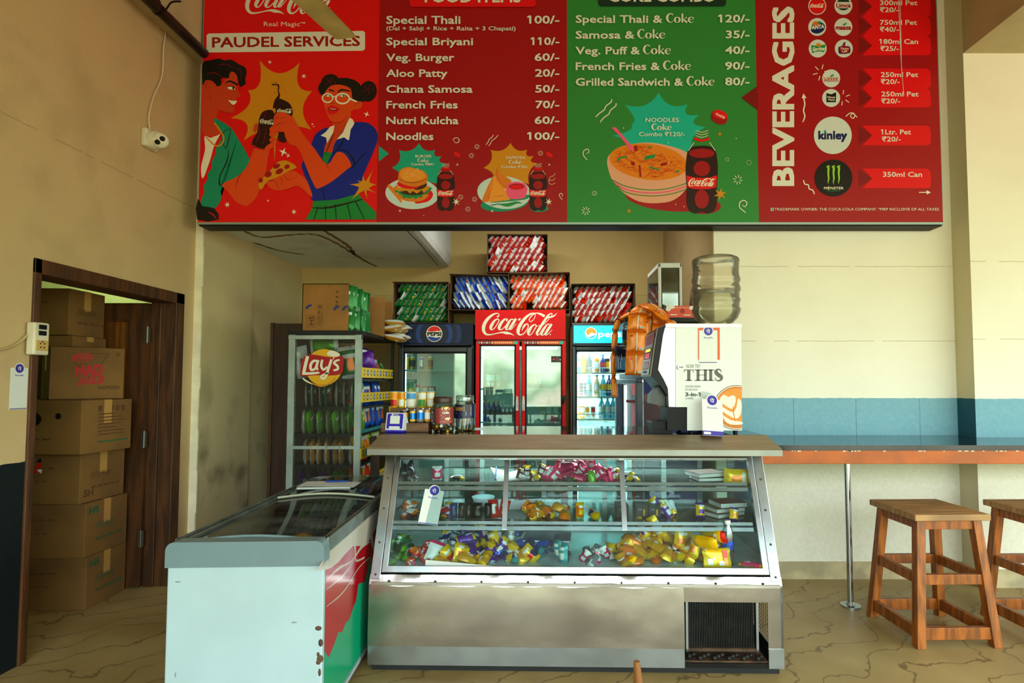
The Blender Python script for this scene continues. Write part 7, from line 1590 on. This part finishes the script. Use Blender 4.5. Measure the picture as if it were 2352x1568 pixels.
# bottom tray
heap('green toffee packet at the left end of the case floor', 'green packets on the case floor', mini(F_grn, F_dgrn, F_lgrn, F_wht, .05, .09, .045, 18), 12, 888, 948, .07, .24, Z3_, .11)
heap('small pink and orange sweet in the bag heap on the case floor', 'pink and orange sweets on the case floor', mini(F_pink, F_org, F_red, F_wht, .03, .05, .028, 19), 18, 945, 995, .06, .20, Z3_, .09)
packs('snack_packet', packet_mesh(.08, .12, .03, F_wht, F_gry, F_pink, None, 20), 'white packet with a pink edge leaning beside the pink sweets', 'packet', 'white packets on the case floor', [(CL(lx_(990, .1), .10, Z3_), (-.3, .4, .2))])
heap('purple and yellow sweet packet in the left heap on the case floor', 'purple and yellow packets on the case floor', mini(F_pur, F_pur, F_yel, F_wht, .062, .115, .05, 21), 20, 1008, 1175, .08, .30, Z3_, .11)
heap('yellow sweet packet in the left heap on the case floor', 'yellow packets in the left heap', mini(F_yel, F_gold, F_yel, F_red, .07, .10, .055, 22), 10, 1010, 1230, .06, .20, Z3_, .07)
heap('silver grey sweet packet in the left heap on the case floor', 'silver packets in the left heap', mini(F_gry, F_sil, F_dblu, F_wht, .06, .115, .045, 23), 15, 1000, 1240, .08, .34, Z3_, .12)
heap('dark blue sweet packet in the left heap on the case floor', 'dark blue packets on the case floor', mini(F_dblu, F_blu, F_dblu, F_teal, .055, .10, .045, 24), 16, 1040, 1300, .10, .36, Z3_, .11)
heap('teal wrapped packet at the right of the left heap on the case floor', 'teal packets on the case floor', mini(F_teal, F_dblu, F_teal, F_wht, .06, .11, .05, 25), 8, 1180, 1300, .08, .26, Z3_, .07)
t = thing('paper_strip', 'white paper strip lying along the front of the case floor', 'paper', CL(lx_(1075, .06), .055, Z3_), -.02); MB().box(-.21, -.01, 0, .22, .045, .003, M_paper).prism([(-.21, .0), (-.21, .04), (.22, .004), (.22, .0)], -.012, -.010, M_paper, 'y').build('strip', t)
t = thing('blue_plastic_bag', 'crumpled clear blue plastic bag behind the left heap', 'plastic bag', CL(lx_(1080, .45), .46, Z3_), 0)
MB().grid(lambda u, v: ((u-.5)*.34, .03*math.sin(8*u+5*v), .17*v*(1-.3*math.sin(6*u)*v)), 16, 10, glass('blue_film', '#6fb4d6', .2, .15, dirt=.4)).grid(lambda u, v: ((u-.5)*.30+.05, .06+.03*math.sin(7*u+3*v), .15*v*(1-.3*math.cos(7*u)*v)), 16, 10, glass('blue_film', '#6fb4d6', .2, .15, dirt=.4)).build('film', t)
t = thing('spiral_notebook', 'blue spiral notebook lying across the dark blue packets', 'notebook', CL(lx_(1255, .30), .30, Z3_+.085), rad(-4)); MB().box(-.13, -.09, 0, .13, .09, .012, F_dblu).build('cover', t, bevel=.002); MB().box(-.128, -.092, .003, .128, -.088, .009, M_paper).build('pages', t)
heap('pink and grey sweet packet in the middle of the case floor', 'pink packets on the case floor', mini(F_pink, F_gry, F_wht, F_wht, .045, .085, .035, 26), 9, 1338, 1412, .07, .26, Z3_, .06)
heap('orange snack packet in the big heap at the right of the case floor', 'orange packets in the big heap', mini(F_org, F_org, F_gold, F_wht, .068, .105, .055, 27), 26, 1410, 1640, .07, .32, Z3_, .17)
heap('yellow snack packet in the big heap at the right of the case floor', 'yellow packets in the big heap', mini(F_yel, F_gold, F_yel, F_org, .066, .105, .052, 28), 28, 1405, 1630, .05, .26, Z3_, .14)
heap('brown and orange snack packet in the big heap at the right of the case floor', 'brown packets in the big heap', mini(F_brn, F_org, F_org, F_wht, .055, .09, .045, 29), 9, 1420, 1600, .10, .34, Z3_, .13)
for p, y, z, r, l in ((1476, .24, .10, -.5, 'purple and white packet at the left on top of the big heap'), (1503, .20, .12, .5, 'tall purple and white packet standing on top of the big heap')):
    o = packet_mesh(.06, .13, .045, F_pur, F_wht, F_yel, F_wht, 30, 6, 8, .14).build('sweet_packet', None, CL(lx_(p), y, Z3_+z), (-.3, r, PI*.85 if p == 1503 else .2)); tag(o, l, 'packet', 'purple packets on the big heap')
packs('snack_packet', packet_mesh(.07, .16, .05, F_yel, F_gold, F_yel, None, 31), 'flat yellow packet lying on the right slope of the big heap', 'packet', 'flat yellow packets on the big heap', [(CL(lx_(1560), .14, Z3_+.12), (rad(60), rad(78), .1))])
packs('snack_packet', packet_mesh(.07, .16, .05, F_yel, F_red, F_red, F_red, 32), 'yellow and red packet sloping to the water bottle', 'packet', 'flat yellow packets on the big heap', [(CL(lx_(1585), .20, Z3_+.13), (rad(60), rad(72), .1))])
t = packet_mesh(.145, .098, .03, F_yel, F_yel, F_yel, None, 33).build('snack_packet', None, CL(lx_(1638, .06), .062, Z3_), (rad(-12), rad(-3), 0)); tag(t, 'large yellow packet standing at the front glass before the water bottle', 'packet')
a = Art(lambda x, y, h: Vector((x, -.0165-h, y)), 2e-4); a.rect(-.05, .02, -.025, .05, K_lab_w).rect(-.018, .04, -.010, .06, K_lab_w).rect(.005, .015, .035, .036, K_lab_w).rect(.028, .04, .052, .088, F_red).rect(.032, .015, .05, .05, F_org); a.build('packet_print', t)
wq = thing('water_bottle', 'clear water bottle with a blue label standing in the case', 'bottle', CL(lx_(1659, .12), .115, Z3_))
MB().lathe([(0, .002), (.028, .002), (.032, .012), (.032, .05), (.030, .06), (.032, .07), (.032, .15), (.026, .18), (.014, .205), (.013, .215)], n=20, m=M_pet).build('body', wq); MB().lathe([(.0325, .085), (.0325, .128)], n=20, m=F_blu).build('wrapper', wq); MB().lathe([(0, .21), (.0155, .21), (.0155, .23), (0, .23)], n=14, m=K_lab_w).build('cap', wq)
packs('snack_packet', packet_mesh(.06, .12, .03, F_yel, F_pink, F_yel, F_org, 34), 'flat yellow and pink packet on the floor at the right end of the case', 'packet', 'flat packets right of the bottle', [(CL(lx_(1682, .1), .10, Z3_+.015), (PI/2, 0, 1.2))])
# payment card stuck on the slanted glass
cpos = CTM @ SP(.268, .74, .014)
pay_card('white payment card stuck on the slanted glass of the display counter', cpos+Vector((0, 0, -.04)), .105, .205, (rad(-22), rad(7), rad(-1.2)))
# ---------------------------------------------------------------- on the left wall
q = PX(338, 322, XL)
cc = thing('security_camera', 'white dome security camera on a round base on the left wall', 'security camera', q, rad(90))
M_cam = mat('camera_white', '#d8d2bb', .45)
MB().box(-.065, -.04, -.06, .065, 0, .065, M_cam).build('junction_box', cc, bevel=.012)
MB().lathe([(.062, 0), (.062, .03), (.055, .05), (.03, .06), (0, .062)], n=24, m=M_cam, M=Matrix.Translation((-.0, -.04, 0)) @ Matrix.Rotation(rad(90), 4, 'X')).build('base', cc)
# turret points to the hall: down and towards the viewer
D0 = (Matrix.Rotation(rad(-90), 3, 'Z') @ Vector((.42, -.85, -.30))).normalized(); Mt = Vector(D0).to_track_quat('Z', 'Y').to_matrix().to_4x4(); Mt.translation = Vector((0, -.095, -.004))
tu = MB().lathe([(0, -.05), (.035, -.042), (.048, -.02), (.05, .0), (.05, .035), (.044, .045), (0, .045)], n=24, m=M_cam, M=Mt).build('turret', cc)
for dx, r in ((-.019, .016), (.019, .016)): MB().lathe([(0, .0455), (r, .0455), (r, .049), (0, .049)], n=16, m=M_black, M=Mt @ Matrix.Translation((dx*.75, dx*.7, 0))).build('lens', tu)
w0 = Vector(q)+Vector((.02, .0, .06)); pe = Vector((XL+.155, PX(378, 30, XL+.155).y, 3.90))
tag(MB().tube([w0]+[PX(x, y, XL+.02) for x, y in ((342, 270), (352, 225), (372, 175), (376, 110), (382, 60))]+[pe], .004, M_cam, 6, 6).build('camera_cable'), 'thin white cable running from the security camera up to the pipe', 'cable')
pp = thing('ceiling_pipe', 'dark scuffed pipe running under the beam along the left wall', 'pipe', (XL+.16, 1.0, 3.91))
MB().cyl((0, -3.5, 0), (0, 3.30, 0), .036, mat('scuffed_pipe', '#1d1a16', .4, .3, var=.6, scale=14), n=16).build('pipe', pp)
for y in (2.0, 2.62): MB().lathe([(.040, -.012), (.040, .012)], c=(0, 0, 0), n=16, m=M_iron, M=Matrix.Translation((0, y, 0)) @ Matrix.Rotation(PI/2, 4, 'X')).box(-.008, y-.01, .03, .008, y+.01, .06, M_iron).build('clip', pp)
MB().tube([(.0, 2.63, -.03), (.05, 2.62, .0), (.10, 2.60, .035), (.16, 2.6, .04)], .006, M_iron, 6, 4).build('wire_end', pp)
# switch and socket box beside the doorway
q = PX(74, 778, XL+.005)
sw = thing('switch_box', 'cream switch and socket box beside the store doorway', 'switch box', (XL+.012, q.y, q.z), rad(90))
M_sw = mat('switch_cream', '#d9d2b8', .5, var=.1)
MB().box(-.045, -.045, -.085, .045, 0, .085, M_sw).build('box', sw, bevel=.008)
for z in (.03, .062): MB().box(-.022, -.050, z-.012, .022, -.044, z+.012, M_black).build('switch', sw, bevel=.002)
sk = MB().box(-.036, -.049, -.062, .036, -.044, -.008, mat('socket_yellow', '#c9a45c', .5)).build('socket', sw, bevel=.003)
hs = MB()
for x, z in ((-.012, -.025), (.012, -.025), (-.010, -.045), (.010, -.045), (0, -.016)): hs.cyl((x, -.0495, z), (x, -.048, z), .0042, M_black, n=8)
hs.build('socket_holes', sk)
tag(MB().tube([PX(62, 770, XL+.02), PX(45, 785, XL+.012), PX(20, 798, XL+.012), PX(-20, 806, XL+.012), PX(-120, 820, XL+.012)], .006, mat('old_cable', '#b5a070', .6), 6, 5).build('socket_cable'), 'beige cable running along the left wall to the switch box', 'cable')
a0 = PX(20, 941, XL+.001); a1 = PX(64, 851, XL+.001); w = a1.y-a0.y; h = .235
ps = thing('payment_poster', 'white payment poster pasted on the left wall beside the store doorway', 'poster', (XL+.001, (a0.y+a1.y)/2, a0.z), rad(90))
MB().box(-w/2, -.001, 0, w/2, 0, h*.9, V_card).build('sheet', ps)
a = Art(lambda x, y, hh: Vector((x, -.0012-hh, h-y)), 1e-4); card_art(a, -w/2, w/2, 0, h); a.build('poster_print', ps)
# ceiling fan, one blade reaching into view
fc = Vector((-1.26, 2.30, 3.33))
fan = thing('ceiling_fan', 'cream ceiling fan with one blade tip in view before the menu board', 'ceiling fan', fc)
M_fan = mat('fan_cream', '#cdbb7c', .4, var=.15, scale=5)
MB().lathe([(0, -.06), (.07, -.055), (.09, -.02), (.09, .03), (.05, .06), (.02, .07), (0, .07)], n=24, m=M_fan).build('motor', fan)
MB().cyl((0, 0, .06), (0, 0, 4.7-fc.z), .014, M_fan).build('down_rod', fan); MB().lathe([(.06, 4.62-fc.z), (.05, 4.68-fc.z), (.05, 4.7-fc.z)], n=16, m=M_fan).build('canopy', fan)
tip = Vector((-1.078, 2.96)) ; ang = math.atan2(tip.y-fc.y, tip.x-fc.x); Lb = (tip-Vector((fc.x, fc.y))).length
for k in range(3):
    b = MB(); b.grid(lambda u, v: (.17+(Lb-.17)*v, (u-.5)*(.155-.02*v)*(1-.12*max(0, v-.93)/.07), .006*math.cos(PI*u)-.030+.022*(u-.5)), 8, 16, M_fan)
    b.grid(lambda u, v: (.17+(Lb-.17)*v, (u-.5)*(.155-.02*v)*(1-.12*max(0, v-.93)/.07), .004+.006*math.cos(PI*u)-.030+.022*(u-.5)), 8, 16, M_fan)
    b.beam((.08, 0, -.02), (.22, 0, -.024), .05, .006, M_fan); b.build('blade', fan, rot=(0, 0, ang+k*2*PI/3))

# ---------------------------------------------------------------- loose things
q = G(757, 1116, .81); nt = thing('note_papers', 'open white notebook lying on the glass lid of the freezer', 'notebook', (q.x, q.y, .812), rad(4))
MB().grid(lambda u, v: ((u-.5)*.34, (v-.5)*.19, .008+.006*math.sin(3*u+1)), 10, 4, M_paper).box(-.165, -.096, .0, .15, .09, .008, M_paper).build('pages', nt)
MB().box(-.17, -.1, -.003, .155, .095, .0, mat('notebook_back', '#9fa8a6', .6)).build('cover', nt)
pn = thing('pen', 'blue pen lying on the open notebook', 'pen', (q.x+.03, q.y+.05, .831), rad(5)); MB().cyl((-.07, 0, 0), (.06, 0, 0), .005, F_blu, n=8).build('barrel', pn); MB().cyl((.06, 0, 0), (.073, 0, 0), .005, F_dblu, .001, n=8).build('tip', pn)
jk = thing('jacket', 'dark brown jacket hanging on the corner post of the snack rack', 'jacket', (RX+.33, 4.46, 1.03))
M_jk = mat('brown_cloth', '#3a2a20', .9, var=.3, scale=12)
MB().grid(lambda u, v: (.02+.055*math.sin(PI*u)*(.6+.5*v)+.012*math.sin(9*u+3*v), -.03+.26*u*(.5+.5*v)+.02*math.sin(7*v), -.62*v-.06*math.sin(5*u)*v), 14, 14, M_jk).grid(lambda u, v: (.035-.02*math.sin(PI*u), -.03+.26*u*(.5+.5*v)+.02*math.sin(7*v), -.62*v-.06*math.sin(5*u)*v), 14, 14, M_jk).build('cloth', jk)
MB().tube([(.03, 0, .01), (.01, .0, .03), (-.03, .0, .02)], .006, M_iron, 6, 4).build('hook', jk)
